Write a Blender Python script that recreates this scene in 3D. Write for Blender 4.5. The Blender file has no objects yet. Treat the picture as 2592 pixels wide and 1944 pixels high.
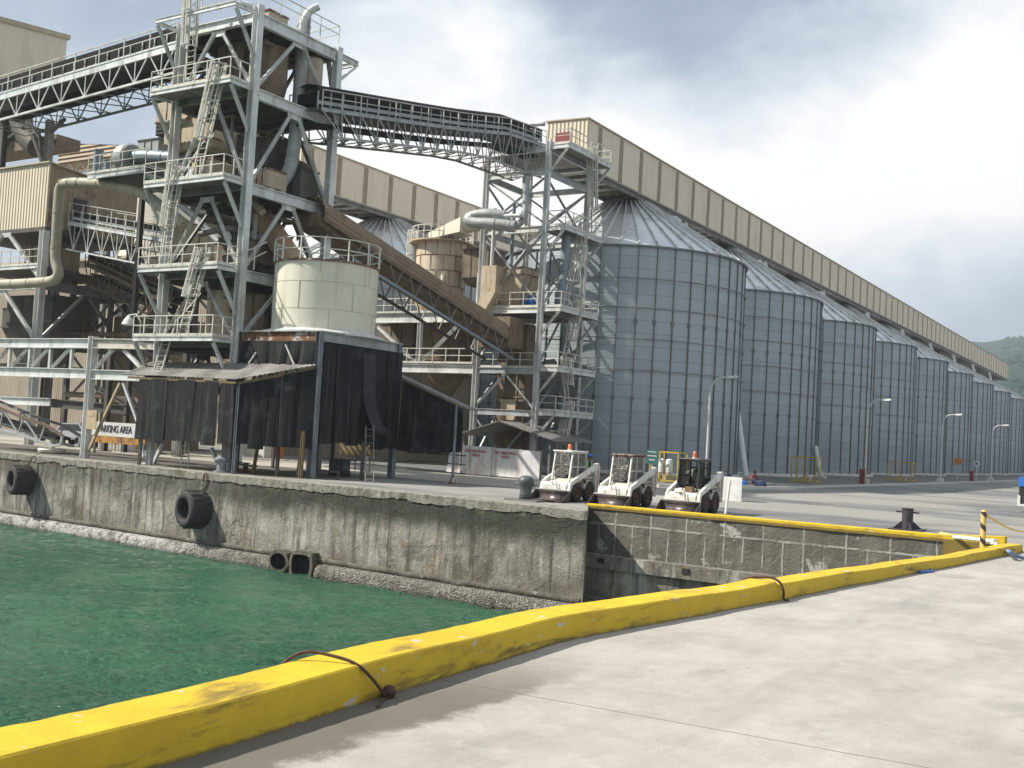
import bpy, math, random
from math import sin, cos, pi, radians, hypot, sqrt, atan2, floor
from mathutils import Vector, Matrix, noise
random.seed(7)
SC = bpy.context.scene
COL = SC.collection
V = Vector

# ------------------------------------------------------------------ camera
FPX, CXP, CYP, EYE = 2730.0, 1296.0, 972.0, 2.6
yaw, roll = radians(32.4), 0.056
pitch = math.atan(128 * cos(roll) / FPX)
R0 = V((cos(yaw), sin(yaw), 0)); F0 = V((-sin(yaw), cos(yaw), 0)); UP = V((0, 0, 1))
FW = cos(pitch) * F0 + sin(pitch) * UP
UU = -sin(pitch) * F0 + cos(pitch) * UP
RC = cos(roll) * R0 + sin(roll) * UU
UC = -sin(roll) * R0 + cos(roll) * UU
cam = bpy.data.cameras.new('camera')
cam.sensor_width = 36.0
cam.lens = FPX / 2592 * 36
cam.clip_start = 0.1
cam.clip_end = 20000
co = bpy.data.objects.new('camera', cam)
COL.objects.link(co)
m = Matrix((RC, UC, -FW)).transposed().to_4x4()
m.translation = V((0, 0, EYE))
co.matrix_world = m
SC.camera = co

# survey helpers: where the sight line of a measured photo point meets a real plane
def sight(u, v):
    return FW + RC * ((u - CXP) / FPX) - UC * ((v - CYP) / FPX)
def PX(u, v, x):
    d = sight(u, v); return V((0, 0, EYE)) + d * (x / d.x)
def PY(u, v, y):
    d = sight(u, v); return V((0, 0, EYE)) + d * (y / d.y)
def PZ(u, v, z=0.0):
    d = sight(u, v); return V((0, 0, EYE)) + d * ((z - EYE) / d.z)

# ------------------------------------------------------------------ mesh builder
class MB:
    def __init__(s):
        s.v = []; s.f = []; s.sm = []; s.mi = []
    def face(s, pts, smooth=False, mi=0):
        b = len(s.v); s.v += [V(p) for p in pts]
        s.f.append(list(range(b, b + len(pts)))); s.sm.append(smooth); s.mi.append(mi)
    def grid(s, rows, smooth=True, mi=0, closed=False):
        b = len(s.v); n = len(rows[0])
        for r in rows: s.v += [V(p) for p in r]
        for i in range(len(rows) - 1):
            for j in range(n if closed else n - 1):
                k = (j + 1) % n
                s.f.append([b + i * n + j, b + i * n + k, b + (i + 1) * n + k, b + (i + 1) * n + j])
                s.sm.append(smooth); s.mi.append(mi)
        return b
    def hexa(s, c, mi=0):
        b = len(s.v); s.v += [V(p) for p in c]
        for q in ((0, 3, 2, 1), (4, 5, 6, 7), (0, 1, 5, 4), (1, 2, 6, 5), (2, 3, 7, 6), (3, 0, 4, 7)):
            s.f.append([b + i for i in q]); s.sm.append(False); s.mi.append(mi)
    def box(s, a, b, mi=0):
        x0, y0, z0 = [min(a[i], b[i]) for i in range(3)]; x1, y1, z1 = [max(a[i], b[i]) for i in range(3)]
        s.hexa([(x0, y0, z0), (x1, y0, z0), (x1, y1, z0), (x0, y1, z0), (x0, y0, z1), (x1, y0, z1), (x1, y1, z1), (x0, y1, z1)], mi)
    def frame(s, p, q, up=None):
        p = V(p); q = V(q); d = (q - p)
        if d.length < 1e-6: d = V((0, 0, 1e-3))
        d.normalize()
        u = V(up) if up else (V((0, 0, 1)) if abs(d.z) < .95 else V((0, 1, 0)))
        a = d.cross(u)
        if a.length < 1e-4: a = d.cross(V((1, 0, 0)))
        a.normalize(); b = a.cross(d); b.normalize()
        return p, q, a, b
    def beam(s, p, q, w=.1, h=None, up=None, mi=0):
        h = h or w; p, q, a, b = s.frame(p, q, up); a = a * w / 2; b = b * h / 2
        s.hexa([p - a - b, p + a - b, p + a + b, p - a + b, q - a - b, q + a - b, q + a + b, q - a + b], mi)
    def ibeam(s, p, q, w=.2, h=.3, t=None, up=None, mi=0):
        t = t or max(.015, h * .09); p, q, a, b = s.frame(p, q, up)
        for sg in (-1, 1):
            o = b * (sg * (h / 2 - t / 2)); s.beam(p + o, q + o, w, t, b, mi)
        s.beam(p, q, t * .8, h - 2 * t, b, mi)
    def tube(s, pts, r=.05, n=8, caps=True, mi=0):
        pts = [V(p) for p in pts]; rows = []; a = None
        for i, p in enumerate(pts):
            d = (pts[min(i + 1, len(pts) - 1)] - pts[max(i - 1, 0)]).normalized()
            if a is None:
                u = V((0, 0, 1)) if abs(d.z) < .9 else V((1, 0, 0)); a = d.cross(u).normalized()
            else:
                a = (a - d * a.dot(d)).normalized()
            b = d.cross(a); rr = r[i] if isinstance(r, (list, tuple)) else r
            rows.append([p + a * (rr * cos(2 * pi * k / n)) + b * (rr * sin(2 * pi * k / n)) for k in range(n)])
        s.grid(rows, True, mi, True)
        if caps:
            s.face(rows[0][::-1], False, mi); s.face(rows[-1], False, mi)
    def lathe(s, c, prof, n=24, mi=0, smooth=True, split=True, a0=0, a1=2 * pi):
        c = V(c)
        full = abs(a1 - a0 - 2 * pi) < 1e-6
        def ring(r, z): return [c + V((r * cos(a0 + (a1 - a0) * k / n), r * sin(a0 + (a1 - a0) * k / n), z)) for k in range(n if full else n + 1)]
        for (r0, z0), (r1, z1) in zip(prof, prof[1:]):
            if r0 < 1e-6 and r1 < 1e-6: continue
            if split: s.grid([ring(max(r0, 1e-4), z0), ring(max(r1, 1e-4), z1)], smooth, mi, full)
        if not split: s.grid([ring(max(r, 1e-4), z) for r, z in prof], smooth, mi, full)
    def cyl(s, p, q, r, n=16, mi=0, r2=None):
        p, q = V(p), V(q); s.tube([p, q], [r, r if r2 is None else r2], n, True, mi)
    def prism(s, poly, off, mi=0):
        off = V(off); poly = [V(p) for p in poly]; top = [p + off for p in poly]; n = len(poly)
        s.face(poly[::-1], False, mi); s.face(top, False, mi)
        for i in range(n):
            j = (i + 1) % n; s.face([poly[i], poly[j], top[j], top[i]], False, mi)
    def build(s, name, mats, parent=None, loc=None):
        me = bpy.data.meshes.new(name)
        off = V((0, 0, 0)); o_parent = parent
        while o_parent is not None:
            off += o_parent.location; o_parent = o_parent.parent
        l = V(loc) if loc is not None else V((0, 0, 0))
        sub = off + l
        me.from_pydata([tuple(p - sub) for p in s.v], [], s.f)
        for mt in (mats if isinstance(mats, (list, tuple)) else [mats]): me.materials.append(mt)
        me.polygons.foreach_set('use_smooth', s.sm); me.polygons.foreach_set('material_index', s.mi)
        me.update()
        o = bpy.data.objects.new(name, me); COL.objects.link(o)
        o.location = l
        if parent is not None: o.parent = parent
        return o

def tag(o, label=None, cat=None, group=None, kind=None):
    if label: o['label'] = label
    if cat: o['category'] = cat
    if group: o['group'] = group
    if kind: o['kind'] = kind
    return o
def thing(name, loc, label, cat, group=None, rz=0):
    o = bpy.data.objects.new(name, None); COL.objects.link(o)
    o.empty_display_size = .3; o.location = loc; o.rotation_euler = (0, 0, rz)
    return tag(o, label, cat, group)
def copy_tree(o, parent=None):
    c = o.copy(); COL.objects.link(c)
    if parent is not None: c.parent = parent
    for ch in list(o.children): copy_tree(ch, c)
    return c
def one(name, mb, mats, label, cat, group=None, loc=None):
    return tag(mb.build(name, mats, None, loc), label, cat, group)

# ------------------------------------------------------------------ materials
class NT:
    def __init__(s, name):
        s.m = bpy.data.materials.new(name); s.m.use_nodes = True
        s.t = s.m.node_tree; s.t.nodes.clear()
        s.out = s.n('ShaderNodeOutputMaterial'); s.b = s.n('ShaderNodeBsdfPrincipled')
        s.l(s.b.outputs[0], s.out.inputs[0])
        s.geo = s.n('ShaderNodeNewGeometry')
    def n(s, t, **k):
        x = s.t.nodes.new(t)
        for a, b in k.items(): setattr(x, a, b)
        return x
    def l(s, a, b): s.t.links.new(a, b)
    def val(s, sock, v):
        if hasattr(v, 'is_output') or isinstance(v, bpy.types.NodeSocket): s.l(v, sock)
        else:
            if isinstance(v, (tuple, list)) and len(v) == 3 and sock.type == 'RGBA': v = (*v, 1)
            sock.default_value = v
    def math(s, op, a, b=0.0, c=None):
        x = s.n('ShaderNodeMath', operation=op); s.val(x.inputs[0], a); s.val(x.inputs[1], b)
        if c is not None: s.val(x.inputs[2], c)
        return x.outputs[0]
    def mapped(s, scale=(1, 1, 1), loc=(0, 0, 0), src=None):
        x = s.n('ShaderNodeMapping'); s.l(src or s.geo.outputs['Position'], x.inputs[0])
        x.inputs['Scale'].default_value = scale; x.inputs['Location'].default_value = loc
        return x.outputs[0]
    def noise(s, scale, detail=4, rough=.6, vec=None, dist=0):
        x = s.n('ShaderNodeTexNoise'); s.l(vec or s.geo.outputs['Position'], x.inputs['Vector'])
        x.inputs['Scale'].default_value = scale; x.inputs['Detail'].default_value = detail
        x.inputs['Roughness'].default_value = rough; x.inputs['Distortion'].default_value = dist
        return x.outputs['Fac']
    def ramp(s, fac, a, b):
        x = s.n('ShaderNodeMapRange'); x.interpolation_type = 'SMOOTHSTEP'; s.val(x.inputs[0], fac)
        x.inputs[1].default_value = a; x.inputs[2].default_value = b
        return x.outputs[0]
    def mix(s, fac, a, b, blend='MIX'):
        x = s.n('ShaderNodeMix', data_type='RGBA', blend_type=blend)
        s.val(x.inputs['Factor'], fac); s.val(x.inputs['A'], a); s.val(x.inputs['B'], b)
        return x.outputs['Result']
    def sep(s, src=None):
        x = s.n('ShaderNodeSeparateXYZ'); s.l(src or s.geo.outputs['Position'], x.inputs[0]); return x.outputs
    def comb(s, x, y, z):
        c = s.n('ShaderNodeCombineXYZ'); s.val(c.inputs[0], x); s.val(c.inputs[1], y); s.val(c.inputs[2], z); return c.outputs[0]
    def bump(s, h, strength=.3, dist=.02, normal=None):
        x = s.n('ShaderNodeBump'); s.l(h, x.inputs['Height']); x.inputs['Strength'].default_value = strength
        x.inputs['Distance'].default_value = dist
        if normal is not None: s.l(normal, x.inputs['Normal'])
        return x.outputs[0]
    def done(s, col, rough=.7, metal=0., normal=None, spec=.5):
        s.val(s.b.inputs['Base Color'], col); s.val(s.b.inputs['Roughness'], rough); s.val(s.b.inputs['Metallic'], metal)
        s.b.inputs['Specular IOR Level'].default_value = spec
        if normal is not None: s.l(normal, s.b.inputs['Normal'])
        return s.m

def mat(name, c1, c2=None, ns=1.5, rough=.7, metal=0., streak=None, patch=None, patch2=None, bump=None, rib=None, spec=.4):
    t = NT(name); col = c1
    if c2: col = t.mix(t.ramp(t.noise(ns, 5, .65), .32, .68), c1, c2)
    if streak:   # colour, amount, horizontal frequency
        f = t.noise(1.0, 4, .6, t.mapped((streak[2], streak[2], .22)))
        col = t.mix(t.math('MULTIPLY', t.ramp(f, .48, .72), streak[1]), col, streak[0])
    for p in (patch, patch2):
        if p:    # colour, scale, low, high
            col = t.mix(t.ramp(t.noise(p[1], 6, .7), p[2], p[3]), col, p[0])
    nm = None
    if rib:      # axis letter(s), period, strength
        o = t.sep(); a = {'x': o[0], 'y': o[1], 'z': o[2], 'xy': t.math('ADD', o[0], o[1])}[rib[0]]
        w = t.math('SINE', t.math('MULTIPLY', a, 2 * pi / rib[1]))
        nm = t.bump(w, rib[2], rib[1] * .25)
    if bump: nm = t.bump(t.noise(bump[0], 6, .7), bump[1], bump[2] if len(bump) > 2 else .03, nm)
    return t.done(col, rough, metal, nm, spec)

RUST = (.16, .06, .025)
M = {}
M['steel'] = mat('galvanised_steel', (.40, .42, .42), (.28, .30, .30), 1.2, .5, .15, streak=((.22, .17, .12), .55, 2.0), patch=((.2, .12, .07), .9, .64, .74))
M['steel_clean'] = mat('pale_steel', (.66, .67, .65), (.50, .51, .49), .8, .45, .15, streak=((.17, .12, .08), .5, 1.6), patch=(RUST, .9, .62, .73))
M['rail'] = mat('railing_paint', (.60, .59, .53), (.44, .42, .36), 2, .55, .0, patch=(RUST, 2.0, .62, .72))
M['dark_steel'] = mat('grimy_steel', (.10, .092, .08), (.055, .05, .045), 1.3, .7, .1, patch=((.13, .065, .035), .8, .58, .7))
M['mid_steel'] = mat('weathered_shaded_steel', (.21, .21, .19), (.13, .125, .11), 1.2, .65, .1, streak=((.1, .06, .04), .6, 2.))  # weathered steel; its dark tone also paints in shade on some beams
M['floor_plate'] = mat('floor_plate', (.075, .07, .062), (.045, .042, .04), 2, .75)
M['belt'] = mat('rubber_belt', (.012, .0115, .012), (.02, .019, .018), 2, .9, spec=.15)
M['curtain'] = mat('rubber_curtain', (.0065, .007, .0085), (.014, .0145, .016), 1.2, .8, streak=((.065, .062, .056), .6, 5.), patch=((.05, .052, .055), .8, .55, .72), bump=(3, .25, .02), spec=.2)
M['rusty'] = mat('rusted_steel', (.2, .085, .04), (.11, .05, .03), 2.5, .85, patch=((.42, .42, .4), 1.8, .52, .58), bump=(20, .3, .01))
M['cladding'] = mat('beige_cladding', (.58, .50, .37), (.54, .465, .34), .6, .6, streak=((.40, .32, .2), .3, 1.5), rib=('xy', .34, .55))
M['cladding_side'] = mat('beige_sheeting', (.70, .62, .49), (.66, .58, .455), .5, .65, streak=((.38, .31, .2), .3, 1.2), rib=('xy', .2, .25))
M['strip'] = mat('weathered_skylight', (.30, .25, .16), (.23, .19, .115), 1.4, .6)
M['trim'] = mat('beige_trim', (.45, .38, .26), (.36, .3, .2), 1, .6)
M['soffit'] = mat('soffit_sheet', (.33, .32, .29), (.24, .23, .2), .8, .7, rib=('y', .4, .3))
M['beige_bin'] = mat('beige_paint', (.48, .40, .29), (.41, .33, .23), 1.2, .6, streak=((.2, .12, .065), .75, 2.2), patch=(RUST, .9, .64, .74))
M['tank'] = mat('cream_tank_paint', (.66, .625, .52), (.60, .565, .46), .8, .5, streak=((.44, .39, .28), .5, 1.6), patch=((.32, .2, .1), .9, .68, .8))
M['brown_sheet'] = mat('rust_stained_cladding', (.27, .205, .135), (.20, .15, .10), 1.2, .75, patch=((.2, .11, .05), .8, .56, .7))
M['dusty_duct'] = mat('dusty_duct', (.20, .15, .10), (.12, .09, .062), 1.3, .75, streak=((.075, .055, .04), .7, 2.), patch=((.28, .13, .07), .7, .6, .72))
M['green_pipe'] = mat('dull_green_pipe', (.37, .34, .25), (.29, .26, .19), 1., .55, patch=((.2, .17, .1), .7, .58, .74))
M['blue_pipe'] = mat('blue_grey_pipe', (.23, .28, .31), (.17, .21, .235), 1., .45, .2)
M['blue_post'] = mat('blue_grey_post', (.17, .195, .22), (.10, .11, .12), 1.5, .6, patch=((.3, .28, .22), 1.5, .6, .7))
M['red'] = mat('dull_red_paint', (.22, .035, .03), (.16, .028, .024), 2, .5)
M['orange'] = mat('orange_paint', (.62, .2, .03), (.5, .14, .03), 2, .5)
M['white'] = mat('worn_white_paint', (.74, .73, .68), (.64, .62, .56), 3, .5, patch=((.34, .26, .18), 4, .62, .74))
M['loader_white'] = mat('loader_white_paint', (.76, .75, .70), (.62, .60, .54), 4, .4, patch=((.3, .24, .17), 5, .56, .70), patch2=((.16, .10, .06), 11, .62, .7))
M['loader_grey'] = mat('loader_beige_paint', (.55, .52, .46), (.44, .41, .35), 4, .45, patch=((.2, .17, .13), 5, .58, .7))
M['bucket'] = mat('worn_bucket_steel', (.075, .055, .055), (.14, .12, .12), 5, .4, .4)
M['tyre'] = mat('tyre_rubber', (.022, .022, .023), (.05, .048, .044), 9, .85)
M['rim'] = mat('red_rim', (.16, .035, .025), (.05, .03, .025), 9, .6)
M['black'] = mat('black_plastic', (.016, .016, .017), (.028, .027, .027), 5, .6)
M['mesh_grey'] = mat('grey_mesh_bar', (.24, .235, .22), (.14, .135, .13), 8, .6)
M['beacon'] = mat('amber_lens', (.7, .2, .08), (.6, .16, .06), 9, .25)
M['bollard'] = mat('bollard_paint', (.055, .068, .075), (.09, .1, .1), 4, .45, patch=((.13, .07, .04), 5, .66, .74))
M['dark_bollard'] = mat('dark_bollard_paint', (.03, .026, .036), (.06, .05, .06), 5, .5)
M['roof_sheet'] = mat('grey_roof_sheet', (.24, .228, .21), (.155, .145, .13), 1.2, .7, patch=((.12, .07, .045), .8, .6, .72), rib=('x', .25, .5))
M['rust_plain'] = mat('old_rust', (.15, .10, .07), (.10, .065, .045), 3, .9, bump=(20, .3, .01))
M['shade_wall'] = mat('shaded_beige_sheeting', (.33, .275, .205), (.27, .225, .165), .5, .75, streak=((.2, .16, .11), .5, 1.2), rib=('xy', .3, .4))  # darker copy of the beige sheeting, shade put into its colour
M['wood'] = mat('worn_timber', (.22, .15, .07), (.14, .1, .05), 4, .8)
M['fence'] = mat('rust_streaked_panel', (.68, .68, .68), (.58, .58, .58), 1.5, .5, streak=((.36, .22, .12), .75, 2.6), patch=((.42, .27, .16), .5, .52, .7))
M['yellow'] = mat('yellow_cage_paint', (.5, .36, .03), (.38, .27, .04), 2, .55, patch=(RUST, 3, .64, .72))
M['yellow_stripe'] = mat('yellow_post_paint', (.72, .5, .13), (.62, .42, .12), 4, .55)
M['skin'] = mat('skin', (.2, .1, .06), (.17, .085, .05), 6, .6)
M['navy'] = mat('navy_cloth', (.03, .045, .1), (.02, .03, .07), 9, .85)
M['vest'] = mat('lime_reflective_cloth', (.4, .6, .12), (.34, .5, .1), 9, .7)
M['blue'] = mat('bright_blue', (.03, .16, .5), (.025, .12, .4), 6, .45)
M['green_sign'] = mat('green_board', (.04, .13, .115), (.035, .105, .095), 3, .5)
M['sign_white'] = mat('sign_white', (.66, .66, .63), (.54, .54, .51), 2, .5, patch=((.34, .31, .26), 3, .6, .75))
M['sign_black'] = mat('sign_black', (.02, .022, .035), (.03, .03, .04), 4, .6)
M['sign_red'] = mat('sign_red', (.45, .1, .07), (.38, .1, .08), 6, .6)
M['sign_tan'] = mat('sign_tan', (.46, .37, .22), (.4, .3, .18), 3, .6)
M['pole'] = mat('lamp_post_paint', (.58, .58, .55), (.48, .47, .44), 2, .5)
M['rope_rust'] = mat('rusty_cable', (.115, .055, .035), (.06, .035, .03), 14, .9, bump=(60, .5, .004))
M['rope_blue'] = mat('blue_rope', (.2, .28, .42), (.14, .2, .34), 20, .9, bump=(70, .5, .004))
M['conc_white'] = mat('whitewashed_concrete', (.62, .6, .55), (.5, .47, .42), 1.2, .85, patch=((.25, .2, .15), 1, .6, .74))
M['concrete_old'] = mat('old_concrete', (.3, .28, .23), (.2, .185, .15), 2.5, .9, bump=(9, .6, .05))
M['glass'] = mat('dark_glass', (.03, .035, .04), None, 1, .08)
M['car'] = mat('grey_vehicle_paint', (.34, .36, .38), (.3, .32, .34), 3, .3)
M['aluminium'] = mat('bright_drum', (.42, .44, .46), (.3, .31, .32), 5, .35, .5)

# ------------------------------------------------------------------ steelwork helpers
def railing(mb, pts, h=1.05, sp=1.3, r=.023, mid=True, toe=True):
    pts = [V(p) for p in pts]
    for a, b in zip(pts, pts[1:]):
        d = (b - a).length; n = max(1, round(d / sp))
        for i in range(0 if a is pts[0] else 1, n + 1):
            p = a.lerp(b, i / n); mb.beam(p, p + V((0, 0, h)), r * 2, r * 2)
        mb.beam(a + V((0, 0, h)), b + V((0, 0, h)), r * 2.1, r * 2.1)
        if mid: mb.beam(a + V((0, 0, h * .55)), b + V((0, 0, h * .55)), r * 1.7, r * 1.7)
        if toe: mb.beam(a + V((0, 0, .09)), b + V((0, 0, .09)), .015, .14)
def ladder(parent, p, q, side, out, cage=True, mat_=None, w=.5, part='ladder'):
    p, q, side, out = V(p), V(q), V(side).normalized(), V(out).normalized(); mt = mat_ or M['rail']
    mb = MB(); L = (q - p).length; d = (q - p).normalized()
    for sg in (-1, 1): mb.beam(p + side * sg * w / 2, q + side * sg * w / 2 + d * .9, .07, .07)
    for i in range(int(L / .3)):
        c = p + d * (.3 * (i + .5)); mb.beam(c - side * w / 2, c + side * w / 2, .028, .028)
    o = mb.build(part, mt, parent)
    if cage and L > 2.6:
        mb = MB(); r = .4; st = 2.1
        def arc(c, k, n=8):
            a = pi * k / n; return c + side * (r * cos(a)) + out * (r * 1.5 * sin(a))
        zs = [st + i * (L + .8 - st) / max(1, round((L + .8 - st) / .95)) for i in range(max(1, round((L + .8 - st) / .95)) + 1)]
        for z in zs:
            c = p + d * z
            for k in range(8): mb.beam(arc(c, k), arc(c, k + 1), .06, .06)
        for k in (0, 1, 2, 3, 4, 5, 6, 7, 8): mb.beam(arc(p + d * zs[0], k), arc(p + d * zs[-1], k), .05, .05)
        mb.build('ladder_cage', mt, o)
    return o
def part_beam(parent, name, p, q, w, h, mt, kind='i', up=None):
    mb = MB()
    (mb.ibeam if kind == 'i' else mb.beam)(p, q, w, h, **({'up': up} if up else {}))
    return mb.build(name, mt, parent)
def text_mesh(body, size, depth=.01):
    cu = bpy.data.curves.new('lettering', 'FONT'); cu.body = body; cu.size = size; cu.extrude = depth
    cu.align_x = 'CENTER'; cu.align_y = 'CENTER'; cu.offset = size * .012
    o = bpy.data.objects.new('lettering', cu); COL.objects.link(o)
    bpy.context.view_layer.update()
    me = bpy.data.meshes.new_from_object(o.evaluated_get(bpy.context.evaluated_depsgraph_get()))
    bpy.data.objects.remove(o); bpy.data.curves.remove(cu)
    return me
def lettering(parent, body, size, loc, xdir, ydir, mt, name='lettering', xs=1.0):
    me = text_mesh(body, size); me.materials.clear(); me.materials.append(mt)
    x = V(xdir).normalized(); y = V(ydir).normalized(); z = x.cross(y)
    mm = Matrix((x * xs, y, z)).transposed().to_4x4()
    off = V((0, 0, 0)); pp = parent
    while pp is not None: off += pp.location; pp = pp.parent
    mm.translation = V(loc) - off
    me.transform(mm)
    o = bpy.data.objects.new(name, me); COL.objects.link(o); o.parent = parent
    return o
# ------------------------------------------------------------------ sky, sun, air
SUN_DIR = V((-1.5, -1.0, 1.75)).normalized()
sun_el = math.asin(SUN_DIR.z); sun_az = atan2(SUN_DIR.x, SUN_DIR.y)
sl = bpy.data.lights.new('sun', 'SUN'); sl.energy = 5.0; sl.angle = radians(.6); sl.color = (1, .95, .86)
so = bpy.data.objects.new('sun', sl); COL.objects.link(so)
so.rotation_euler = (-SUN_DIR).to_track_quat('-Z', 'Y').to_euler()
w = bpy.data.worlds.new('World'); SC.world = w; w.use_nodes = True
wt = w.node_tree; wt.nodes.clear()
def wn(t, **k):
    x = wt.nodes.new(t)
    for a, b in k.items(): setattr(x, a, b)
    return x
def wmath(op, a, b=0.0):
    x = wn('ShaderNodeMath', operation=op)
    for i, v in enumerate((a, b)):
        if isinstance(v, bpy.types.NodeSocket): wt.links.new(v, x.inputs[i])
        else: x.inputs[i].default_value = v
    return x.outputs[0]
def wstep(v, a, b):
    x = wn('ShaderNodeMapRange'); x.interpolation_type = 'SMOOTHSTEP'; wt.links.new(v, x.inputs[0])
    x.inputs[1].default_value = a; x.inputs[2].default_value = b; return x.outputs[0]
tc = wn('ShaderNodeTexCoord')
nrm = wn('ShaderNodeVectorMath', operation='NORMALIZE'); wt.links.new(tc.outputs['Generated'], nrm.inputs[0])
DIR = nrm.outputs[0]
def wnoise(scale, detail, loc, sc=(1, 1, 1.7), rough=.58, dist=.3):
    mp = wn('ShaderNodeMapping'); wt.links.new(DIR, mp.inputs[0]); mp.inputs['Scale'].default_value = sc; mp.inputs['Location'].default_value = loc
    x = wn('ShaderNodeTexNoise'); wt.links.new(mp.outputs[0], x.inputs['Vector'])
    x.inputs['Scale'].default_value = scale; x.inputs['Detail'].default_value = detail; x.inputs['Roughness'].default_value = rough
    x.inputs['Distortion'].default_value = dist
    return x.outputs['Fac']
def wlobe(u, v, rad):        # soft lobe about one bearing of the sky, 1 in the middle
    d = sight(u, v).normalized(); x = wn('ShaderNodeVectorMath', operation='DOT_PRODUCT')
    wt.links.new(DIR, x.inputs[0]); x.inputs[1].default_value = d
    return wstep(x.outputs['Value'], cos(radians(rad)), 1.0)
sky = wn('ShaderNodeTexSky', sky_type='NISHITA'); sky.sun_disc = False
sky.sun_elevation = sun_el; sky.sun_rotation = sun_az; sky.air_density = 1.2; sky.dust_density = 2.0
bg1 = wn('ShaderNodeBackground'); wt.links.new(sky.outputs[0], bg1.inputs[0]); bg1.inputs[1].default_value = .07
big = wnoise(2.1, 7, (3.1, .4, 1.7)); fine = wnoise(4.6, 8, (7.7, 2.2, 5.1))
bright = wmath('ADD', wmath('MULTIPLY', big, .75), wmath('MULTIPLY', fine, .75)); bright = wmath('SUBTRACT', bright, .24)
bright = wmath('ADD', bright, wmath('MULTIPLY', wlobe(2050, 330, 17), .30))
bright = wmath('ADD', bright, wmath('MULTIPLY', wlobe(1050, 480, 16), .42))
bright = wmath('ADD', bright, wmath('MULTIPLY', wlobe(2500, 560, 9), .12))
bright = wmath('SUBTRACT', bright, wmath('MULTIPLY', wlobe(150, 60, 22), .22))
bright = wmath('SUBTRACT', bright, wmath('MULTIPLY', wlobe(1250, -120, 18), .20))
bright = wmath('SUBTRACT', bright, wmath('MULTIPLY', wlobe(2450, 880, 10), .30))
bright = wmath('SUBTRACT', bright, wmath('MULTIPLY', wlobe(1900, -230, 14), .22))
bright = wmath('SUBTRACT', bright, wmath('MULTIPLY', wlobe(2100, 640, 6), .05))
cr = wn('ShaderNodeValToRGB'); wt.links.new(bright, cr.inputs[0])
els = cr.color_ramp.elements
els[0].position = .30; els[0].color = (.33, .415, .535, 1)
els[1].position = .78; els[1].color = (1.15, 1.13, 1.1, 1)
e = els.new(.45); e.color = (.45, .54, .66, 1)
e = els.new(.58); e.color = (.72, .79, .88, 1)
bg2 = wn('ShaderNodeBackground'); wt.links.new(cr.outputs[0], bg2.inputs[0]); bg2.inputs[1].default_value = .62
mx = wn('ShaderNodeMixShader'); cover = wstep(bright, .30, .46); cover = wmath('MAXIMUM', cover, .8)
wt.links.new(cover, mx.inputs[0]); wt.links.new(bg1.outputs[0], mx.inputs[1]); wt.links.new(bg2.outputs[0], mx.inputs[2])
wo = wn('ShaderNodeOutputWorld'); wt.links.new(mx.outputs[0], wo.inputs[0])
SC.view_settings.view_transform = 'Standard'; SC.view_settings.look = 'None'
SC.view_settings.exposure = 0.68; SC.view_settings.gamma = 1.0
try:
    SC.cycles.max_bounces = 6; SC.cycles.use_adaptive_sampling = True; SC.cycles.use_denoising = True
except Exception: pass

# ------------------------------------------------------------------ water
SEA = -4.0
t = NT('green_harbour_water')
rm = t.n('ShaderNodeMapping'); t.l(t.geo.outputs['Position'], rm.inputs[0]); rm.inputs['Rotation'].default_value = (0, 0, -radians(28))
rv = rm.outputs[0]; n1 = t.noise(1.6, 5, .62, t.mapped((.34, 1.3, 1), src=rv)); n2 = t.noise(5.5, 4, .65, t.mapped((.45, 1.4, 1), src=rv))
col = t.mix(t.ramp(t.noise(.09, 4, .6), .35, .66), (.033, .112, .060), (.056, .158, .088))
h = t.math('ADD', n1, t.math('MULTIPLY', n2, .8))
M['water'] = t.done(col, .05, 0, t.bump(h, 1.0, .5), .5)
t.b.inputs['IOR'].default_value = 1.33
mb = MB(); rows = []
x0, x1, y0, y1, st = -66, -6.0, 2.0, 36.9, .22
nx = int((x1 - x0) / st); ny = int((y1 - y0) / st)
for j in range(ny + 1):
    r = []
    for i in range(nx + 1):
        x = x0 + (x1 - x0) * i / nx; y = y0 + (y1 - y0) * j / ny
        xr = x * .883 + y * .469; yr = -x * .469 + y * .883
        z = .12 * noise.noise(V((xr * .3, yr * .85, .3))) + .085 * noise.noise(V((xr * .7, yr * 2.1, 4))) + .045 * noise.noise(V((xr * 1.7, yr * 4.2, 9)))
        e_ = min(1, (x - x0) / 3, (x1 - x) / .5, (y - y0) / 2)
        r.append((x, y, SEA + z * max(0, e_)))
    rows.append(r)
mb.grid(rows, True)
B = 900
for a, b in (((-B, -B, SEA), (x0, 36.9, SEA)), ((x0, -B, SEA), (x1, y0, SEA)), ((x1, -B, SEA), (B, 2.0, SEA))):
    mb.face([(a[0], a[1], SEA), (b[0], a[1], SEA), (b[0], b[1], SEA), (a[0], b[1], SEA)])
tag(mb.build('sea_water', M['water']), kind='structure')
random.seed(11)

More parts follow.
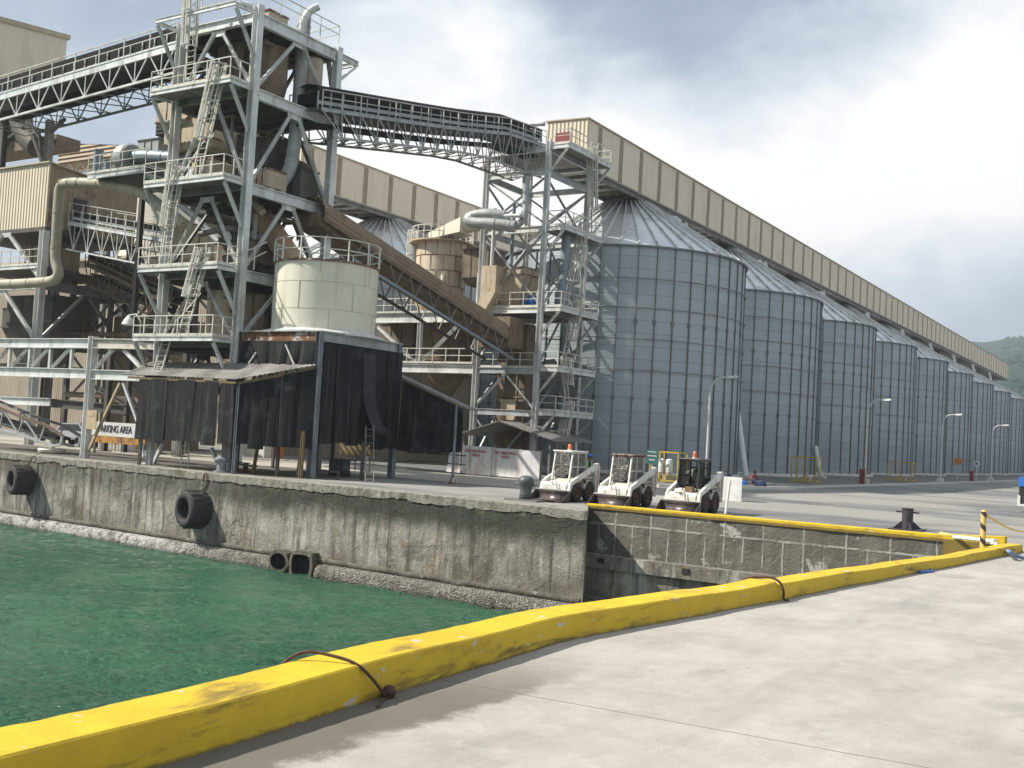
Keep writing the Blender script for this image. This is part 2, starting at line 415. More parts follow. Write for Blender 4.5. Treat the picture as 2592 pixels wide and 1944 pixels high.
# ------------------------------------------------------------------ ground
t = NT('yard_asphalt')
vec = t.mapped((.5, 1, 1))
big = t.ramp(t.noise(.085, 5, .55, vec, .6), .44, .56); mid = t.ramp(t.noise(.5, 6, .7, t.mapped((.45, 1, 1))), .3, .72)
c = t.mix(big, (.095, .10, .105), (.235, .228, .21)); c = t.mix(t.math('MULTIPLY', mid, .5), c, (.30, .285, .25))
c = t.mix(t.ramp(t.noise(.35, 6, .75, t.mapped((.25, 1, 1), (9, 3, 0))), .62, .7), c, (.29, .275, .245))
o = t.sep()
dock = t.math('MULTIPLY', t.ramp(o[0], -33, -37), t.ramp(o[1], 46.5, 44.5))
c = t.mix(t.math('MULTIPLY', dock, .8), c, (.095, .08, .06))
strip = t.math('MULTIPLY', t.ramp(o[0], -19, -25), t.math('MULTIPLY', t.ramp(o[1], 44.6, 46), t.ramp(o[1], 58, 54)))
c = t.mix(t.math('MULTIPLY', strip, .75), c, (.43, .39, .32))
c = t.mix(t.math('MULTIPLY', t.ramp(t.noise(6, 5, .8), .5, .7), .35), c, (.1, .095, .085))
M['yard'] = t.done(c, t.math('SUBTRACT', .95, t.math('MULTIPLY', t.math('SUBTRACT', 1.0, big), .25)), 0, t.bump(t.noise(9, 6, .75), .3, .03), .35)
t = NT('pier_concrete')  # the concrete's own pale colour
a = t.noise(.7, 8, .7, t.mapped((.9, .6, 1))); b = t.noise(2.6, 6, .7); g = t.noise(55, 3, .7)
c = t.mix(t.ramp(a, .30, .68), (.29, .27, .242), (.40, .376, .343))
c = t.mix(t.math('MULTIPLY', t.ramp(t.noise(.62, 6, .66, t.mapped((1, .55, 1), (5, 11, 0))), .52, .72), .65), c, (.205, .194, .175))
c = t.mix(t.math('MULTIPLY', t.ramp(b, .5, .75), .5), c, (.45, .43, .395))
c = t.mix(t.math('MULTIPLY', t.ramp(g, .55, .72), .45), c, (.13, .12, .105))
c = t.mix(t.ramp(t.noise(1.2, 5, .8, t.mapped((1, .3, 1), (2, 2, 0))), .74, .80), c, (.13, .123, .11))
o = t.sep()
foot_tone = t.math('MULTIPLY', t.ramp(t.math('ADD', o[0], t.math('MULTIPLY', t.noise(.9, 6, .7), 1.1)), -5.0, -5.25), t.ramp(o[1], 12.0, 8.5))  # darker brown band along the kerb foot with a ragged edge
c = t.mix(t.math('MULTIPLY', foot_tone, .85), c, (.095, .085, .066))
spk = t.n('ShaderNodeTexVoronoi'); spk.inputs['Scale'].default_value = 26; t.l(t.geo.outputs['Position'], spk.inputs['Vector'])
c = t.mix(t.math('MULTIPLY', t.math('MULTIPLY', t.ramp(spk.outputs['Distance'], .16, .09), t.ramp(t.noise(2.2, 4, .7), .5, .62)), .6), c, (.08, .072, .06))
ck_ = t.n('ShaderNodeTexVoronoi', feature='DISTANCE_TO_EDGE'); ck_.inputs['Scale'].default_value = .33
wv = t.n('ShaderNodeVectorMath', operation='ADD'); wn2 = t.n('ShaderNodeTexNoise'); wn2.inputs['Scale'].default_value = 1.1; wn2.inputs['Detail'].default_value = 7; t.l(t.geo.outputs['Position'], wn2.inputs['Vector']); t.l(t.geo.outputs['Position'], wv.inputs[0]); t.l(wn2.outputs['Color'], wv.inputs[1]); t.l(wv.outputs[0], ck_.inputs['Vector'])
c = t.mix(t.math('MULTIPLY', t.math('MULTIPLY', t.ramp(ck_.outputs['Distance'], .006, .0015), t.ramp(t.noise(.3, 3, .6), .5, .62)), .35), c, (.12, .11, .09))
c = t.mix(t.math('MULTIPLY', t.ramp(t.noise(1, 6, .68, t.mapped((1.1, .13, 1), (3, 1, 0))), .48, .68), .38), c, (.24, .228, .208))
c = t.mix(t.math('MULTIPLY', t.ramp(t.noise(.8, 4, .6, t.mapped((1, 1, 1), (31, 7, 0))), .70, .76), .6), c, (.15, .14, .125))
# formed joint across the slab
d = t.math('ABSOLUTE', t.math('SUBTRACT', t.math('SUBTRACT', o[1], t.math('MULTIPLY', o[0], .085)), t.math('ADD', 9.868, t.math('MULTIPLY', t.noise(3, 4, .6), .03))))
jt = t.ramp(d, .016, .004)
c = t.mix(t.math('MULTIPLY', jt, .8), c, (.10, .085, .07))
hgt = t.math('ADD', t.math('MULTIPLY', g, .35), t.math('SUBTRACT', t.noise(12, 6, .7), jt))
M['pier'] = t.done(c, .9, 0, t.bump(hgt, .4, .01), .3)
t = NT('grey_pavement')
M['pave'] = mat('grey_pavement', (.17, .165, .15), (.12, .115, .105), .6, .9, patch=((.09, .08, .065), .4, .55, .7), bump=(6, .3))
WALL_L = V((-95, 38.3, 0)); WALL_R = V((-18.55, 34.85, 0))     # quay edge, left block
BLK = 37.2                                                      # set-back block wall
def wall_y(x): return 34.85 + (-18.55 - x) * .045
mb = MB()
FAR = 2500
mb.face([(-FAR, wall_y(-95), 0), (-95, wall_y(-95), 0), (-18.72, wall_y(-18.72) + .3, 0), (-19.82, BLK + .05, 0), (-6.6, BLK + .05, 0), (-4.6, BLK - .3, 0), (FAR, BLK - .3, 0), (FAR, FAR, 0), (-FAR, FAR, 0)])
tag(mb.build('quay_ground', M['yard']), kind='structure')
mb = MB()
KIN = [V(p) for p in ((-6.2, -6, 0), (-6.3, 2, 0), (-6.4, 5.8, 0), (-6.58, 8.6, 0), (-6.72, 12.1, 0), (-6.42, 14.9, 0), (-5.99, 18, 0), (-5.64, 21.6, 0), (-5.28, 24.6, 0), (-4.82, 28.4, 0), (-4.15, 35.0, 0))]
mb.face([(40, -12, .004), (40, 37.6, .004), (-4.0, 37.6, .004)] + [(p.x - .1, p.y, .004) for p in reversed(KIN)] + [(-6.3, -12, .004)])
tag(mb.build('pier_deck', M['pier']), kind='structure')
mb = MB()
for p, q in zip(KIN, KIN[1:]): mb.face([(p.x - .6, p.y, -5), (q.x - .6, q.y, -5), (q.x - .6, q.y, -.002), (p.x - .6, p.y, -.002)])
mb.face([(KIN[0].x - .6, -6, -.002), (KIN[0].x - .05, -6, -.002)] + [(p.x - .05, p.y, -.002) for p in KIN[1:]] + [(p.x - .58, p.y, -.002) for p in reversed(KIN[1:])])
M['pier_side'] = M['concrete_old']
tag(mb.build('pier_side', M['pier_side']), kind='structure')
# pavement and kerb in front of the silos
mb = MB()
KX = [(-26.5, 58.5), (-23.4, 63), (-22.9, 75), (-22.4, 95), (-21.5, 140), (-20.6, 330)]
mb.face([(-31, 58.5, .13), *[(x - .2, y, .13) for x, y in KX], (-75, 330, .13), (-75, 100, .13), (-36, 70, .13)])
tag(mb.build('silo_pavement', M['pave']), kind='structure')
mb = MB()
for (xa_, ya_), (xb_, yb_) in zip(KX, KX[1:]):
    mb.hexa([(xa_ - .2, ya_, -.05), (xa_, ya_, -.05), (xb_, yb_, -.05), (xb_ - .2, yb_, -.05), (xa_ - .2, ya_, .16), (xa_, ya_, .16), (xb_, yb_, .16), (xb_ - .2, yb_, .16)])
tag(mb.build('pavement_kerb', M['conc_white']), kind='structure')

# ------------------------------------------------------------------ hills
t = NT('wooded_hillside')
c = t.mix(t.ramp(t.noise(.011, 8, .75), .35, .65), (.014, .045, .04), (.035, .08, .06))  # haze put into the colour: greens shifted towards blue
c = t.mix(t.ramp(t.noise(.03, 6, .7), .55, .75), c, (.08, .12, .06))
M['hill'] = t.done(c, .95, 0, t.bump(t.noise(.05, 8, .8), 1.0, 9), .1)
mb = MB(); rows = []
for j in range(45):
    r = []
    for i in range(120):
        ang = radians(-32 + i * .8); dist = 700 + j * 33
        x = dist * sin(ang); y = dist * cos(ang)
        ridge = 236 + 34 * noise.noise(V((i * .07, 1.3, 0))) + 22 * noise.noise(V((i * .22, 5.1, 0)))
        s_ = j / 44; z = -3 + ridge * (s_ ** .75) * (1.0 if j < 40 else 1 - .02 * (j - 40))
        z += 16 * noise.noise(V((x * .006, y * .006, 2))) * s_ + 5 * noise.noise(V((x * .03, y * .03, 7)))
        z += 4.0 * noise.noise(V((x * .11, y * .11, 3))) * min(1, s_ * 3)
        r.append((x, y, z))
    rows.append(r)
mb.grid(rows, True)
tag(mb.build('hills', M['hill']), kind='structure')
random.seed(12)
mb = MB()
for k in range(2600):            # tree crowns over the hillside, a far-off wood
    j = random.uniform(4, 43.5); i = random.uniform(30, 80)
    a, b = rows[int(j)][int(i)], rows[int(j)][int(i) + 1]
    p = V(a).lerp(V(b), i % 1); q = V(rows[min(44, int(j) + 1)][int(i)]); p = p.lerp(q + (p - V(a)), j % 1)
    s_ = random.uniform(3, 7)
    pts = [p + V((random.uniform(-.2, .2) * s_ + s_ * cos(k_ * 2 * pi / 6), s_ * sin(k_ * 2 * pi / 6), s_ * random.uniform(-.1, .35))) for k_ in range(6)]
    top = p + V((random.uniform(-.3, .3) * s_, 0, s_ * random.uniform(.8, 1.5)))
    for k_ in range(6): mb.face([pts[k_], pts[(k_ + 1) % 6], top], True)
tag(mb.build('hillside_trees', M['hill']), kind='stuff')
# ------------------------------------------------------------------ air
hz = bpy.data.materials.new('haze'); hz.use_nodes = True; hz.node_tree.nodes.clear()
ho = hz.node_tree.nodes.new('ShaderNodeOutputMaterial'); hv = hz.node_tree.nodes.new('ShaderNodeVolumePrincipled')
hv.inputs['Color'].default_value = (.86, .92, 1, 1); hv.inputs['Density'].default_value = .00028; hv.inputs['Anisotropy'].default_value = .2
hz.node_tree.links.new(hv.outputs[0], ho.inputs['Volume'])
HAZE = True
if HAZE:
    mb = MB(); mb.box((-2600, -950, -6.5), (2600, 3700, 330))
    tag(mb.build('haze', hz), kind='stuff')
# ------------------------------------------------------------------ quay walls
def quay_mat(name, block=False):
    t = NT(name); o = t.sep(); z = o[2]
    flat = t.comb(o[0], o[2], 0)
    blotch = t.noise(.5, 7, .68, t.mapped((1, 1, .8)), .6)
    c = t.mix(t.ramp(blotch, .34, .66), (.125, .116, .095), (.30, .283, .24))
    c = t.mix(t.math('MULTIPLY', t.ramp(t.noise(1.6, 6, .7, None, .4), .5, .68), .7), c, (.41, .39, .345))
    c = t.mix(t.math('MULTIPLY', t.ramp(t.noise(5.5, 6, .78), .54, .7), .35), c, (.12, .112, .09))
    st = t.noise(1, 5, .65, t.mapped((2.6, 2.6, .28)))                       # run-off streaks
    c = t.mix(t.math('MULTIPLY', t.ramp(st, .47, .63), .8), c, (.07, .066, .054))
    st2 = t.noise(1, 5, .65, t.mapped((1.7, 1.7, .2), (8, 1, 3)))
    c = t.mix(t.math('MULTIPLY', t.ramp(st2, .52, .68), .75), c, (.43, .42, .37))
    c = t.mix(t.math('MULTIPLY', t.ramp(t.noise(.9, 6, .75, t.mapped((1, 1, .7), (4, 4, 9))), .53, .68), .6), c, (.20, .13, .07))
    if not block:
        # black algae band under the coping, green tint, wet foot
        zz = t.math('ADD', z, t.math('MULTIPLY', t.math('SUBTRACT', t.noise(.8, 6, .7), .5), 1.3))
        band = t.math('MULTIPLY', t.ramp(zz, -1.75, -.85), t.ramp(zz, -.12, -.38))
        right = t.ramp(o[0], -46, -33)
        c = t.mix(t.math('MULTIPLY', band, t.math('ADD', .5, t.math('MULTIPLY', right, .42))), c, (.035, .038, .03))
        c = t.mix(t.math('MULTIPLY', t.math('MULTIPLY', t.ramp(t.noise(.45, 5, .7, t.mapped((1, 1, 1), (3, 7, 2))), .58, .7), t.ramp(z, -1.2, -.3)), .6), c, (.17, .19, .05))
        c = t.mix(t.math('MULTIPLY', t.ramp(z, -2.5, -3.6), .5), c, (.13, .115, .075))
        joint = t.math('ABSOLUTE', t.math('SUBTRACT', t.math('FRACT', t.math('MULTIPLY', o[0], .125)), .5))
        c = t.mix(t.math('MULTIPLY', t.ramp(joint, .006, .002), .7), c, (.05, .048, .04))
        v = t.n('ShaderNodeTexVoronoi', feature='DISTANCE_TO_EDGE'); v.inputs['Scale'].default_value = .55
        nv = t.n('ShaderNodeVectorMath', operation='ADD'); t.l(t.geo.outputs['Position'], nv.inputs[0])
        nn = t.n('ShaderNodeTexNoise'); nn.inputs['Scale'].default_value = 1.3; nn.inputs['Detail'].default_value = 6; t.l(t.geo.outputs['Position'], nn.inputs['Vector']); t.l(nn.outputs['Color'], nv.inputs[1]); t.l(nv.outputs[0], v.inputs['Vector'])
        crack = t.math('MULTIPLY', t.ramp(v.outputs['Distance'], .02, .004), t.ramp(t.noise(.35, 4, .6), .40, .62))
        c = t.mix(t.math('MULTIPLY', crack, .4), c, (.05, .045, .035))
        h = t.math('SUBTRACT', t.math('ADD', t.noise(2.2, 8, .72), t.math('MULTIPLY', t.noise(11, 5, .7), .35)), t.math('MULTIPLY', crack, .35))
    else:
        wob = t.math('MULTIPLY', t.math('SUBTRACT', t.noise(1.6, 5, .7), .5), .12)
        zz = t.math('ADD', z, wob); upper = t.ramp(zz, -.62, -.60)
        def line(period, off): return t.math('ABSOLUTE', t.math('SUBTRACT', t.math('FRACT', t.math('ADD', t.math('MULTIPLY', t.math('ADD', o[0], wob), 1 / period), off)), .5))
        va = t.math('MULTIPLY', t.ramp(line(1.45, .3), .034, .012), upper); vb = t.math('MULTIPLY', t.ramp(line(.725, .1), .055, .02), t.math('SUBTRACT', 1.0, upper))
        hl = t.ramp(t.math('ABSOLUTE', t.math('ADD', zz, .62)), .055, .02)
        mort = t.math('MULTIPLY', t.math('MAXIMUM', hl, t.math('MAXIMUM', va, vb)), t.ramp(t.noise(1.3, 6, .75), .33, .56))
        sc_ = t.n('ShaderNodeTexWhiteNoise', noise_dimensions='2D'); t.l(t.comb(t.math('FLOOR', t.math('MULTIPLY', o[0], 1 / .725)), t.math('FLOOR', zz), 0), sc_.inputs['Vector'])
        c = t.mix(.78, c, t.mix(sc_.outputs['Value'], (.095, .09, .075), (.135, .125, .10)))
        c = t.mix(t.math('MULTIPLY', mort, .72), c, (.42, .41, .365))
        # pale repair patches
        c = t.mix(t.math('MULTIPLY', t.ramp(t.noise(.42, 5, .7, t.mapped((1, 1, 1.6), (1, 2, 8)), .4), .585, .63), .8), c, (.43, .42, .37))
        h = t.math('ADD', t.math('ADD', t.noise(3, 7, .72), t.math('MULTIPLY', t.noise(14, 5, .7), .3)), t.math('MULTIPLY', mort, .25))
    return t.done(c, .93, 0, t.bump(h, .75, .13), .3)
M['quay'] = quay_mat('weathered_quay_concrete'); M['blocks'] = quay_mat('concrete_block_wall', True)
t = NT('oyster_crust')
v = t.n('ShaderNodeTexVoronoi'); v.inputs['Scale'].default_value = 15; t.l(t.geo.outputs['Position'], v.inputs['Vector'])
c = t.mix(t.ramp(t.noise(4, 6, .7), .3, .65), (.10, .09, .07), (.42, .40, .355)); c = t.mix(t.math('MULTIPLY', t.ramp(v.outputs['Distance'], .25, .6), .7), c, (.08, .07, .05))
o = t.sep(); c = t.mix(t.math('MULTIPLY', t.math('MULTIPLY', t.ramp(o[0], -36, -44), t.ramp(t.noise(2.5, 5, .7), .35, .55)), .7), c, (.66, .65, .62)); c = t.mix(t.math('MULTIPLY', t.ramp(t.noise(1.1, 5, .7), .5, .64), .7), c, (.11, .095, .065))
c = t.mix(t.math('MULTIPLY', t.ramp(o[2], -3.82, -3.98), .75), c, (.05, .06, .04))
M['oyster'] = t.done(c, .8, 0, t.bump(v.outputs['Distance'], 1., .12), .5)
M['wet_stone'] = mat('wet_dark_stone', (.13, .115, .085), (.06, .052, .04), 2.2, .7, patch=((.3, .28, .24), 3, .56, .7), bump=(7, .9, .1))
qw = thing('quay_wall', (-50, 36, 0), 'long weathered concrete quay wall, streaked and cracked, with tyre fenders along the green water', 'quay wall')
def wall_sheet(xa, xb, za, zb, off, amp, nz, step=.16):
    mb = MB(); rows = []
    nx_ = max(2, int((xb - xa) / step))
    for j in range(nz + 1):
        z = za + (zb - za) * j / nz; r = []
        for i in range(nx_ + 1):
            x = xa + (xb - xa) * i / nx_
            d = amp * (noise.noise(V((x * .6, z * .7, 1))) + .6 * noise.noise(V((x * 1.9, z * 2.1, 5))) + .35 * noise.noise(V((x * 5, z * 5, 8))))
            r.append((x, wall_y(x) + off + d, z))
        rows.append(r)
    mb.grid(rows, True); return mb
mb = wall_sheet(-95, -18.58, -5.2, -.16, .02, .04, 27)
# return face at the step in the wall
mb.face([(-18.6, wall_y(-18.6), -5.2), (-19.8, BLK + .1, -5.2), (-19.8, BLK + .1, -.01), (-18.6, wall_y(-18.6) + .03, -.01)])
mb.build('wall_face', M['quay'], qw)
mb = MB(); n_ = 480; rows = [[], [], [], [], []]
for i in range(n_ + 1):
    x = -95 + 76.45 * i / n_; nz_ = .022 * noise.noise(V((x * 1.2, 0, 0))) + .022 * noise.noise(V((x * 4, 0, 3))); chip = max(0, noise.noise(V((x * .9, 7, 3))) - .22) * .3
    y = wall_y(x)
    for k, p in enumerate(((min(x, -18.72), y + .3, -.34), (x, y - .02 + nz_, -.36 + nz_ * 3 + max(0, noise.noise(V((x * .45, 2, 9))) - .25) * .3), (x, y - .045 + nz_ * .6 + chip * .3, -.03 - chip), (x, y - .015 + chip, .008 - chip * .1), (min(x, -19.0), y + .85, .012))): rows[k].append(p)
for k in range(4): mb.grid(rows[k:k + 2], False)
x = -18.55; y = wall_y(x)
mb.face([(-18.72, y + .3, -.36), (x, y - .03, -.36), (x, y - .045, -.03), (x, y - .015, .008), (-19.0, y + .85, .012)][::-1])
mb.build('coping', mat('coping_concrete', (.20, .188, .155), (.34, .32, .28), 1.1, .9, streak=((.10, .095, .075), .7, 2.), patch=((.13, .125, .085), 1.1, .5, .66), patch2=((.46, .45, .41), 1.6, .6, .72), bump=(4, .9, .12)), qw)
# footing ledge with oyster crust at the waterline
for a_, b_, ww in ((-95, -34.6, .30), (-31.8, -18.62, .38)):
    mb = MB(); rows = [[], [], [], [], []]; n_ = int((b_ - a_) / .09)
    for i in range(n_ + 1):
        x = a_ + (b_ - a_) * i / n_; y = wall_y(x)
        def q(dy, z, s_): return (x, y + dy + s_ * (noise.noise(V((x * 7, z * 9, dy * 5))) + noise.noise(V((x * 2.1, z, dy)))), z + s_ * noise.noise(V((x * 8, 3, z * 4 + dy))))
        for k, p in enumerate((q(.1, -3.38, .02), q(-ww * .55, -3.46, .05), q(-ww, -3.62, .10), q(-ww - .04, -3.86, .10), q(-ww + .05, -4.5, .04))): rows[k].append(p)
    mb.grid(rows, True); mb.build('oyster_ledge', M['oyster'], qw)
mb = MB(); rows = [[], [], [], []]
for i in range(200):
    x = -95 + 76.3 * i / 199; y = wall_y(x)
    for k, (dy, z) in enumerate(((.02, -3.18), (-.05 - .02 * noise.noise(V((x, 1, 1))), -3.22), (-.06, -3.36), (.05, -3.44))): rows[k].append((x, y + dy, z + .05 * noise.noise(V((x * .8, 2, 2)))))
mb.grid(rows, True); mb.build('footing', M['wet_stone'], qw)  # stone darkened in colour so the strip reads as a recess
# drain outfalls
for k, (x, w_, h_, rnd) in enumerate(((-33.95, .95, .75, True), (-32.55, 1.05, .9, False))):
    mb = MB(); y = wall_y(x); y0 = y - .42; zc = -3.55
    n_ = 16; out_, inn = [], []
    for j in range(n_):
        a = 2 * pi * j / n_
        e_ = 2.0 if rnd else 6.0
        rr = (abs(cos(a)) ** e_ + abs(sin(a)) ** e_) ** (-1 / e_); jit = .11 * noise.noise(V((j * 1.7, k * 3, 0)))
        out_.append((x + (w_ / 2 + .16 + jit) * rr * cos(a), zc + (h_ / 2 + .15 + jit) * rr * sin(a))); inn.append((x + w_ / 2 * rr * cos(a), zc + h_ / 2 * rr * sin(a)))
    R_ = lambda lst, yy: [(px_, yy, pz_) for px_, pz_ in lst]
    mb.grid([R_(out_, y + .05), R_(out_, y0), R_(inn, y0 - .02)], False, 0, True)
    mb.grid([R_(inn, y0 - .02), R_(inn, y - .06)], False, 1, True)
    mb.face(R_(inn, y - .06), False, 1)
    one('drain_outfall', mb, [M['wet_stone'], M['belt']], ('round concrete drain outfall at the waterline, left of the square one' if rnd else 'square concrete drain outfall at the foot of the quay wall'), 'drain outfall', 'drain outfalls in the quay wall')
# set-back block wall
bw = thing('block_wall', (-13, 37, 0), 'set-back harbour wall of large grey concrete blocks with pale joints and a stone ledge', 'block wall')
mb = MB(); rows = []
for z in [-5.2 + .3 * k for k in range(17)] + [-.2, -.03]:
    r = []
    for i in range(80):
        x = -19.9 + 13.2 * i / 79; r.append((x, BLK + .03 * noise.noise(V((x * 1.2, z * 1.5, 2))), min(z, -.03)))
    rows.append(r)
mb.grid(rows, True); mb.build('wall_face', M['blocks'], bw)
mb = MB(); rows = [[], [], [], []]
for i in range(90):
    x = -19.78 + 13.1 * i / 89; j_ = .03 * noise.noise(V((x * 2, 1, 0)))
    for k, p in enumerate(((x, BLK, -1.78), (x, BLK - 1.0 + j_, -1.72 + j_), (x, BLK - 1.02 + j_, -2.2), (x, BLK, -2.25))): rows[k].append(p)
mb.grid(rows, False); mb.build('stone_ledge', M['quay'], bw)
mb = MB(); rows = []
for z in (-2.2, -2.6, -3.0, -3.4, -3.8, -5.0):
    rows.append([(-19.7 + 13.0 * i / 60, BLK - .82 + .05 * noise.noise(V((i * .3, z * 2, 4))), z) for i in range(61)])
mb.grid(rows, True); mb.build('lower_wall', M['quay'], bw)
for x in (-18.6, -15.2, -11.9):
    mb = MB(); mb.box((x - .14, BLK - 1.055, -2.0), (x + .14, BLK - .9, -1.82)); mb.build('drain_slot', M['black'], bw)
mb = MB(); rows = [[], [], [], []]
for i in range(120):
    x = -19.6 + 12.9 * i / 119; y = BLK
    for k, (dy, z, s_) in enumerate(((-.8, -3.25, .05), (-1.1, -3.4, .09), (-1.35, -3.75, .12), (-1.3, -4.6, .05))): rows[k].append((x, y + dy + s_ * noise.noise(V((x * 5, k, 2))), z + s_ * 1.4 * noise.noise(V((x * 3.3, k, 5)))))
mb.grid(rows, True); mb.build('oyster_ledge', M['oyster'], bw)
# yellow paint
t = NT('yellow_kerb_paint'); o = t.sep()
c = t.mix(t.ramp(t.noise(1.4, 6, .65), .3, .7), (.62, .43, .022), (.53, .35, .018))
c = t.mix(t.math('MULTIPLY', t.ramp(t.noise(9, 6, .7), .55, .75), .35), c, (.4, .27, .03))
c = t.mix(t.math('MULTIPLY', t.ramp(t.noise(1.0, 6, .7, t.mapped((1.5, .55, 3.2), (1.3, 0, .4)), .4), .53, .70), .85), c, (.14, .095, .03))        # tyre scuffs
c = t.mix(t.ramp(t.noise(2.0, 8, .74, t.mapped((1, .7, 1), (2.7, 8.1, 0))), .63, .65), c, (.46, .44, .37))
c = t.mix(t.math('MULTIPLY', t.ramp(t.noise(3.1, 7, .7, t.mapped((1, .35, 1.8), (6, 2, 1))), .6, .72), .55), c, (.30, .19, .03))
c = t.mix(t.math('MULTIPLY', t.ramp(t.noise(16, 6, .75), .60, .72), .5), c, (.20, .13, .04))                                          # chips
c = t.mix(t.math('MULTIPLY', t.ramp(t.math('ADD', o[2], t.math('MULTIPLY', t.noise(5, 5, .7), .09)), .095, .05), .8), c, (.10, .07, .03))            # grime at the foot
M['kerb'] = t.done(c, .62, 0, t.bump(t.math('ADD', t.noise(7, 6, .7), t.math('MULTIPLY', t.noise(45, 3, .7), .3)), .45, .025), .35)
def kerb_profile(i, s_, h):
    nn = .028 * noise.noise(V((s_ * 1.1, 0, 2))) + .016 * noise.noise(V((s_ * 4, 0, 6)))
    return [(-.62, -.25), (-.61 + nn, h - .03), (-.585, h + nn * .5), (-.062 + nn * 1.3, h - .006 + nn * .5), (-.045 + nn * 1.3, h - .022 + nn * .4), (-.01 + nn, .05), (.005 + nn * 1.6, -.02)]
mb = MB(); rows = []; pts = []; s_ = 0
for a, b in zip(KIN, KIN[1:]):
    n_ = int((b - a).length / .09)
    for i in range(n_): pts.append(a.lerp(b, i / n_))
pts.append(KIN[-1])
for _ in range(14): pts = [pts[0]] + [(pts[i - 1] + pts[i] * 2 + pts[i + 1]) / 4 for i in range(1, len(pts) - 1)] + [pts[-1]]
for i, p in enumerate(pts):
    d = (pts[min(i + 1, len(pts) - 1)] - pts[max(0, i - 1)]).normalized(); nrm_ = V((d.y, -d.x, 0)); s_ += .09
    h = .36 - .13 * min(1, max(0, (p.y - 8) / 20)) + .022 * noise.noise(V((s_ * .45, 2, 2))); wk = 1 - .3 * min(1, max(0, (p.y - 8) / 20)); lat = .035 * noise.noise(V((s_ * .4, 7, 7)))
    if 17.0 < p.y < 18.3: h += .03 * (p.y - 17.0)
    elif 18.3 <= p.y < 18.5: h -= .02
    rows.append([p + nrm_ * (x * wk + lat) + V((0, 0, z)) for x, z in kerb_profile(i, s_, h)])
cols = list(zip(*rows))
for k in range(len(cols) - 1): mb.grid([cols[k + 1], cols[k]], True)
mb.face(rows[-1]); mb.face(rows[0][::-1])
one('yellow_kerb', mb, M['kerb'], 'long yellow painted concrete kerb, scuffed and chipped, along the pier edge in the foreground', 'kerb')
mb = MB(); rows = []
for i in range(150):
    x = -19.85 + 13.1 * i / 149; nn = .02 * noise.noise(V((x * 1.6, 4, 0))); h = .10 + .05 * (i / 149)
    rows.append([(x, BLK + .2, -.08), (x, BLK - .05 + nn, -.07), (x, BLK - .055 + nn, h - .02), (x, BLK - .01, h), (x, BLK + .4, h - .005 + nn * .3), (x, BLK + .42, -.02)])
mb.grid(rows, False)
yk = thing('yellow_edging', (-13, 37, 0), 'thin yellow painted edging along the top of the block wall, under the loaders', 'kerb')
mb.build('edging_strip', M['kerb'], yk)
mb = MB(); mb.hexa([(-6.76, BLK - .10, -1.6), (-4.95, BLK - .10, -.6), (-4.95, BLK + .45, -.6), (-6.76, BLK + .45, -1.6), (-6.76, BLK - .10, .15), (-4.95, BLK - .10, .26), (-4.95, BLK + .45, .26), (-6.76, BLK + .45, .15)])
mb.build('end_block', M['kerb'], yk)

# ------------------------------------------------------------------ tyre fenders with chains
def fender(c, R, W, ang, label):
    th = thing('tyre_fender', c, label, 'tyre fender', 'tyre fenders hung on the quay wall', ang)
    prof = [(.55, -.42), (.60, -.5), (.86, -.5), (.985, -.40), (1.0, -.2), (1.0, .2), (.985, .40), (.86, .5), (.60, .5), (.55, .42), (.55, -.42)]
    mb = MB(); n_ = 48; rows = []
    for r_, y_ in prof: rows.append([V((R * r_ * cos(2 * pi * k / n_), W * y_, R * r_ * sin(2 * pi * k / n_))) for k in range(n_)])
    mb.grid(rows, True, 0, True)
    for k in range(34):                       # tread lugs
        a = 2 * pi * k / 34; s1 = -1 if k % 2 else 1
        u = V((cos(a), 0, sin(a))); v = V((-sin(a), 0, cos(a)))
        def q(rr, y, t_): return u * (R * rr) + V((0, W * y, 0)) + v * (R * t_)
        mb.hexa([q(.985, s1 * .03, -.045), q(.985, s1 * .03, .035), q(.97, s1 * .44, .09), q(.97, s1 * .44, .0), q(1.035, s1 * .03, -.045), q(1.035, s1 * .03, .035), q(1.015, s1 * .44, .09), q(1.015, s1 * .44, .0)])
    me = mb; o_ = bpy.data.objects
    ob = MB.build(me, 'tyre', M['tyre'], None); ob.parent = th
    return th
random.seed(3)
f1 = PY(52, 1215, 35.9); f2 = PY(497, 1289, 35.65)
fenders = [fender(f1, .80, 1.05, radians(-14), 'black tyre fender at the far left of the quay wall, hung from a rusty chain'),
           fender(f2, .90, 1.4, radians(-12), 'large black tyre fender hung mid-wall below the small bollard')]
for f, c, R in zip(fenders, (f1, f2), (.8, .88)):
    mb = MB(); top = V((c.x + .5, wall_y(c.x) + .1, .05)); a = V((c.x + .1, c.y + .1, c.z + R * .8)); mid_ = V((c.x + .38, wall_y(c.x) - .16, -.1))
    prev = top
    pts = [top, mid_, a]
    path = []
    for p, q in zip(pts, pts[1:]):
        n_ = max(2, int((q - p).length / .11)); path += [p.lerp(q, i / n_) for i in range(n_)]
    path.append(a)
    for i, (p, q) in enumerate(zip(path, path[1:])):
        d = (q - p).normalized(); sd = d.cross(V((0, 1, 0)) if i % 2 else V((1, 0, 0))).normalized() * .035
        c_ = (p + q) / 2; ring = [c_ + d * (.085 * cos(k * pi / 4)) + sd * (1.2 * sin(k * pi / 4)) for k in range(9)]
        mb.tube(ring, .018, 5, False)
    k = mb.build('chain', M['rusty'], None); tag(k, 'rusty chain over the quay edge holding the ' + ('left hand tyre fender' if f is fenders[0] else 'large tyre fender below the small bollard'), 'chain', 'chains holding the tyre fenders')

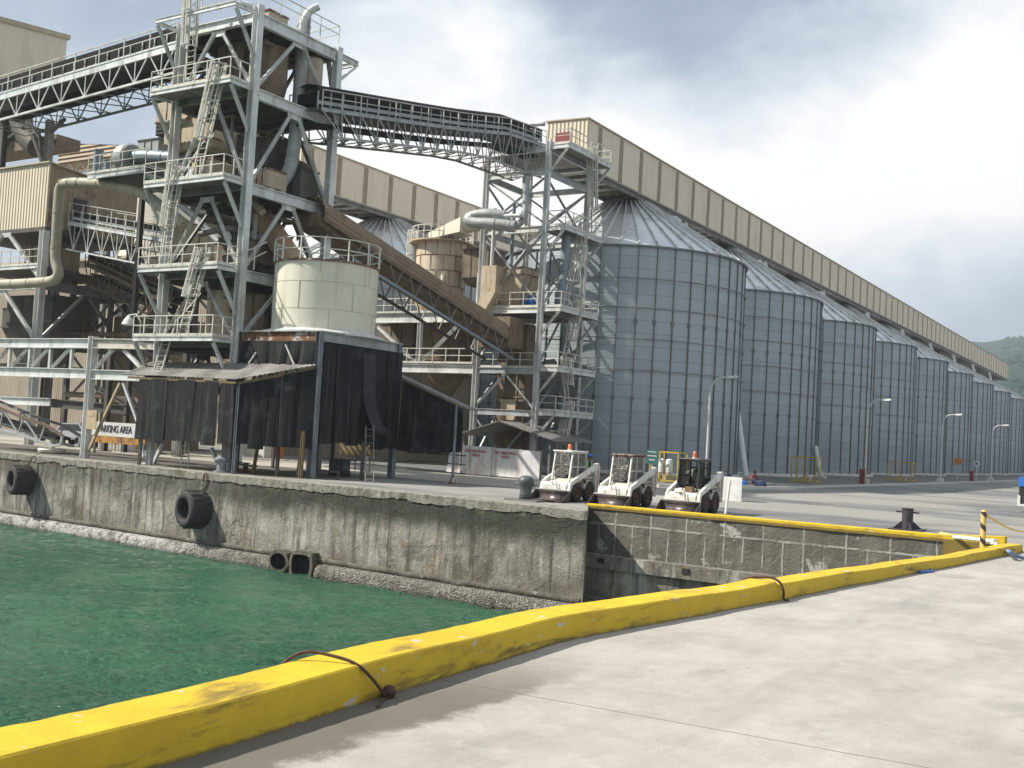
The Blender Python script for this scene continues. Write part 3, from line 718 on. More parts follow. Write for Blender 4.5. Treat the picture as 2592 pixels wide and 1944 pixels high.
# ------------------------------------------------------------------ cables bent over the kerb
def cable(pts, r, label, mt=None, name='steel_cable', group=None):
    P = [V(p) for p in pts]
    for _ in range(3):
        Q = [P[0]]
        for a, b in zip(P, P[1:]): Q += [a.lerp(b, .25), a.lerp(b, .75)]
        P = Q + [P[-1]]
    mb = MB(); mb.tube(P, r, 8); return one(name, mb, mt or M['rope_rust'], label, 'cable' if mt is None else 'rope', group)
def inner_at(y):
    for a, b in zip(KIN, KIN[1:]):
        if a.y <= y <= b.y: return a.x + (b.x - a.x) * (y - a.y) / (b.y - a.y)
    return KIN[-1].x
y = 7.85; xi = inner_at(y)
cable([(xi - .72, y - .42, -.2), (xi - .66, y - .36, .30), (xi - .55, y - .12, .46), (xi - .3, y + .0, .43), (xi - .06, y + .1, .38), (xi + .05, y + .25, .2), (xi + .07, y + .38, .05), (xi + .03, y + .47, .02), (xi + .1, y + .3, .015), (xi + .2, y + .12, .012)], .016, 'rusty brown cable looped over the yellow kerb close to the camera', group='cables bent over the kerb')
mb = MB(); mb.lathe((xi + .03, y + .5, .06), [(.0, .07), (.05, .05), (.07, 0), (.05, -.05)], 10)
one('cable_knot', mb, M['rope_rust'], 'rusty lump of cable end at the foot of the near kerb', 'cable')
y = 18.35; xi = inner_at(y)
cable([(xi - .9, y - .15, -.25), (xi - .72, y - .1, .3), (xi - .3, y, .40), (xi - .03, y + .02, .36), (xi + .06, y + .03, .18), (xi + .05, y + .02, .03), (xi + .12, y + .1, .02)], .022, 'rusty cable bent over the yellow kerb at its joint farther along', group='cables bent over the kerb')
y = 25.6; xi = inner_at(y)
cable([(xi + .02, y, .03), (xi + .12, y + .35, .03), (xi + .2, y + .5, .02), (xi + .1, y + .8, .03)], .035, 'scrap of bright blue rope lying at the foot of the yellow kerb', M['blue'], 'rope_scrap')

# ------------------------------------------------------------------ bollards
b1 = PZ(1328, 1268); b1 = V((b1.x, 36.75, 0))
bo = thing('mooring_bollard', b1, 'dark grey mushroom headed mooring bollard beside the first loader', 'bollard', 'mooring bollards on the quay')
mb = MB(); mb.box(b1 + V((-.75, -.4, .0)), b1 + V((.75, .4, .07))); mb.build('base_plate', M['mid_steel'], bo)
mb = MB(); mb.lathe(b1, [(.0, .07), (.27, .07), (.235, .3), (.23, .45), (.27, .62), (.33, .72), (.33, .82), (.27, .93), (.15, 1.0), (0, 1.02)], 24, split=False); mb.build('bollard_post', M['bollard'], bo)
mb = MB(); mb.cyl(b1 + V((-.48, 0, .66)), b1 + V((.48, 0, .66)), .05, 10); mb.build('cross_pin', M['bollard'], bo)
b2 = PZ(2296, 1342)
bo = thing('mooring_bollard', b2, 'dark purple-black pipe bollard with gusset plates standing near the yellow edging', 'bollard', 'mooring bollards on the quay')
mb = MB(); mb.box(b2 + V((-.55, -.55, 0)), b2 + V((.55, .55, .05))); mb.build('base_plate', M['dark_bollard'], bo)
mb = MB(); mb.cyl(b2 + V((0, 0, .05)), b2 + V((0, 0, .76)), .19, 20); mb.lathe(b2, [(.19, .74), (.21, .74), (.21, .78), (0, .78)], 20); mb.build('bollard_post', M['dark_bollard'], bo)
mb = MB(); mb.cyl(b2 + V((-.40, 0, .64)), b2 + V((.40, 0, .64)), .032, 8); mb.build('cross_pin', M['dark_bollard'], bo)
for k in range(4):
    a = k * pi / 2 + .5; d = V((cos(a), sin(a), 0)); s_ = V((-sin(a), cos(a), 0)) * .015
    mb = MB(); mb.prism([b2 + d * .2 + V((0, 0, .05)) - s_, b2 + d * .52 + V((0, 0, .05)) - s_, b2 + d * .2 + V((0, 0, .32)) - s_], s_ * 2); mb.build('gusset', M['dark_bollard'], bo)
b3 = PZ(535, 1196); b3 = V((b3.x, 36.55, 0))
bo = thing('mooring_bollard', b3, 'small grey bollard at the quay edge under the black curtain shed', 'bollard', 'mooring bollards on the quay')
mb = MB(); mb.lathe(b3, [(0, .02), (.34, .02), (.34, .08), (.22, .1), (.2, .35), (.26, .5), (.36, .58), (.36, .66), (.24, .74), (0, .76)], 20, split=True); mb.build('bollard_post', mat('pale_bollard', (.26, .28, .3), (.16, .17, .18), 5, .45), bo)
# striped post, white pipe, hose, chain, blue rope at the far right
sp = PZ(2487, 1388, .2); sp = V((sp.x, sp.y, .16))
ps = thing('striped_post', sp, 'yellow and black striped post standing on the yellow kerb at the right', 'post')
mb = MB()
t = NT('striped_paint'); o = t.sep(); ang = t.math('ARCTAN2', t.math('SUBTRACT', o[1], sp.y), t.math('SUBTRACT', o[0], sp.x))
f = t.math('FRACT', t.math('ADD', t.math('MULTIPLY', o[2], 2.6), t.math('MULTIPLY', ang, .159)))
c = t.mix(t.ramp(f, .60, .63), (.62, .44, .13), (.045, .025, .03)); M['striped'] = t.done(c, .5)
mb.cyl(sp, sp + V((0, 0, 1.05)), .075, 14); mb.build('post_tube', M['striped'], ps)
mb = MB(); mb.lathe(sp + V((0, 0, 1.05)), [(.075, 0), (.06, .03), (0, .045)], 14); mb.build('post_cap', M['yellow_stripe'], ps)
pp = thing('water_pipe', (-6, 36, 0), 'white painted water pipe with yellow end lying across the kerb corner', 'pipe')
a = PY(2412, 1359, BLK); b = PY(2515, 1371, 35.3); e1 = PY(2380, 1351, BLK + .2)
mb = MB(); mb.tube([a, a.lerp(b, .5) + V((0, 0, .01)), b, b + V((.06, -.02, -.02)), b + V((.08, -.02, -.32))], .065, 10); mb.build('pipe_run', M['white'], pp)
mb = MB(); mb.cyl(e1, a, .075, 10); mb.build('pipe_end', M['yellow_stripe'], pp)
mb = MB(); mb.lathe(b, [(.0, -.09), (.09, -.08), (.09, .08), (0, .09)], 10); mb.build('elbow', M['white'], pp)
h0 = b + V((.1, -.02, -.30)); hz_ = [h0, h0 + V((.35, -.05, .02)), PZ(2548, 1392, .3), PZ(2572, 1408, .1), PZ(2600, 1414, .04), PZ(2680, 1418, .04)]
cable(hz_, .05, 'blue grey hose running from the white pipe over the kerb to the right', M['rope_blue'], 'hose')
mb = MB(); ca = sp + V((.08, .05, .95)); cb = PY(2640, 1338, 40); pts = [ca.lerp(cb, k / 16) + V((0, 0, -.25 * sin(pi * k / 16))) for k in range(17)]
mb.tube(pts, .028, 6); one('barrier_chain', mb, M['yellow_stripe'], 'yellow chain hung from the striped post toward the right', 'chain')
# ------------------------------------------------------------------ silos
SX, SR, SY, SS, EZ, AZ = -40.5, 9.9, 80.3, 21.3, 16.75, 22.45
def silo_mat(name, base, alt, rough, metal):
    t = NT(name); tcn = t.n('ShaderNodeTexCoord'); ob = tcn.outputs['Object']; o = t.sep(ob)
    ang = t.math('ARCTAN2', o[1], o[0])
    sect = t.math('FLOOR', t.math('MULTIPLY', ang, 22 / pi)); tier = t.math('FLOOR', t.math('MULTIPLY', o[2], 1 / .94))
    wn_ = t.n('ShaderNodeTexWhiteNoise', noise_dimensions='3D'); t.l(t.comb(t.math('FLOOR', t.math('MULTIPLY', t.math('ADD', sect, t.math('MULTIPLY', tier, 1.0)), .5)), tier, 0), wn_.inputs['Vector'])
    wt_ = t.n('ShaderNodeTexWhiteNoise', noise_dimensions='1D'); t.l(t.math('FLOOR', t.math('MULTIPLY', o[2], 1 / 2.82)), wt_.inputs['W'])
    f = t.math('ADD', t.math('MULTIPLY', wn_.outputs['Value'], .55), t.math('MULTIPLY', t.noise(.35, 5, .6), .45))
    c = t.mix(f, base, alt)
    c = t.mix(t.math('MULTIPLY', t.ramp(o[2], 7.5, 1.5), .30), c, [x * .55 for x in base])                      # wall tone darkens towards the foot
    c = t.mix(t.math('MULTIPLY', t.ramp(t.noise(1, 4, .6, t.mapped((2.4, 2.4, .13))), .58, .72), .35), c, (.5, .5, .46))   # pale run-off
    seam = t.math('ABSOLUTE', t.math('SUBTRACT', t.math('FRACT', t.math('MULTIPLY', o[2], 1 / .94)), .5))
    c = t.mix(t.math('MULTIPLY', t.ramp(seam, .462, .482), .4), c, (.11, .115, .115))
    c = t.mix(t.math('MULTIPLY', t.ramp(t.noise(.9, 6, .75), .64, .74), .4), c, (.24, .16, .10))
    rib = t.math('SINE', t.math('MULTIPLY', o[2], 2 * pi / .104))
    return t.done(c, rough, metal, t.bump(rib, .35, .012), .5)
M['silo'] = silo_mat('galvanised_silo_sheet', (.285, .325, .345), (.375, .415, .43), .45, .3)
M['stiff'] = mat('silo_stiffener', (.18, .195, .20), (.125, .135, .14), .8, .5, .4, patch=(RUST, 1.2, .62, .75))
M['ring'] = mat('wind_ring_pipe', (.31, .30, .29), (.21, .19, .175), 1, .55, .3, patch=(RUST, .8, .52, .68))
t = NT('silo_roof_sheet'); tcn = t.n('ShaderNodeTexCoord'); o = t.sep(tcn.outputs['Object'])
c = t.mix(t.ramp(t.noise(.3, 5, .6), .35, .65), (.66, .68, .69), (.74, .75, .75))
rad = t.math('SQRT', t.math('ADD', t.math('MULTIPLY', o[0], o[0]), t.math('MULTIPLY', o[1], o[1])))
c = t.mix(t.math('MULTIPLY', t.math('MULTIPLY', t.ramp(t.math('ADD', rad, t.math('MULTIPLY', t.noise(.7, 6, .7), 2.5)), 6.6, 2.6), .92), 1.0), c, (.12, .105, .085))   # grain dust crust round the filling hatch
c = t.mix(t.math('MULTIPLY', t.ramp(t.noise(.5, 6, .7, t.mapped((1, 1, .5))), .5, .64), .6), c, (.30, .25, .19))
M['silo_roof'] = t.done(c, .4, .6, t.bump(t.noise(3, 4, .6), .15, .02))
def make_silo():
    root = thing('grain_silo', (0, 0, 0), '', 'silo', 'galvanised grain silos')
    mb = MB(); N = 88
    ring = lambda r, z: [V((r * cos(2 * pi * k / N), r * sin(2 * pi * k / N), z)) for k in range(N)]
    mb.grid([ring(SR, .35 + (EZ - .35) * j / 6) for j in range(7)], True, 0, True)
    NS = 44
    for k in range(NS):
        a = 2 * pi * k / NS; d = V((cos(a), sin(a), 0)); s_ = V((-sin(a), cos(a), 0))
        for z0_, z1_, w_ in ((.35, 5.6, .10), (5.6, 11.2, .075), (11.2, EZ - .05, .06)):
            c0 = d * (SR + .045)
            mb.hexa([c0 + s_ * a_ * w_ / 2 + d * b_ * .045 + V((0, 0, z)) for z in (z0_, z1_) for a_, b_ in ((-1, -1), (-1, 1), (1, 1), (1, -1))], 1)
            for zz in ([z0_] if z0_ > 1 else []): mb.hexa([c0 + s_ * a_ * .12 + d * b_ * .06 + V((0, 0, z)) for z in (zz - .16, zz + .16) for a_, b_ in ((-1, -1), (-1, 1), (1, 1), (1, -1))], 1)
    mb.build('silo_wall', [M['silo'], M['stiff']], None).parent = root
    for z in (7.7, 9.95, 12.2, 14.35):
        mb = MB(); rr = SR + .13; rows = []
        for k in range(N):
            a = 2 * pi * k / N; c0 = V((rr * cos(a), rr * sin(a), z)); d = V((cos(a), sin(a), 0))
            rows.append([c0 + d * (.032 * cos(q * pi / 3)) + V((0, 0, .032 * sin(q * pi / 3))) for q in range(6)])
        rows.append(rows[0]); mb.grid(rows, True, 0, True)
        for k in range(44):
            a = 2 * pi * k / 44; mb.box(V((rr * cos(a) - .04, rr * sin(a) - .04, z - .05)), V((rr * cos(a) + .04, rr * sin(a) + .04, z + .02)))
        mb.build('wind_ring', M['ring'], None).parent = root
    mb = MB(); NR = 44; zr = lambda r: EZ + (AZ - EZ) * (1 - (r - .8) / (SR + .12 - .8))
    mb.grid([[V((r * cos(2 * pi * k / 88), r * sin(2 * pi * k / 88), zr(r) + (0 if r > 1 else 0))) for k in range(88)] for r in (SR + .12, 6.5, 3.5, .8)], True, 0, True)
    for k in range(NR):
        a = 2 * pi * k / NR; d = V((cos(a), sin(a), 0)); s_ = V((-sin(a), cos(a), 0)); r_in = 1.0 if k % 2 == 0 else 1.0
        p = d * (SR + .15) + V((0, 0, zr(SR + .15) + .06)); q = d * r_in + V((0, 0, zr(r_in) + .06))
        mb.hexa([x + s_ * a_ * ww + V((0, 0, b_)) for x, ww in ((p, .062), (q, .035)) for a_, b_ in ((-1, -.06), (1, -.06), (1, .12), (-1, .12))], 1)
    mb.build('silo_roof', [M['silo_roof'], M['steel_clean']], None).parent = root
    mb = MB(); mb.lathe((0, 0, 0), [(SR + .05, EZ - .1), (SR + .2, EZ - .1), (SR + .2, EZ + .02), (SR + .05, EZ + .04)], 88); mb.build('eave_ring', M['stiff'], None).parent = root
    mb = MB(); mb.lathe((0, 0, 0), [(.85, AZ - .1), (.85, AZ + .45), (.45, AZ + .55), (0, AZ + .55)], 20); mb.build('filling_hatch', M['dark_steel'], None).parent = root
    mb = MB(); mb.lathe((0, 0, 0), [(SR + .35, .0), (SR + .35, .3), (SR + .3, .38), (SR - .2, .38)], 88); mb.build('concrete_base', M['conc_white'], None).parent = root
    for a in (radians(62),):              # gooseneck vent on the roof slope
        d = V((cos(a), sin(a), 0)); r_ = 4.4; b = d * r_ + V((0, 0, zr(r_)))
        mb = MB(); mb.tube([b - V((0, 0, .3)), b + V((0, 0, .75)), b + V((0, 0, 1.0)) + d * .2, b + V((0, 0, 1.05)) + d * .6, b + V((0, 0, .8)) + d * .95], [.3, .3, .34, .36, .4], 12); mb.build('roof_vent', M['steel_clean'], None).parent = root
    return root
proto = make_silo()
ords = ['nearest galvanised grain silo of the front row, largest in view, beside the steel tower', 'second grain silo of the front row, with a leaning pipe at its foot', 'third grain silo of the front row, with a thinner leaning pipe at its foot', 'fourth grain silo counting away from the camera in the front row', 'fifth grain silo along the front row, mid distance', 'sixth grain silo along the front row beyond the second lamp post', 'seventh grain silo along the receding front row', 'eighth grain silo along the receding front row', 'ninth grain silo of the front row, second smallest at the right edge', 'farthest grain silo of the front row at the right edge of the picture']
for i, lb in enumerate(ords):
    o = proto if i == 0 else copy_tree(proto)
    o.location = (SX, SY + i * SS, 0); o['label'] = lb; o.scale.z = (1.025, 1.015, 1.005, 1, .995, .98, .97, .965, .955, .95)[i]
GX2 = -66.3
for i, lb in enumerate(['grey grain silo of the back row, its ribbed cone seen under the far gallery', 'grain silo of the back row standing behind the nearest front silo']):
    o = copy_tree(proto); o.location = (GX2, SY + i * SS, 0); o['label'] = lb
    o.rotation_euler.z = .07

# ------------------------------------------------------------------ enclosed conveyor galleries over the silos
def gallery(xc, ya, yb, label, hw=1.75, zb=22.85, zt=26.35, first=1.75, step=3.62):
    g = thing('conveyor_gallery', (xc, ya, 0), label, 'conveyor gallery', 'enclosed conveyor galleries over the silos')
    x0_, x1_ = xc - hw, xc + hw
    mb = MB(); mb.face([(x0_, ya, zb), (x1_, ya, zb), (x1_, ya, zt), (x0_, ya, zt + .12)]); mb.build('end_wall', M['cladding'], g)
    for nm, xx, sg in (('side_wall', x1_, 1), ('side_wall', x0_, -1)):
        mb = MB(); top = zt if sg > 0 else zt + .12
        q = [(xx, ya, zb), (xx, yb, zb), (xx, yb, top), (xx, ya, top)]
        mb.face(q if sg > 0 else q[::-1])
        k = 0
        while ya + first + k * step < yb - .4:
            y_ = ya + first + k * step; ww = .58
            if sg > 0: mb.box((xx + .004, y_, zb + .03), (xx + .03, y_ + ww, zt - .12), 1)
            k += 1
        mb.build(nm, [M['cladding_side'], M['strip']], g)
    mb = MB(); mb.face([(x0_, yb, zb), (x1_, yb, zb), (x1_, yb, zt), (x0_, yb, zt + .12)][::-1]); mb.build('end_wall', M['cladding'], g)
    mb = MB(); mb.prism([(x0_ - .12, ya - .1, zt + .125), (x1_ + .12, ya - .1, zt + .005), (x1_ + .12, ya - .1, zt + .10), (x0_ - .12, ya - .1, zt + .22)], (0, yb - ya + .2, 0)); mb.build('roof', M['trim'], g)
    mb = MB(); mb.box((x0_ - .02, ya, zb - .14), (x1_ + .02, yb, zb - .003)); mb.build('floor', M['soffit'], g)
    mb = MB()
    for xx in (x0_ + .25, x1_ - .25): mb.box((xx - .1, ya, zb - .5), (xx + .1, yb, zb - .143))
    y_ = ya + .3
    while y_ < yb: mb.box((x0_ + .36, y_ - .07, zb - .42), (x1_ - .36, y_ + .07, zb - .143)); y_ += 1.81
    mb.build('underside_framing', M['mid_steel'], g)
    mb = MB(); mb.box((x1_ + .001, ya - .06, zb), (x1_ + .06, ya + .12, zt)); mb.build('corner_trim', M['trim'], g)
    return g
g1 = gallery(-40.35, 69.3, 286, 'long beige conveyor gallery with dark strips running above the front row of silos')
g2 = gallery(GX2, 66.5, 150, 'beige conveyor gallery with dark strips above the back row of silos', first=.8)
mb = MB(); mb.box((-41.3, 69.22, 23.6), (-40.1, 69.296, 25.5)); mb.build('red_door', M['red'], g1)
mb = MB(); mb.tube([(-42.4, 69.4, 26.4), (-43.5, 69.2, 26.4), (-44, 69.1, 26.0)], .18, 8); mb.build('roof_duct', M['steel'], g1)
# raking props between gallery and silo roofs
proto = None
for i in range(9):
    y = SY + SS * (i + .5) - 2.4
    if proto is None:
        proto = thing('gallery_prop', (-39.2, y, 0), 'x', 'prop', 'props carrying the front gallery')
        mb = MB(); mb.beam((-38.9, y, 22.35), (-37.9, y + .9, 18.6), .34, .34); mb.build('prop_leg', M['steel_clean'], proto)
        mb = MB(); mb.beam((-41.8, y, 22.35), (-42.8, y + .9, 18.6), .34, .34); mb.build('prop_leg', M['steel_clean'], proto)
        o = proto
    else: o = copy_tree(proto)
    o.location.y = y
    o['label'] = 'pale steel prop under the front gallery between silos %s and %s of the row' % (('one', 'two', 'three', 'four', 'five', 'six', 'seven', 'eight', 'nine')[i], ('two', 'three', 'four', 'five', 'six', 'seven', 'eight', 'nine', 'ten')[i])
# pipes leaning at the silo feet
for k, (b, tp) in enumerate((((1892, 1215), (1862, 1020)), ((2080, 1213), (2064, 1130)))):
    p = PZ(*b); p = V((p.x + .3, p.y - 1.2, .13)); q = PY(*tp, p.y + .5)
    mb = MB(); mb.cyl(p, q, .27 if k == 0 else .22, 12); mb.box(p + V((-.4, -.4, 0)), p + V((.4, .4, .25)))
    one('leaning_pipe', mb, M['steel_clean'], ('tall pale pipe leaning between the first and second silo' if k == 0 else 'shorter pale pipe leaning between the second and third silo'), 'pipe', 'pipes leaning at the silo feet')
M['rust_chute'] = mat('rusty_tan_chute', (.40, .28, .18), (.28, .18, .11), 1.4, .7, patch=((.36, .16, .07), .9, .55, .7))
# ------------------------------------------------------------------ main transfer tower
S_, D_ = M['steel_clean'], M['dark_steel']
XL, XR, YF, YB = -46.15, -40.45, 37.9, 43.9
LV = [6.55, 10.1, 14.5, 19.35, 23.2]
tw = thing('transfer_tower', ((XL + XR) / 2, (YF + YB) / 2, 0), 'tall pale steel transfer tower with chevron braces, platforms and caged ladders at the quay edge', 'tower')
for x in (XL, XR):
    for y in (YF, YB):
        mb = MB(); mb.ibeam((x, y, 0), (x, y, 23.55 if y == YF else 23.4), .40, .40, .04, (1, 0, 0)); mb.box((x - .35, y - .35, 0), (x + .35, y + .35, .05)); mb.build('column', S_, tw)
for i, z in enumerate(LV):
    hh = .62 if z > 20 else .55
    hf_ = .5 if i == 4 else .38
    for y in (YF, YB): part_beam(tw, 'floor_beam', (XL + .22, y, z - hf_ / 2), (XR - .22, y, z - hf_ / 2), .26, hf_, S_ if (y == YF and i == 4) else M['mid_steel'])  # lower front beams darkened in colour for the platform's shadow
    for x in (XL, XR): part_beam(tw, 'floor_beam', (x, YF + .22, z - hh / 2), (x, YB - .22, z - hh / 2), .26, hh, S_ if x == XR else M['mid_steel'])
    mb = MB()
    for k in range(1, 5): mb.ibeam((XL + .15, YF + k * 1.2, z - .34), (XR - .15, YF + k * 1.2, z - .34), .18, .34)
    for k in range(1, 4): mb.beam((XL + k * 1.42, YF + .15, z - .12), (XL + k * 1.42, YB - .15, z - .12), .08, .1)
    mb.build('floor_framing', M['dark_steel'], tw)
    rg = random.Random(40 + i)
    for k in range(7):
        x_, y_ = rg.uniform(XL + .6, XR - .6), rg.uniform(YF + .8, YB - .8); d_ = rg.choice(((1, 0), (0, 1))); l_ = rg.uniform(1., 2.6); zz_ = z - rg.uniform(.6, 1.5)
        a_ = V((x_, y_, zz_)); b_ = V((min(max(x_ + d_[0] * l_, XL + .3), XR - .3), min(y_ + d_[1] * l_, YB - .3), zz_)); mb = MB(); mb.tube([a_, a_.lerp(b_, .5), b_, b_ + V((0, 0, -rg.uniform(.2, 1.4)))], rg.uniform(.05, .13), 8); mb.build('pipe', M['dusty_duct'] if k % 2 else M['mid_steel'], tw)
    mb = MB(); mb.box((XL + .14, YF + .14, z - .06), (XR - .14, YB - .14, z)); mb.build('floor_plate', M['floor_plate'], tw)
zz = [0.05] + LV
for i in range(len(LV)):
    lo, hi = zz[i] + (.1 if i else 2.2), LV[i] - .58
    if i == 0: lo = 1.6
    for (a, b, yy) in ((XL, XR, YF), (XL, XR, YB)):
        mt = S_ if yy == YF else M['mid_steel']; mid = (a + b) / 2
        if i == 0 and yy == YF: continue
        part_beam(tw, 'brace', (a + .2, yy, lo), (mid - .25, yy, hi), .155, .155, mt)
        part_beam(tw, 'brace', (b - .2, yy, lo), (mid + .25, yy, hi), .155, .155, mt)
        mb = MB(); mb.box((mid - .5, yy - .02, hi - .25), (mid + .5, yy + .02, hi + .03)); mb.build('gusset', mt, tw)
    for xx in (XL, XR):
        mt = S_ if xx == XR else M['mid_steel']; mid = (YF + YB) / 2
        if i == 0 and xx == XR: continue
        part_beam(tw, 'brace', (xx, YF + .2, lo), (xx, mid - .25, hi), .155, .155, mt)
        part_beam(tw, 'brace', (xx, YB - .2, lo), (xx, mid + .25, hi), .155, .155, mt)
        mb = MB(); mb.box((xx - .02, mid - .5, hi - .25), (xx + .02, mid + .5, hi + .03)); mb.build('gusset', mt, tw)
# front platforms, knee braces, ladders
PF = 36.3
for i, z in enumerate(LV):
    xl = XL - .15
    part_beam(tw, 'platform_edge', (xl, PF, z - .12), (XR + .05, PF, z - .12), .1, .22, M['steel_clean'])
    for x in (xl, XR): part_beam(tw, 'platform_edge', (x, PF + .05, z - .14), (x, YF - .24, z - .12), .1, .2, M['steel_clean'])
    for x in (xl + .05, XR): part_beam(tw, 'knee_brace', (x, PF + .1, z - .3), (x, YF - .15, z - 2.3), .15, .15, S_)
    if i < 4:
        mb = MB(); mb.box((xl + .06, PF + .06, z - .07), (XR - .06, YF - .14, z - .02)); mb.build('platform_grating', M['mid_steel'], tw)
        rp = [(xl, YF - .3, z), (xl, PF, z), (XR, PF, z), (XR, YF - .3, z)]
        mb = MB(); railing(mb, rp, 1.05, .85); mb.build('railing', M['rail'], tw)
for (u0, v0), (u1, v1), z0, z1 in (((416, 660), (447, 474), LV[1], LV[2]), ((497, 430), (550, 226), LV[2], LV[3]), ((480, 208), (487, 52), LV[3], LV[4] + 1.0), ((462, 829), (508, 687), LV[0], LV[1]), ((400, 938), (424, 856), 4.9, LV[0])):
    p, q = PY(u0, v0, PF + .4), PY(u1, v1, PF + .35)
    ladder(tw, (p.x, PF + .4, z0), (q.x, PF + .35, z1 + .05), (1, 0, 0), (0, -1, 0), w=.6)
# roof: rails and machinery
mb = MB(); railing(mb, [(XL, YF, 23.6), (XR, YF, 23.6), (XR, YB, 23.6), (XL, YB, 23.6)], 1.0, 1.5, .02, True, False); mb.build('railing', M['rail'], tw)
mb = MB()
for x in (XR + .0,):
    mb.ibeam((x, YB, 23.0), (x + .0, YB + 1.6, 23.0), .2, .3); mb.ibeam((x - 1.6, YB + 1.6, 23.0), (x + .1, YB + 1.6, 23.0), .16, .26); mb.beam((x, YB + 1.5, 22.8), (x, YB + .2, 21.6), .14, .14)
mb.build('roof_bracket', S_, tw)
# things carried inside and on the tower
def duct(pts, r, mt, label, cat='duct', group=None, name='duct', rings=True):
    P = [V(p) for p in pts]
    for _ in range(2):
        Q = [P[0]]
        for a, b in zip(P, P[1:]):
            L = (b - a).length; e = min(.3, .9 * r / max(L, .01) + .0)
            Q += [a.lerp(b, e), a.lerp(b, 1 - e)]
        P = Q + [P[-1]]
    mb = MB(); mb.tube(P, r, 14)
    if rings:
        for a, b in zip(pts, pts[1:]):
            a, b = V(a), V(b); d = (b - a).normalized()
            if (b - a).length > 4 * r:
                for f in (.2, .8): c = a.lerp(b, f); mb.cyl(c - d * .03, c + d * .03, r * 1.08, 14)
    return one(name, mb, mt, label, cat, group)
def hopper(c, top, bot, h, mt, label, neck=None, name='hopper', cat='hopper', frame_=True):
    c = V(c); mb = MB(); a, b = top; e, f = bot
    r1 = [c + V((sx * a, sy * b, h)) for sx, sy in ((-1, -1), (1, -1), (1, 1), (-1, 1))]; r0 = [c + V((sx * e, sy * f, 0)) for sx, sy in ((-1, -1), (1, -1), (1, 1), (-1, 1))]
    mb.grid([r0, r1], False, 0, True); mb.face(r1); mb.face(r0[::-1])
    if neck: mb.box(c + V((-a, -b, h)), c + V((a, b, h + neck)))
    th = thing(name, c, label, cat); mb.build('hopper_body', mt, th)
    if frame_:
        mb = MB()
        for zf in ([h, h + neck] if neck else [h]):
            z = zf
            for p, q in (((-a, -b), (a, -b)), ((a, -b), (a, b)), ((a, b), (-a, b)), ((-a, b), (-a, -b))): mb.beam(c + V((p[0] * 1.02, p[1] * 1.02, z)), c + V((q[0] * 1.02, q[1] * 1.02, z)), .09, .09)
        for sx in (-.33, .33): mb.beam(c + V((a * sx, -b * 1.01 if neck else -b, h)), c + V((a * sx, -b * 1.01, h + (neck or .1))), .06, .06)
        mb.build('stiffening_ribs', M['rusty'] if mt is M['beige_bin'] else M['dark_steel'], th)
    return th
def vessel(c, r, prof, mt, label, name='dust_bin', cat='bin', n=28):
    th = thing(name, c, label, cat); mb = MB(); mb.lathe(c, prof, n); mb.build('shell', mt, th); return th
hopper((-44.3, 40.6, 19.9), (1.0, .9), (.7, .6), .5, M['dusty_duct'], 'grimy square bin under the tower roof, behind the front chevron', 2.4)
vessel(V((-42.0, 40.4, 19.35)), .95, [(0, 0), (.75, 0), (.95, .9), (.95, 3.0), (0, 3.0)], M['dusty_duct'], 'grimy round bin beneath the tower roof next to the corner column')
vessel(V((-41.2, 42.8, 19.35)), .55, [(0, 0), (.4, 0), (.55, .5), (.55, 3.1), (0, 3.1)], M['beige_bin'], 'slim beige bin under the tower roof near its back corner')
hopper((-43.6, 42.3, 15.6), (.9, .9), (.5, .5), .8, M['dark_steel'], 'dark transfer hopper hanging below the second platform of the tower', 1.6)
duct([(-45.6, 42.6, 17.6), (-43.0, 42.6, 17.2), (-41.2, 42.9, 16.4)], .28, M['dusty_duct'], 'dusty pipe crossing the tower below the second platform')
duct([(-45.4, 39.4, 12.4), (-43.2, 39.6, 12.7), (-41.0, 40.0, 12.0)], .16, M['mid_steel'], 'thin dull pipe crossing the tower above the fourth platform', 'pipe')
hopper((-44.9, 39.5, 14.8), (.8, .7), (.6, .5), .4, M['beige_bin'], 'beige machine casing on the third platform of the tower', 1.1)
hopper((-41.9, 40.8, 14.62), (.6, .7), (.55, .6), .2, M['beige_bin'], 'small beige casing beside the corner column on the third platform', 1.0)
hopper((-43.6, 41.5, 10.3), (1.5, 1.3), (1.0, 1.0), .6, M['dusty_duct'], 'brown conveyor casing on the fourth tower platform', 1.2)
vessel(V((-43.6, 40.9, 6.6)), 1.7, [(0, 0), (1.7, 0), (1.7, 2.7), (1.2, 3.0), (0, 3.0)], M['beige_bin'], 'wide beige round tank on the lowest tower platform behind the railing')
hopper((-45.0, 42.6, 10.6), (.9, 1.0), (.9, 1.0), .1, M['dark_steel'], 'dark machine casing at the back of the fourth tower platform', 2.6)
hopper((-42.2, 42.9, 6.8), (1.2, .8), (1.2, .8), .1, M['dark_steel'], 'dark casing behind the round tank on the lowest tower platform', 2.4)
hopper((-45.2, 42.7, 14.7), (.8, .9), (.8, .9), .1, M['mid_steel'], 'grey cabinet at the back left of the third tower platform', 2.7)
hopper((-41.6, 42.8, 14.6), (.7, .7), (.7, .7), .1, M['dark_steel'], 'dark drive casing at the back right of the third tower platform', 1.6)
duct([(-41.2, 41.9, 24.6), (-41.2, 41.9, 21.5), (-41.2, 41.9, 19.0), (-41.35, 41.8, 16.2), (-41.9, 41.4, 15.0), (-43.0, 40.9, 14.7)], .36, M['steel'], 'long grey down pipe running through the tower roof and elbowing left', group='down pipes of the tower')
duct([PY(612, 475, 41.7), PY(660, 545, 41.5), PY(705, 610, 41.3), PY(748, 672, 41.1)], .62, M['rust_chute'], 'wide rusty brown chute slanting down to the white tank')
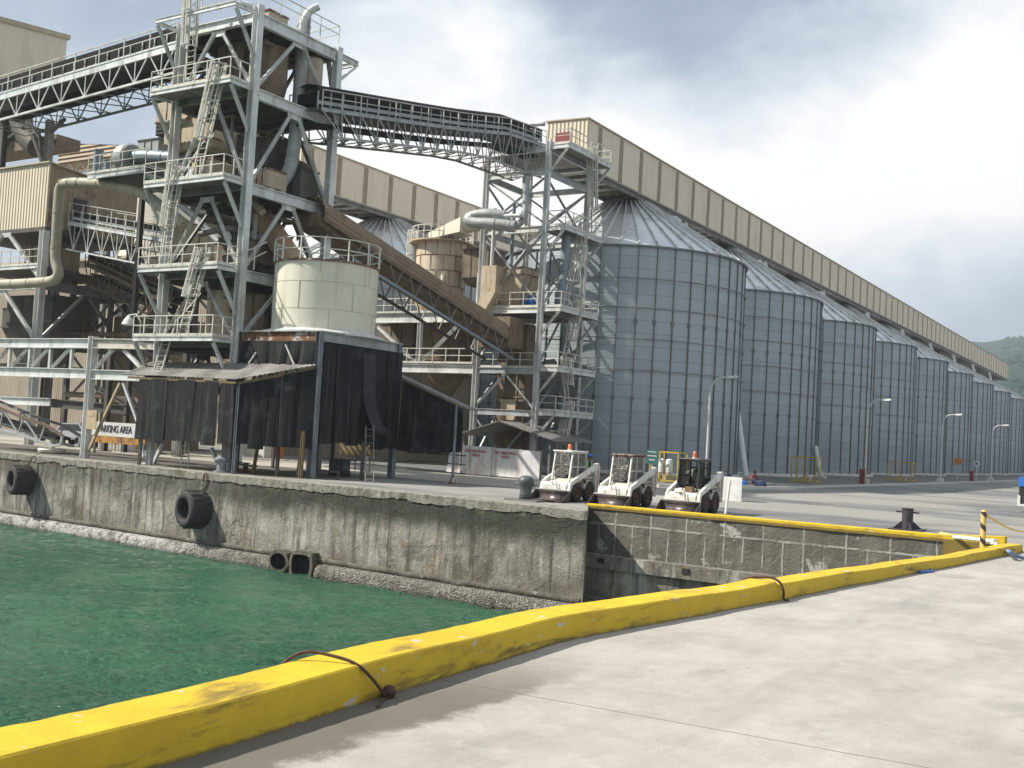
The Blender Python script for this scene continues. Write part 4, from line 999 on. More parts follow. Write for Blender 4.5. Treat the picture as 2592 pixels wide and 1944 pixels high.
duct([(-41.0, 43.8, 22.6), (-40.9, 44.1, 21.2), (-40.6, 44.4, 20.2), (-40.6, 44.5, 19.0)], .14, M['green_pipe'], 'thin bent pipe at the back corner of the tower')
duct([(-45.2, 40.2, 14.3), (-43.7, 40.0, 14.9), (-42.4, 39.9, 14.4), (-41.2, 39.8, 13.4)], .2, M['green_pipe'], 'curved pale pipe beneath the third tower platform')
duct([(-43.1, 40.6, 23.2), (-43.1, 40.6, 24.2), (-43.3, 40.2, 24.8), (-43.8, 39.8, 24.9)], .2, M['steel_clean'], 'bent vent pipe standing on the tower roof, left of the tall pipe', 'vent pipe')
duct([(-40.9, 41.5, 23.3), (-40.9, 41.5, 24.1), (-40.7, 41.7, 24.7), (-40.3, 42.0, 25.0)], .2, M['steel_clean'], 'bent vent pipe on the tower roof by the back edge', 'vent pipe')
hopper((-42.4, 40.3, 23.25), (.9, .7), (.9, .7), .1, M['beige_bin'], 'beige filter box on the tower roof between the bent vent pipes', .8)
hopper((-44.6, 40.4, 23.25), (.8, .7), (.8, .7), .1, M['beige_bin'], 'beige filter box on the tower roof near the ladder', .5)
mb = MB(); mb.box((-44.9, 37.98, 19.4), (-44.0, 38.5, 20.3)); mb.box((-44.95, 37.95, 20.3), (-43.95, 38.52, 20.36)); mb.box((-44.46, 37.95, 19.45), (-44.43, 37.99, 20.28))
one('red_cabinet', mb, M['red'], 'small red cabinet on the second tower platform', 'cabinet')

# ------------------------------------------------------------------ open truss conveyors
def conveyor(name, near, wvec, label, deck_h=.32, rail_h=1.1, truss=1.6, step=1.5, tint='light', cover=None, truss_pts=None, group='open truss conveyors', idler=1.0, bh=.98):
    near = [V(p) for p in near]; W = V(wvec); th = thing(name, near[0], label, 'conveyor', group)
    mt = M['steel_clean'] if tint == 'light' else M['steel'] if tint == 'mid' else M['dusty_duct']
    L = [0]
    for a, b in zip(near, near[1:]): L.append(L[-1] + (b - a).length)
    def at(s):
        s = max(0, min(L[-1], s))
        for i in range(len(near) - 1):
            if s <= L[i + 1] + 1e-6: return near[i].lerp(near[i + 1], (s - L[i]) / (L[i + 1] - L[i]))
        return near[-1]
    U = V((0, 0, 1)); n = max(2, round(L[-1] / step)); st = [at(L[-1] * i / n) for i in range(n + 1)]
    for sd, nm in ((0, 'walkway_beam'), (1, 'walkway_beam')):
        mb = MB()
        for a, b in zip(near, near[1:]): mb.ibeam(a + W * sd, b + W * sd, .1, deck_h)
        mb.build(nm, mt, th)
    mb = MB()
    for a, b in zip(near, near[1:]): mb.hexa([a + U * .05, a + W + U * .05, b + W + U * .05, b + U * .05, a + U * .09, a + W + U * .09, b + W + U * .09, b + U * .09])
    mb.build('walkway_floor', M['mid_steel'], th)
    for sd in (0, 1):
        mb = MB()
        for i, p in enumerate(st):
            q = p + W * sd; mb.beam(q, q + U * rail_h, .05, .05)
        for a, b in zip(near, near[1:]):
            for hh, rr in ((rail_h, .05), (rail_h * .62, .04)): mb.beam(a + W * sd + U * hh, b + W * sd + U * hh, rr, rr)
        mb.build('railing', M['rail'] if tint != 'dark' else mt, th)
    # belt, stringers and idlers
    mb = MB(); c0, c1 = W * .16, W * .82
    for a, b in zip(near, near[1:]):
        mb.hexa([a + c0 + U * .42, a + c1 + U * .42, b + c1 + U * .42, b + c0 + U * .42, a + c0 * .95 + U * bh, a + c1 * 1.02 + U * bh, b + c1 * 1.02 + U * bh, b + c0 * .95 + U * bh])
    mb.build('belt', M['belt'], th)
    if truss:
        mb = MB(); rb = truss * .42
        for a, b in zip(near, near[1:]): mb.hexa([a + W * .25 - U * (rb + .12), a + W * .8 - U * (rb + .12), b + W * .8 - U * (rb + .12), b + W * .25 - U * (rb + .12), a + W * .25 - U * rb, a + W * .8 - U * rb, b + W * .8 - U * rb, b + W * .25 - U * rb])
        mb.build('return_belt', M['belt'], th)
    mb = MB()
    for a, b in zip(near, near[1:]): mb.beam(a + c0 * .9 + U * .42, b + c0 * .9 + U * .42, .06, .2)
    k = int(L[-1] / idler)
    for i in range(k + 1):
        p = at(i * idler); mb.beam(p + c0 * .86 + U * .1, p + c0 * .86 + U * 1.02, .05, .07)
    mb.build('belt_stringer', mt, th)
    if cover:
        mb = MB(); rows = []
        for s_ in [L[-1] * i / (n * 2) for i in range(n * 2 + 1)]:
            p = at(s_); rows.append([p + W * (.5 - .36 * cos(pi * j / 8)) + U * (.99 + cover * sin(pi * j / 8)) for j in range(9)])
        mb.grid(rows, True); mb.build('belt_cover', M['belt'], th)
    if truss:
        if truss_pts: tp = [V(p) for p in truss_pts]
        else: tp = [p - U * truss for p in near]
        TL = [0]
        for a, b in zip(tp, tp[1:]): TL.append(TL[-1] + (b - a).length)
        def tat(f):
            s = f * TL[-1]
            for i in range(len(tp) - 1):
                if s <= TL[i + 1] + 1e-6: return tp[i].lerp(tp[i + 1], (s - TL[i]) / (TL[i + 1] - TL[i]))
            return tp[-1]
        for sd in (0, 1):
            mb = MB()
            for a, b in zip(tp, tp[1:]): mb.beam(a + W * sd, b + W * sd, .12, .12)
            mb.build('bottom_chord', mt if sd == 0 else M['mid_steel'], th)
            mb = MB(); nn = n
            for i in range(nn):
                t0, t1 = at(L[-1] * i / nn) + W * sd, at(L[-1] * (i + 1) / nn) + W * sd; b0, b1, bm = tat(i / nn) + W * sd, tat((i + 1) / nn) + W * sd, tat((i + .5) / nn) + W * sd
                mb.beam(t0, bm, .06, .06); mb.beam(bm, t1, .06, .06); mb.beam(at(L[-1] * (i + .5) / nn) + W * sd, bm, .045, .045)
            mb.build('truss_web', mt if sd == 0 else M['mid_steel'], th)
        mb = MB()
        for i in range(n):
            b0, b1 = tat(i / n), tat((i + 1) / n); mb.beam(b0, b1 + W, .05, .05); mb.beam(b0, b0 + W, .05, .05)
        mb.build('wind_bracing', M['mid_steel'], th)
    return th
conveyor('truss_conveyor', [(-63.5, 37.7, 21.35), (-46.3, 37.7, 22.25)], (0, 2.7, 0), 'pale open truss conveyor rising to the tower top from the left edge', .42, 1.3, 1.45, 2.1, bh=1.36)
conveyor('truss_conveyor', [(-39.2, 41.6, 19.15), (-39.2, 49.7, 20.65), (-39.2, 54.4, 21.55), (-39.2, 59.7, 22.7), (-39.2, 64.5, 23.1)], (-2.4, 0, 0), 'arched grey truss conveyor with black belt cover spanning from tower to front gallery', .22, 1.05, 1.5, 1.55, 'mid', .5,
         [(-39.2, 42.6, 17.9), (-39.2, 49.8, 19.25), (-39.2, 54.5, 20.1), (-39.2, 57.1, 20.45), (-39.2, 64.1, 20.75)])
# brown sheeted conveyor sloping down to the second tower
bc = thing('sheeted_conveyor', (-39.5, 43, 13), 'brown rust stained sheeted conveyor sloping down from the tower behind the white tank', 'conveyor')
A0, A1 = V((-39.5, 42.6, 14.65)), V((-39.5, 61.6, 10.15)); A2, A3 = V((-39.5, 42.6, 13.3)), V((-39.5, 61.6, 8.8)); WX = V((-2.3, 0, 0))
mb = MB(); n_ = 6; rows = []
RS = [(0, -.6), (.0, -.1), (-.3, .38), (-1.15, .62), (-2.05, .42), (-2.32, 0), (-2.3, -.55)]
dv = (A1 - A0)
def crow(p): 
    r = []
    for (x0_, z0_), (x1_, z1_) in zip(RS, RS[1:]):
        for f_, e_ in ((0, 0), (.12, .09), (.38, .09), (.5, 0), (.62, .09), (.88, .09)): r.append(p + V((x0_ + (x1_ - x0_) * f_ + e_ * .7, 0, z0_ + (z1_ - z0_) * f_ + e_)))
    return r
A0s = A0 + V((0, 0, -.5)); A1s = A1 + V((0, 0, -.5))
mb.grid([crow(A0s.lerp(A1s, f)) for f in (0, .25, .5, .75, 1)], False); mb.build('sheet_cover', M['brown_sheet'], bc)
mb = MB(); lo = V((0, 0, -1.15))
mb.hexa([A0s + V((-.25, 0, -.95)), A0s + V((-2.05, 0, -.95)), A1s + V((-2.05, 0, -.95)), A1s + V((-.25, 0, -.95)), A0s + V((-.25, 0, -.2)), A0s + V((-2.05, 0, -.2)), A1s + V((-2.05, 0, -.2)), A1s + V((-.25, 0, -.2))]); mb.build('belt_trough', M['dusty_duct'], bc)
T0, T1 = V((-39.5, 45.2, 11.75)), V((-39.5, 62.2, 7.75))
for sd in (0, 1):
    o_ = WX * sd; mb = MB(); mb.beam(T0 + o_, T1 + o_, .15, .15); mb.build('bottom_chord', M['blue_pipe'] if sd == 0 else M['dark_steel'], bc)
    mb = MB(); nn = 9
    for i in range(nn):
        t0, t1 = T0.lerp(T1, i / nn) + o_, T0.lerp(T1, (i + 1) / nn) + o_; up_ = V((0, 0, 1.75)); tm = T0.lerp(T1, (i + .5) / nn) + up_ + o_
        mb.beam(t0, tm, .07, .07); mb.beam(tm, t1, .06, .06)
    mb.build('truss_web', M['mid_steel'], bc)
mb = MB(); mb.beam(A0s + V((0, 0, -.62)), A1s + V((0, 0, -.62)), .1, .18); mb.beam(A0s + WX + V((0, 0, -.62)), A1s + WX + V((0, 0, -.62)), .1, .18); mb.build('top_chord', M['dusty_duct'], bc)
hopper((-40.65, 62.3, 8.5), (1.25, .9), (1.2, .9), .3, M['dusty_duct'], 'dust caked head box at the low end of the brown conveyor', 1.8, frame_=False)
vessel(V((-40.6, 64.7, 0)), 1, [(0, 0), (.02, 0)], M['dusty_duct'], 'x') if False else None
mb = MB(); mb.box((-42.0, 64.2, 0), (-39.7, 65.8, 10.4)); 
for z in (2.6, 5.2, 7.8): mb.box((-42.06, 64.14, z), (-39.64, 65.86, z + .1))
for x in (-41.3, -40.3): mb.box((x - .04, 64.13, .2), (x + .04, 64.196, 10.3))
one('elevator_casing', mb, M['dusty_duct'], 'tall brown stained elevator casing standing inside the second tower', 'casing')
mb = MB(); mb.box((-41.4, 63.9, 3.6), (-40.2, 64.12, 5.0)); mb.box((-41.5, 63.85, 4.9), (-40.1, 63.9, 5.05)); one('control_panel', mb, M['beige_bin'], 'beige panel box on the brown elevator casing', 'panel')

# ------------------------------------------------------------------ second tower under the gallery end
TX0, TX1, TY0, TY1 = -42.95, -37.9, 62.8, 68.6
t2 = thing('support_tower', (-40.4, 65.7, 0), 'slender grey steel tower with side platforms and caged ladders under the front gallery end', 'tower')
for x in (TX0, TX1):
    for y in (TY0, TY1):
        mb = MB(); mb.ibeam((x, y, 0), (x, y, 23.0 if (x, y) != (TX0, TY0) else 22.4), .33, .33, .035, (1, 0, 0)); mb.build('column', M['steel_clean'], t2)
L2 = [4.3, 7.2, 11.4, 17.0, 20.95, 22.6]
for z in L2:
    for y in (TY0, TY1): part_beam(t2, 'cross_beam', (TX0 + .2, y, z - .2), (TX1 - .2, y, z - .2), .2, .42, M['steel_clean'] if z > 8 else M['steel'])
    for x in (TX0, TX1): part_beam(t2, 'cross_beam', (x, TY0 + .2, z - .2), (x, TY1 - .2, z - .2), .2, .42, M['steel'])
def xb(p, q, w_=.12): return part_beam(t2, 'brace', p, q, w_, w_, M['steel'])
for z0, z1, kind in ((0.1, 3.9, 'V'), (4.3, 6.8, 'A'), (7.3, 11.0, 'V2'), (11.4, 16.6, 'X'), (17.1, 20.5, 'X')):
    for y in (TY0, TY1):
        mid = (TX0 + TX1) / 2
        if kind == 'A': xb((TX0, y, z0), (mid, y, z1)); xb((TX1, y, z0), (mid, y, z1))
        elif kind == 'V': xb((TX0, y, z1), (TX0 + 3.4, y, z0)); xb((TX1, y, z1), (TX1 - 3.4, y, z0 + .02))
        elif kind == 'X': xb((TX0, y, z0), (TX1, y, z1)); xb((TX1, y + .16, z0), (TX0, y + .16, z1))
    for x in (TX0, TX1):
        mid = (TY0 + TY1) / 2
        if kind == 'X': xb((x, TY0, z0), (x, TY1, z1)); xb((x - .16, TY1, z0), (x - .16, TY0, z1))
        else: xb((x, TY0, z0), (x, mid, z1)); xb((x, TY1, z0), (x, mid, z1))
PXO = -36.3
for i, z in enumerate((4.3, 7.3, 11.4, 16.95, 22.6)):
    yb_ = 68.2 if z < 20 else 68.9
    part_beam(t2, 'platform_edge', (PXO, TY0, z - .15), (PXO, yb_, z - .15), .1, .3, M['steel_clean'])
    for y in (TY0, yb_): part_beam(t2, 'platform_edge', (TX1 + .2, y, z - .15), (PXO - .05, y, z - .15), .1, .3, M['steel_clean'])
    mb = MB(); mb.box((TX1 + .1, TY0 + .05, z - .08), (PXO - .05, yb_ - .05, z - .02)); mb.build('platform_grating', M['mid_steel'], t2)
    for y in (TY0, yb_): part_beam(t2, 'knee_brace', (PXO - .1, y, z - .3), (TX1 + .1, y, z - 1.9), .14, .14, M['steel_clean'])
    mb = MB(); railing(mb, [(TX1 + .25, TY0, z), (PXO, TY0, z), (PXO, yb_, z), (TX1 + .2, yb_, z)], 1.05, 1.0, .024); mb.build('railing', M['rail'], t2)
for (z0, y0, z1, y1) in ((.1, 64.0, 4.3, 65.0), (4.3, 65.6, 7.3, 64.6), (7.3, 64.4, 11.4, 65.6), (11.4, 64.2, 16.95, 65.8), (16.95, 67.4, 22.6, 66.6)):
    ladder(t2, (PXO - .55, y0, z0), (PXO - .5, y1, z1), (0, 1, 0), (1, 0, 0))
mb = MB(); mb.box((TX0 + .1, TY0 + .1, 11.32), (TX1 - .1, TY1 - .1, 11.38)); mb.build('floor_plate', M['floor_plate'], t2)
mb = MB(); railing(mb, [(TX0 + .3, TY0, 11.4), (TX1 - .3, TY0, 11.4)], 1.05, 1.2, .024); mb.build('railing', M['rail'], t2)
mb = MB(); railing(mb, [(TX0 + .3, TY0, 7.2), (TX1 - .3, TY0, 7.2)], 1.05, 1.2, .024); mb.build('railing', M['rail'], t2)
mb = MB(); mb.box((TX0 + .1, TY0 + .1, 22.42), (TX1 + .0, 69.2, 22.5)); mb.build('floor_plate', M['mid_steel'], t2)
# pipes, fan and transition box in the second tower
duct([(-37.2, 64.6, 16.6), (-37.2, 64.6, 14.0), (-37.25, 64.5, 11.4)], .33, M['blue_pipe'], 'blue grey vertical duct beside the second tower column')
vessel(V((-37.25, 64.5, 11.42)), .5, [(0, 0), (.5, 0), (.5, 1.3), (.3, 1.5), (.3, 2.1), (0, 2.1)], M['blue_pipe'], 'blue grey fan casing on the second tower side platform', 'fan', 'fan', 16)
hopper((-40.9, 64.4, 11.6), (1.3, 1.1), (.7, .9), 2.2, M['beige_bin'], 'peach beige transition box on the second tower deck', .5)
mb = MB(); mb.prism([(-43.0, 62.2, 10.6), (-42.4, 62.2, 10.6), (-41.3, 62.2, 12.4), (-41.3, 62.2, 14.3), (-42.5, 62.2, 14.3), (-42.5, 62.2, 12.2)], (0, 1.3, 0)); one('sloped_chute', mb, M['beige_bin'], 'peach coloured sloped chute dropping into the brown conveyor end', 'chute')
mb = MB(); mb.lathe((-39.3, 64.0, 11.4), [(0, 0), (.35, 0), (.35, .9), (.2, 1.0), (0, 1.0)], 14); mb.box((-39.9, 63.8, 11.42), (-39.62, 64.2, 12.0)); one('motor_set', mb, M['blue'], 'blue motor on the second tower deck', 'motor')
duct([(-44.4, 63.2, 9.8), (-43.0, 63.0, 11.8), (-41.9, 62.5, 14.4), (-41.9, 62.5, 18.4)], .13, M['steel_clean'], 'long pale pipe rising steeply and then upright by the second tower', 'pipe')
duct([(-41.0, 63.6, 18.9), (-41.0, 63.6, 14.3)], .13, M['blue_pipe'], 'thin blue grey pipe standing in the second tower', 'pipe')
duct([PY(1304, 574, 61.5), PY(1240, 566, 61), PY(1196, 565, 60.8), PY(1183, 556, 60.8), PY(1195, 546, 61), PY(1236, 541, 61.2), PY(1278, 547, 61.6)], .40, M['steel'], 'thick grey curled duct in front of the second tower')
duct([PY(1300, 572, 61.6), PY(1318, 567, 61.8), PY(1329, 545, 62), PY(1331, 505, 62.2), PY(1331, 448, 62.3)], .24, M['steel'], 'grey pipe bend looping up beside the second tower column')
duct([PY(1262, 547, 61.3), PY(1326, 546, 61.6)], .14, M['steel_clean'], 'thin pipe running across the second tower at duct height', 'pipe')
# gable roof shelter and no smoking panels at its foot
gr = thing('gable_shelter', (-40.2, 61, 0), 'low gable roof shelter of rusty sheets at the second tower foot', 'shelter')
ra, rb, rc = V((-42.6, 60.4, 2.38)), V((-39.2, 60.4, 3.42)), V((-34.9, 60.4, 2.32)); dy = V((0, 5.5, .0)); tz = V((0, 0, .06))
mb = MB(); mb.hexa([ra, rb, rb + dy, ra + dy, ra + tz, rb + tz, rb + dy + tz, ra + dy + tz]); mb.build('roof_slope', M['roof_sheet'], gr)
mb = MB(); mb.hexa([rb + V((.01, 0, 0)), rc, rc + dy, rb + dy + V((.01, 0, 0)), rb + tz + V((.01, 0, 0)), rc + tz, rc + dy + tz, rb + dy + tz + V((.01, 0, 0))]); mb.build('roof_slope', M['roof_sheet'], gr)
for x in (-42.2, -35.4):
    for y in (60.8, 65.4): mb = MB(); mb.beam((x, y, 0), (x, y, 2.42), .12, .12); mb.build('post', M['mid_steel'], gr)
fp = thing('panel_fence', (-35.5, 54.2, 0), 'row of white rust streaked steel panels lettered NO SMOKING AREA', 'panel fence')
fx = [PY(u, 1150, 54.2).x for u in (1172, 1245, 1320, 1368)]
for i in range(3):
    mb = MB(); mb.box((fx[i] + .015, 54.2 + .05 * (i % 2), .08), (fx[i + 1] - .015, 54.25 + .05 * (i % 2), 1.78 - .03 * i)); p = mb.build('panel', M['fence'], fp)
    if i < 2:
        cx_ = (fx[i] + fx[i + 1]) / 2 - .1
        lettering(p, 'NO SMOKING\nAREA', .24, (cx_, 54.2 + .05 * (i % 2) - .012, 1.35), (1, 0, 0), (0, 0, 1), M['sign_red'])
for x in fx: mb = MB(); mb.beam((x, 54.34, 0), (x, 54.34, 1.75), .08, .08); mb.build('post', M['mid_steel'], fp)
mb = MB()
xa_, xb_ = PY(1132, 1150, 53.9).x, PY(1166, 1150, 53.9).x
mb.prism([(xa_, 53.9, .05), (xb_, 53.9, .05), (xb_, 53.9, 1.4), (xb_ - .5, 53.9, 1.4), (xb_ - .55, 53.9, 1.78), (xa_ + .25, 53.9, 1.78), (xa_ + .15, 53.9, 1.2)], (0, .05, 0)); mb.build('panel', M['fence'], fp)
# ------------------------------------------------------------------ tank on the black shed
HX0, HX1, HY0, HY1, HZ = -40.1, -35.0, 38.0, 44.0, 6.95
tk = thing('cream_tank', (-37.65, 41.1, HZ), 'big round cream tank with a railing round its top, standing on the black shed', 'tank')
TC = V((-37.65, 41.1, 0)); TR = 2.62
mb = MB(); mb.lathe(TC, [(TR, HZ + .25), (TR, 10.6)], 56); mb.lathe(TC, [(TR, 10.6), (0, 10.85)], 56); mb.build('tank_shell', M['tank'], tk)
mb = MB()
for z in (8.2, 9.55): mb.lathe(TC, [(TR, z - .012), (TR + .01, z - .012), (TR + .01, z + .012), (TR, z + .012)], 56)
for z0, z1, off in ((HZ + .25, 8.2, .3), (8.2, 9.55, .75), (9.55, 10.6, .1)):
    for k in range(6):
        a = off + k * pi / 3; p = TC + V(((TR + .005) * cos(a), (TR + .005) * sin(a), 0)); mb.beam(p + V((0, 0, z0)), p + V((0, 0, z1)), .025, .025)
mb.build('weld_seams', mat('weld_line', (.50, .46, .37), (.38, .33, .25), 2, .7), tk)
mb = MB(); mb.lathe(TC, [(TR + .0, 10.55), (TR + .07, 10.55), (TR + .07, 10.63), (TR - .05, 10.65)], 56); mb.build('rim', M['rusty'], tk)
mb = MB(); NP = 14; P_ = lambda k, z, r=TR + .06: TC + V((r * cos(2 * pi * k / 56), r * sin(2 * pi * k / 56), z))
for k in range(0, 56, 4): mb.beam(P_(k, 10.6), P_(k, 11.7), .055, .055)
for z in (11.7, 11.15):
    for k in range(56): mb.beam(P_(k, z), P_(k + 1, z), .05, .05)
mb.build('railing', M['rail'], tk)
mb = MB(); r1 = [TC + V(((TR + .35) * cos(2 * pi * k / 32), (TR + .35) * sin(2 * pi * k / 32), HZ + .26)) for k in range(32)]
mb.lathe(TC, [(TR - .02, HZ + .3), (TR + .55, HZ + .12), (TR + .55, HZ + .02)], 32); mb.build('flashing', M['steel_clean'], tk)
# curved walkway rails from tower to tank
mb = MB()
for z in (11.6, 11.1):
    pts = [V((-41.2, 37.6, z - .75)), V((-40.6, 37.7, z - .72)), V((-40.1, 38.2, z - .45)), V((-39.7, 38.8, z))]
    mb.tube(pts, .035, 6)
for p in ((-40.6, 37.7), (-40.0, 38.3)): mb.beam((p[0], p[1], 10.1), (p[0], p[1], 11.3), .05, .05)
mb.build('access_railing', M['rail'], tk)
# ------------------------------------------------------------------ shed with rubber curtains
sh = thing('curtain_shed', (-38, 41, 0), 'black shed of hanging rubber belt strips with grey corner posts beneath the cream tank', 'shed')
def post(p, h, w_=.24, mt='blue_post', par=None, nm='post'):
    mb = MB(); mb.ibeam(p, (p[0], p[1], h), w_, w_, .03, (1, 0, 0)); return mb.build(nm, M[mt], par or sh)
for x, y, mt in ((HX1, HY0, 'blue_post'), (HX1, HY1, 'blue_post'), (HX0, HY0, 'mid_steel'), (HX0, HY1, 'mid_steel')): post((x, y, 0), HZ, .3, mt)
part_beam(sh, 'ring_beam', (HX0, HY0, HZ - .22), (HX1 - .17, HY0, HZ - .22), .2, .46, M['rusty'])
part_beam(sh, 'ring_beam', (HX1, HY0 + .17, HZ - .22), (HX1, HY1, HZ - .22), .2, .46, M['steel'])
part_beam(sh, 'ring_beam', (HX0, HY1, HZ - .22), (HX1, HY1, HZ - .22), .2, .4, M['mid_steel'])
mb = MB(); mb.box((HX0 - .1, HY0 - .15, HZ + .004), (HX1 + .15, HY1 + .15, HZ + .05)); mb.build('roof_plate', M['steel'], sh)
def strips(par, a, b, ztop_a, ztop_b, zbot, n, nrm, seed, wob=.04, torn=()):
    """belt strips hung side by side between a and b"""
    rng = random.Random(seed); a, b, nrm = V((a[0], a[1], 0)), V((b[0], b[1], 0)), V(nrm)
    for i in range(n):
        f0, f1 = i / n, (i + 1) / n + rng.uniform(-.012, .04); off = .035 * (i % 2) + rng.uniform(0, .02); zb = zbot + rng.uniform(-.1, .2) + (torn[i] if isinstance(torn, dict) and i in torn else 0)
        ph = rng.uniform(0, 9); tilt = rng.uniform(-.05, .05); bow = rng.uniform(.02, wob * 1.6); rows = []
        zt = ztop_a + (ztop_b - ztop_a) * (f0 + f1) / 2
        for j in range(13):
            g = j / 12; r = []
            for k in range(7):
                f = f0 + (f1 - f0) * k / 6; z_t = ztop_a + (ztop_b - ztop_a) * min(1, f); z = z_t + (zb - z_t) * g
                p = a.lerp(b, f) + (b - a).normalized() * tilt * g * 1.2
                d = off + bow * g * sin(pi * k / 6 + ph * .1) + wob * g * .6 * sin(2.2 * k / 6 + ph + g * 2) + .02 * noise.noise(V((f * 9, z * 1.3, seed)))
                r.append(p + nrm * d + V((0, 0, z)))
            rows.append(r)
        mb = MB(); mb.grid(rows, False); o = mb.build('curtain_strip', M['curtain'], par)
        s = o.modifiers.new('thickness', 'SOLIDIFY'); s.thickness = .007
strips(sh, (HX1 + .17, HY0 + .15), (HX1 + .17, HY1 - .12), HZ - .45, HZ - .45, 1.55, 6, (1, 0, 0), 5)
strips(sh, (HX0 + .1, HY0 - .13), (HX1 - .2, HY0 - .13), HZ - .46, HZ - .46, 5.15, 6, (0, -1, 0), 8, .12)
strips(sh, (HX0, HY1 - .2), (HX1, HY1 - .2), HZ - .5, HZ - .5, 1.6, 6, (0, -1, 0), 9)
# one strip curled outward
mb = MB(); rows = []
for j in range(16):
    g = j / 15; z = 6.2 - 3.6 * g; d = .24 + (.0 if g < .5 else .55 * ((g - .5) / .5) ** 2); y0 = 40.9 + .35 * g
    rows.append([(HX1 + d + .03 * sin(k), y0 + .2 * k, z) for k in range(6)])
for j in range(1, 9):
    a = j * pi / 6; rows.append([(HX1 + .79 + .2 * sin(a), 41.25 + .2 * k, 2.6 - .2 + .2 * cos(a)) for k in range(6)])
mb.grid(rows, True); o = mb.build('curled_strip', mat('lighter_rubber', (.035, .036, .038), (.02, .021, .022), 2, .7, spec=.3), sh); sd = o.modifiers.new('thickness', 'SOLIDIFY'); sd.thickness = .025  # lighter tone than the other strips, so the curl stands out
for (p, q) in (((HX0 + .6, HY0 - .28, 5.1), (HX0 + 1.25, HY0 - .28, 5.9)), ((HX0 + 4.0, HY0 - .28, 5.1), (HX0 + 3.2, HY0 - .28, 6.3))):
    mb = MB(); mb.beam(p, q, .07, .07); mb.build('brace', M['rail'], sh)
# front lean-to over the quay edge
lt = thing('curtain_leanto', (-42, 37, 0), 'lean-to with corrugated roof and black rubber skirt hanging over the quay edge', 'lean-to')
A_, B_, C_, D2 = V((-46.6, 36.1, 4.55)), V((-38.35, 36.1, 4.45)), V((-34.95, 37.75, 5.3)), V((-46.6, 37.75, 5.3))
mb = MB(); th_ = V((0, 0, .05)); rows = []
for (p, q, n_) in ((A_, B_, 60), (B_, C_, 30)):
    for k in range(n_ + (1 if q is C_ else 0)):
        f = k / n_; lo_ = p.lerp(q, f) + V((0, 0, .03 if k % 2 else 0)); hi_ = V((lo_.x, 37.78, 5.33 + (.03 if k % 2 else 0))); rows.append([lo_ + V((0, -.0, 0)), lo_.lerp(hi_, .5), hi_])
mb.grid(rows, False); o = mb.build('corrugated_roof', M['roof_sheet'], lt); s = o.modifiers.new('thickness', 'SOLIDIFY'); s.thickness = .03
part_beam(lt, 'eave_rail', A_ + V((.3, .1, -.12)), B_ + V((-.1, .1, -.12)), .08, .12, M['wood'], 'b'); part_beam(lt, 'eave_rail', B_ + V((0, .15, -.14)), C_ + V((-.2, .1, -.16)), .08, .12, M['wood'], 'b')
strips(lt, (-45.4, 36.2), (-38.55, 36.2), 4.42, 4.34, 1.22, 7, (0, -1, 0), 21, .06)
strips(lt, (-38.42, 36.28), (-35.12, 37.8), 4.32, 5.12, 1.28, 5, (.42, -.9, 0), 23, .06)
strips(lt, (-45.45, 37.7), (-45.45, 36.3), 5.1, 4.4, 1.2, 2, (-1, 0, 0), 26, .05)
for p, h, mt in (((-38.36, 36.32, 0), 4.35, 'blue_post'), ((-45.3, 36.45, 0), 4.4, 'mid_steel'), ((-35.3, 37.62, 0), 2.2, 'wood')): post(p, h, .15, mt, lt)
# short pale legs and braces visible below the skirt
for u, v_, v0 in ((377, 1178, 1125), (567, 1192, 1135), (440, 1150, 1128)):
    p = PZ(u, v_); mb = MB(); mb.ibeam(p, p + V((0, 0, 1.9)), .26, .26, .03, (1, 0, 0)); mb.build('leg', M['steel_clean'], lt)
for (a, b) in (((385, 1180), (412, 1122)), ((560, 1190), (535, 1135))):
    p, q = PY(*a, 37.6), PY(*b, 37.6); mb = MB(); mb.beam(p, q, .16, .16); mb.build('leg_brace', M['steel_clean'], lt)
# side lean-to behind
l2 = thing('side_leanto', (-33, 44.5, 0), 'dark side lean-to sloping right behind the black shed, on a thin blue post', 'lean-to')
mb = MB(); mb.hexa([(-35.2, 44.1, 5.35), (-30.4, 44.1, 3.68), (-30.4, 44.75, 3.68), (-35.2, 44.75, 5.35), (-35.2, 44.1, 5.42), (-30.4, 44.1, 3.75), (-30.4, 44.75, 3.75), (-35.2, 44.75, 5.42)]); mb.build('roof_sheet', M['roof_sheet'], l2)
strips(l2, (-34.85, 44.3), (-30.9, 44.3), 5.1, 3.75, 1.42, 6, (0, -1, 0), 31, .09)
mb = MB(); mb.cyl((-31.15, 44.05, .25), (-31.15, 44.05, 3.95), .075, 10); mb.build('post', M['blue_post'], l2)
mb = MB(); mb.lathe((-31.15, 44.05, 0), [(.28, 0), (.28, .05), (.08, .3), (0, .3)], 8); mb.build('post_foot', M['rusty'], l2)
mb = MB()
for z in (.5, .95, 1.4): mb.beam((-34.7, 44.9, z), (-31, 44.9, z), .05, .05)
mb.build('rear_rail', M['dark_steel'], l2)
def wladder(p, q, label, mt='mesh_grey', n=7, w_=.42):
    p, q = V(p), V(q); mb = MB(); s_ = V((1, .25, 0)).normalized() * w_ / 2
    for sg in (-1, 1): mb.beam(p + s_ * sg, q + s_ * sg, .05, .05)
    for i in range(n): c = p.lerp(q, (i + .5) / n); mb.beam(c - s_, c + s_, .035, .035)
    return one('leaning_ladder', mb, M[mt], label, 'ladder', 'ladders leaning on the shed')
wladder(PZ(455, 1185) + V((0, .35, 0)), PY(468, 1110, 37.1), 'short pale ladder leaning under the front lean-to skirt', 'rail', 6)
wladder(PZ(935, 1222), PY(936, 1078, 41.0), 'tall grey ladder standing against the shed side under the curled strip', 'mid_steel', 8)
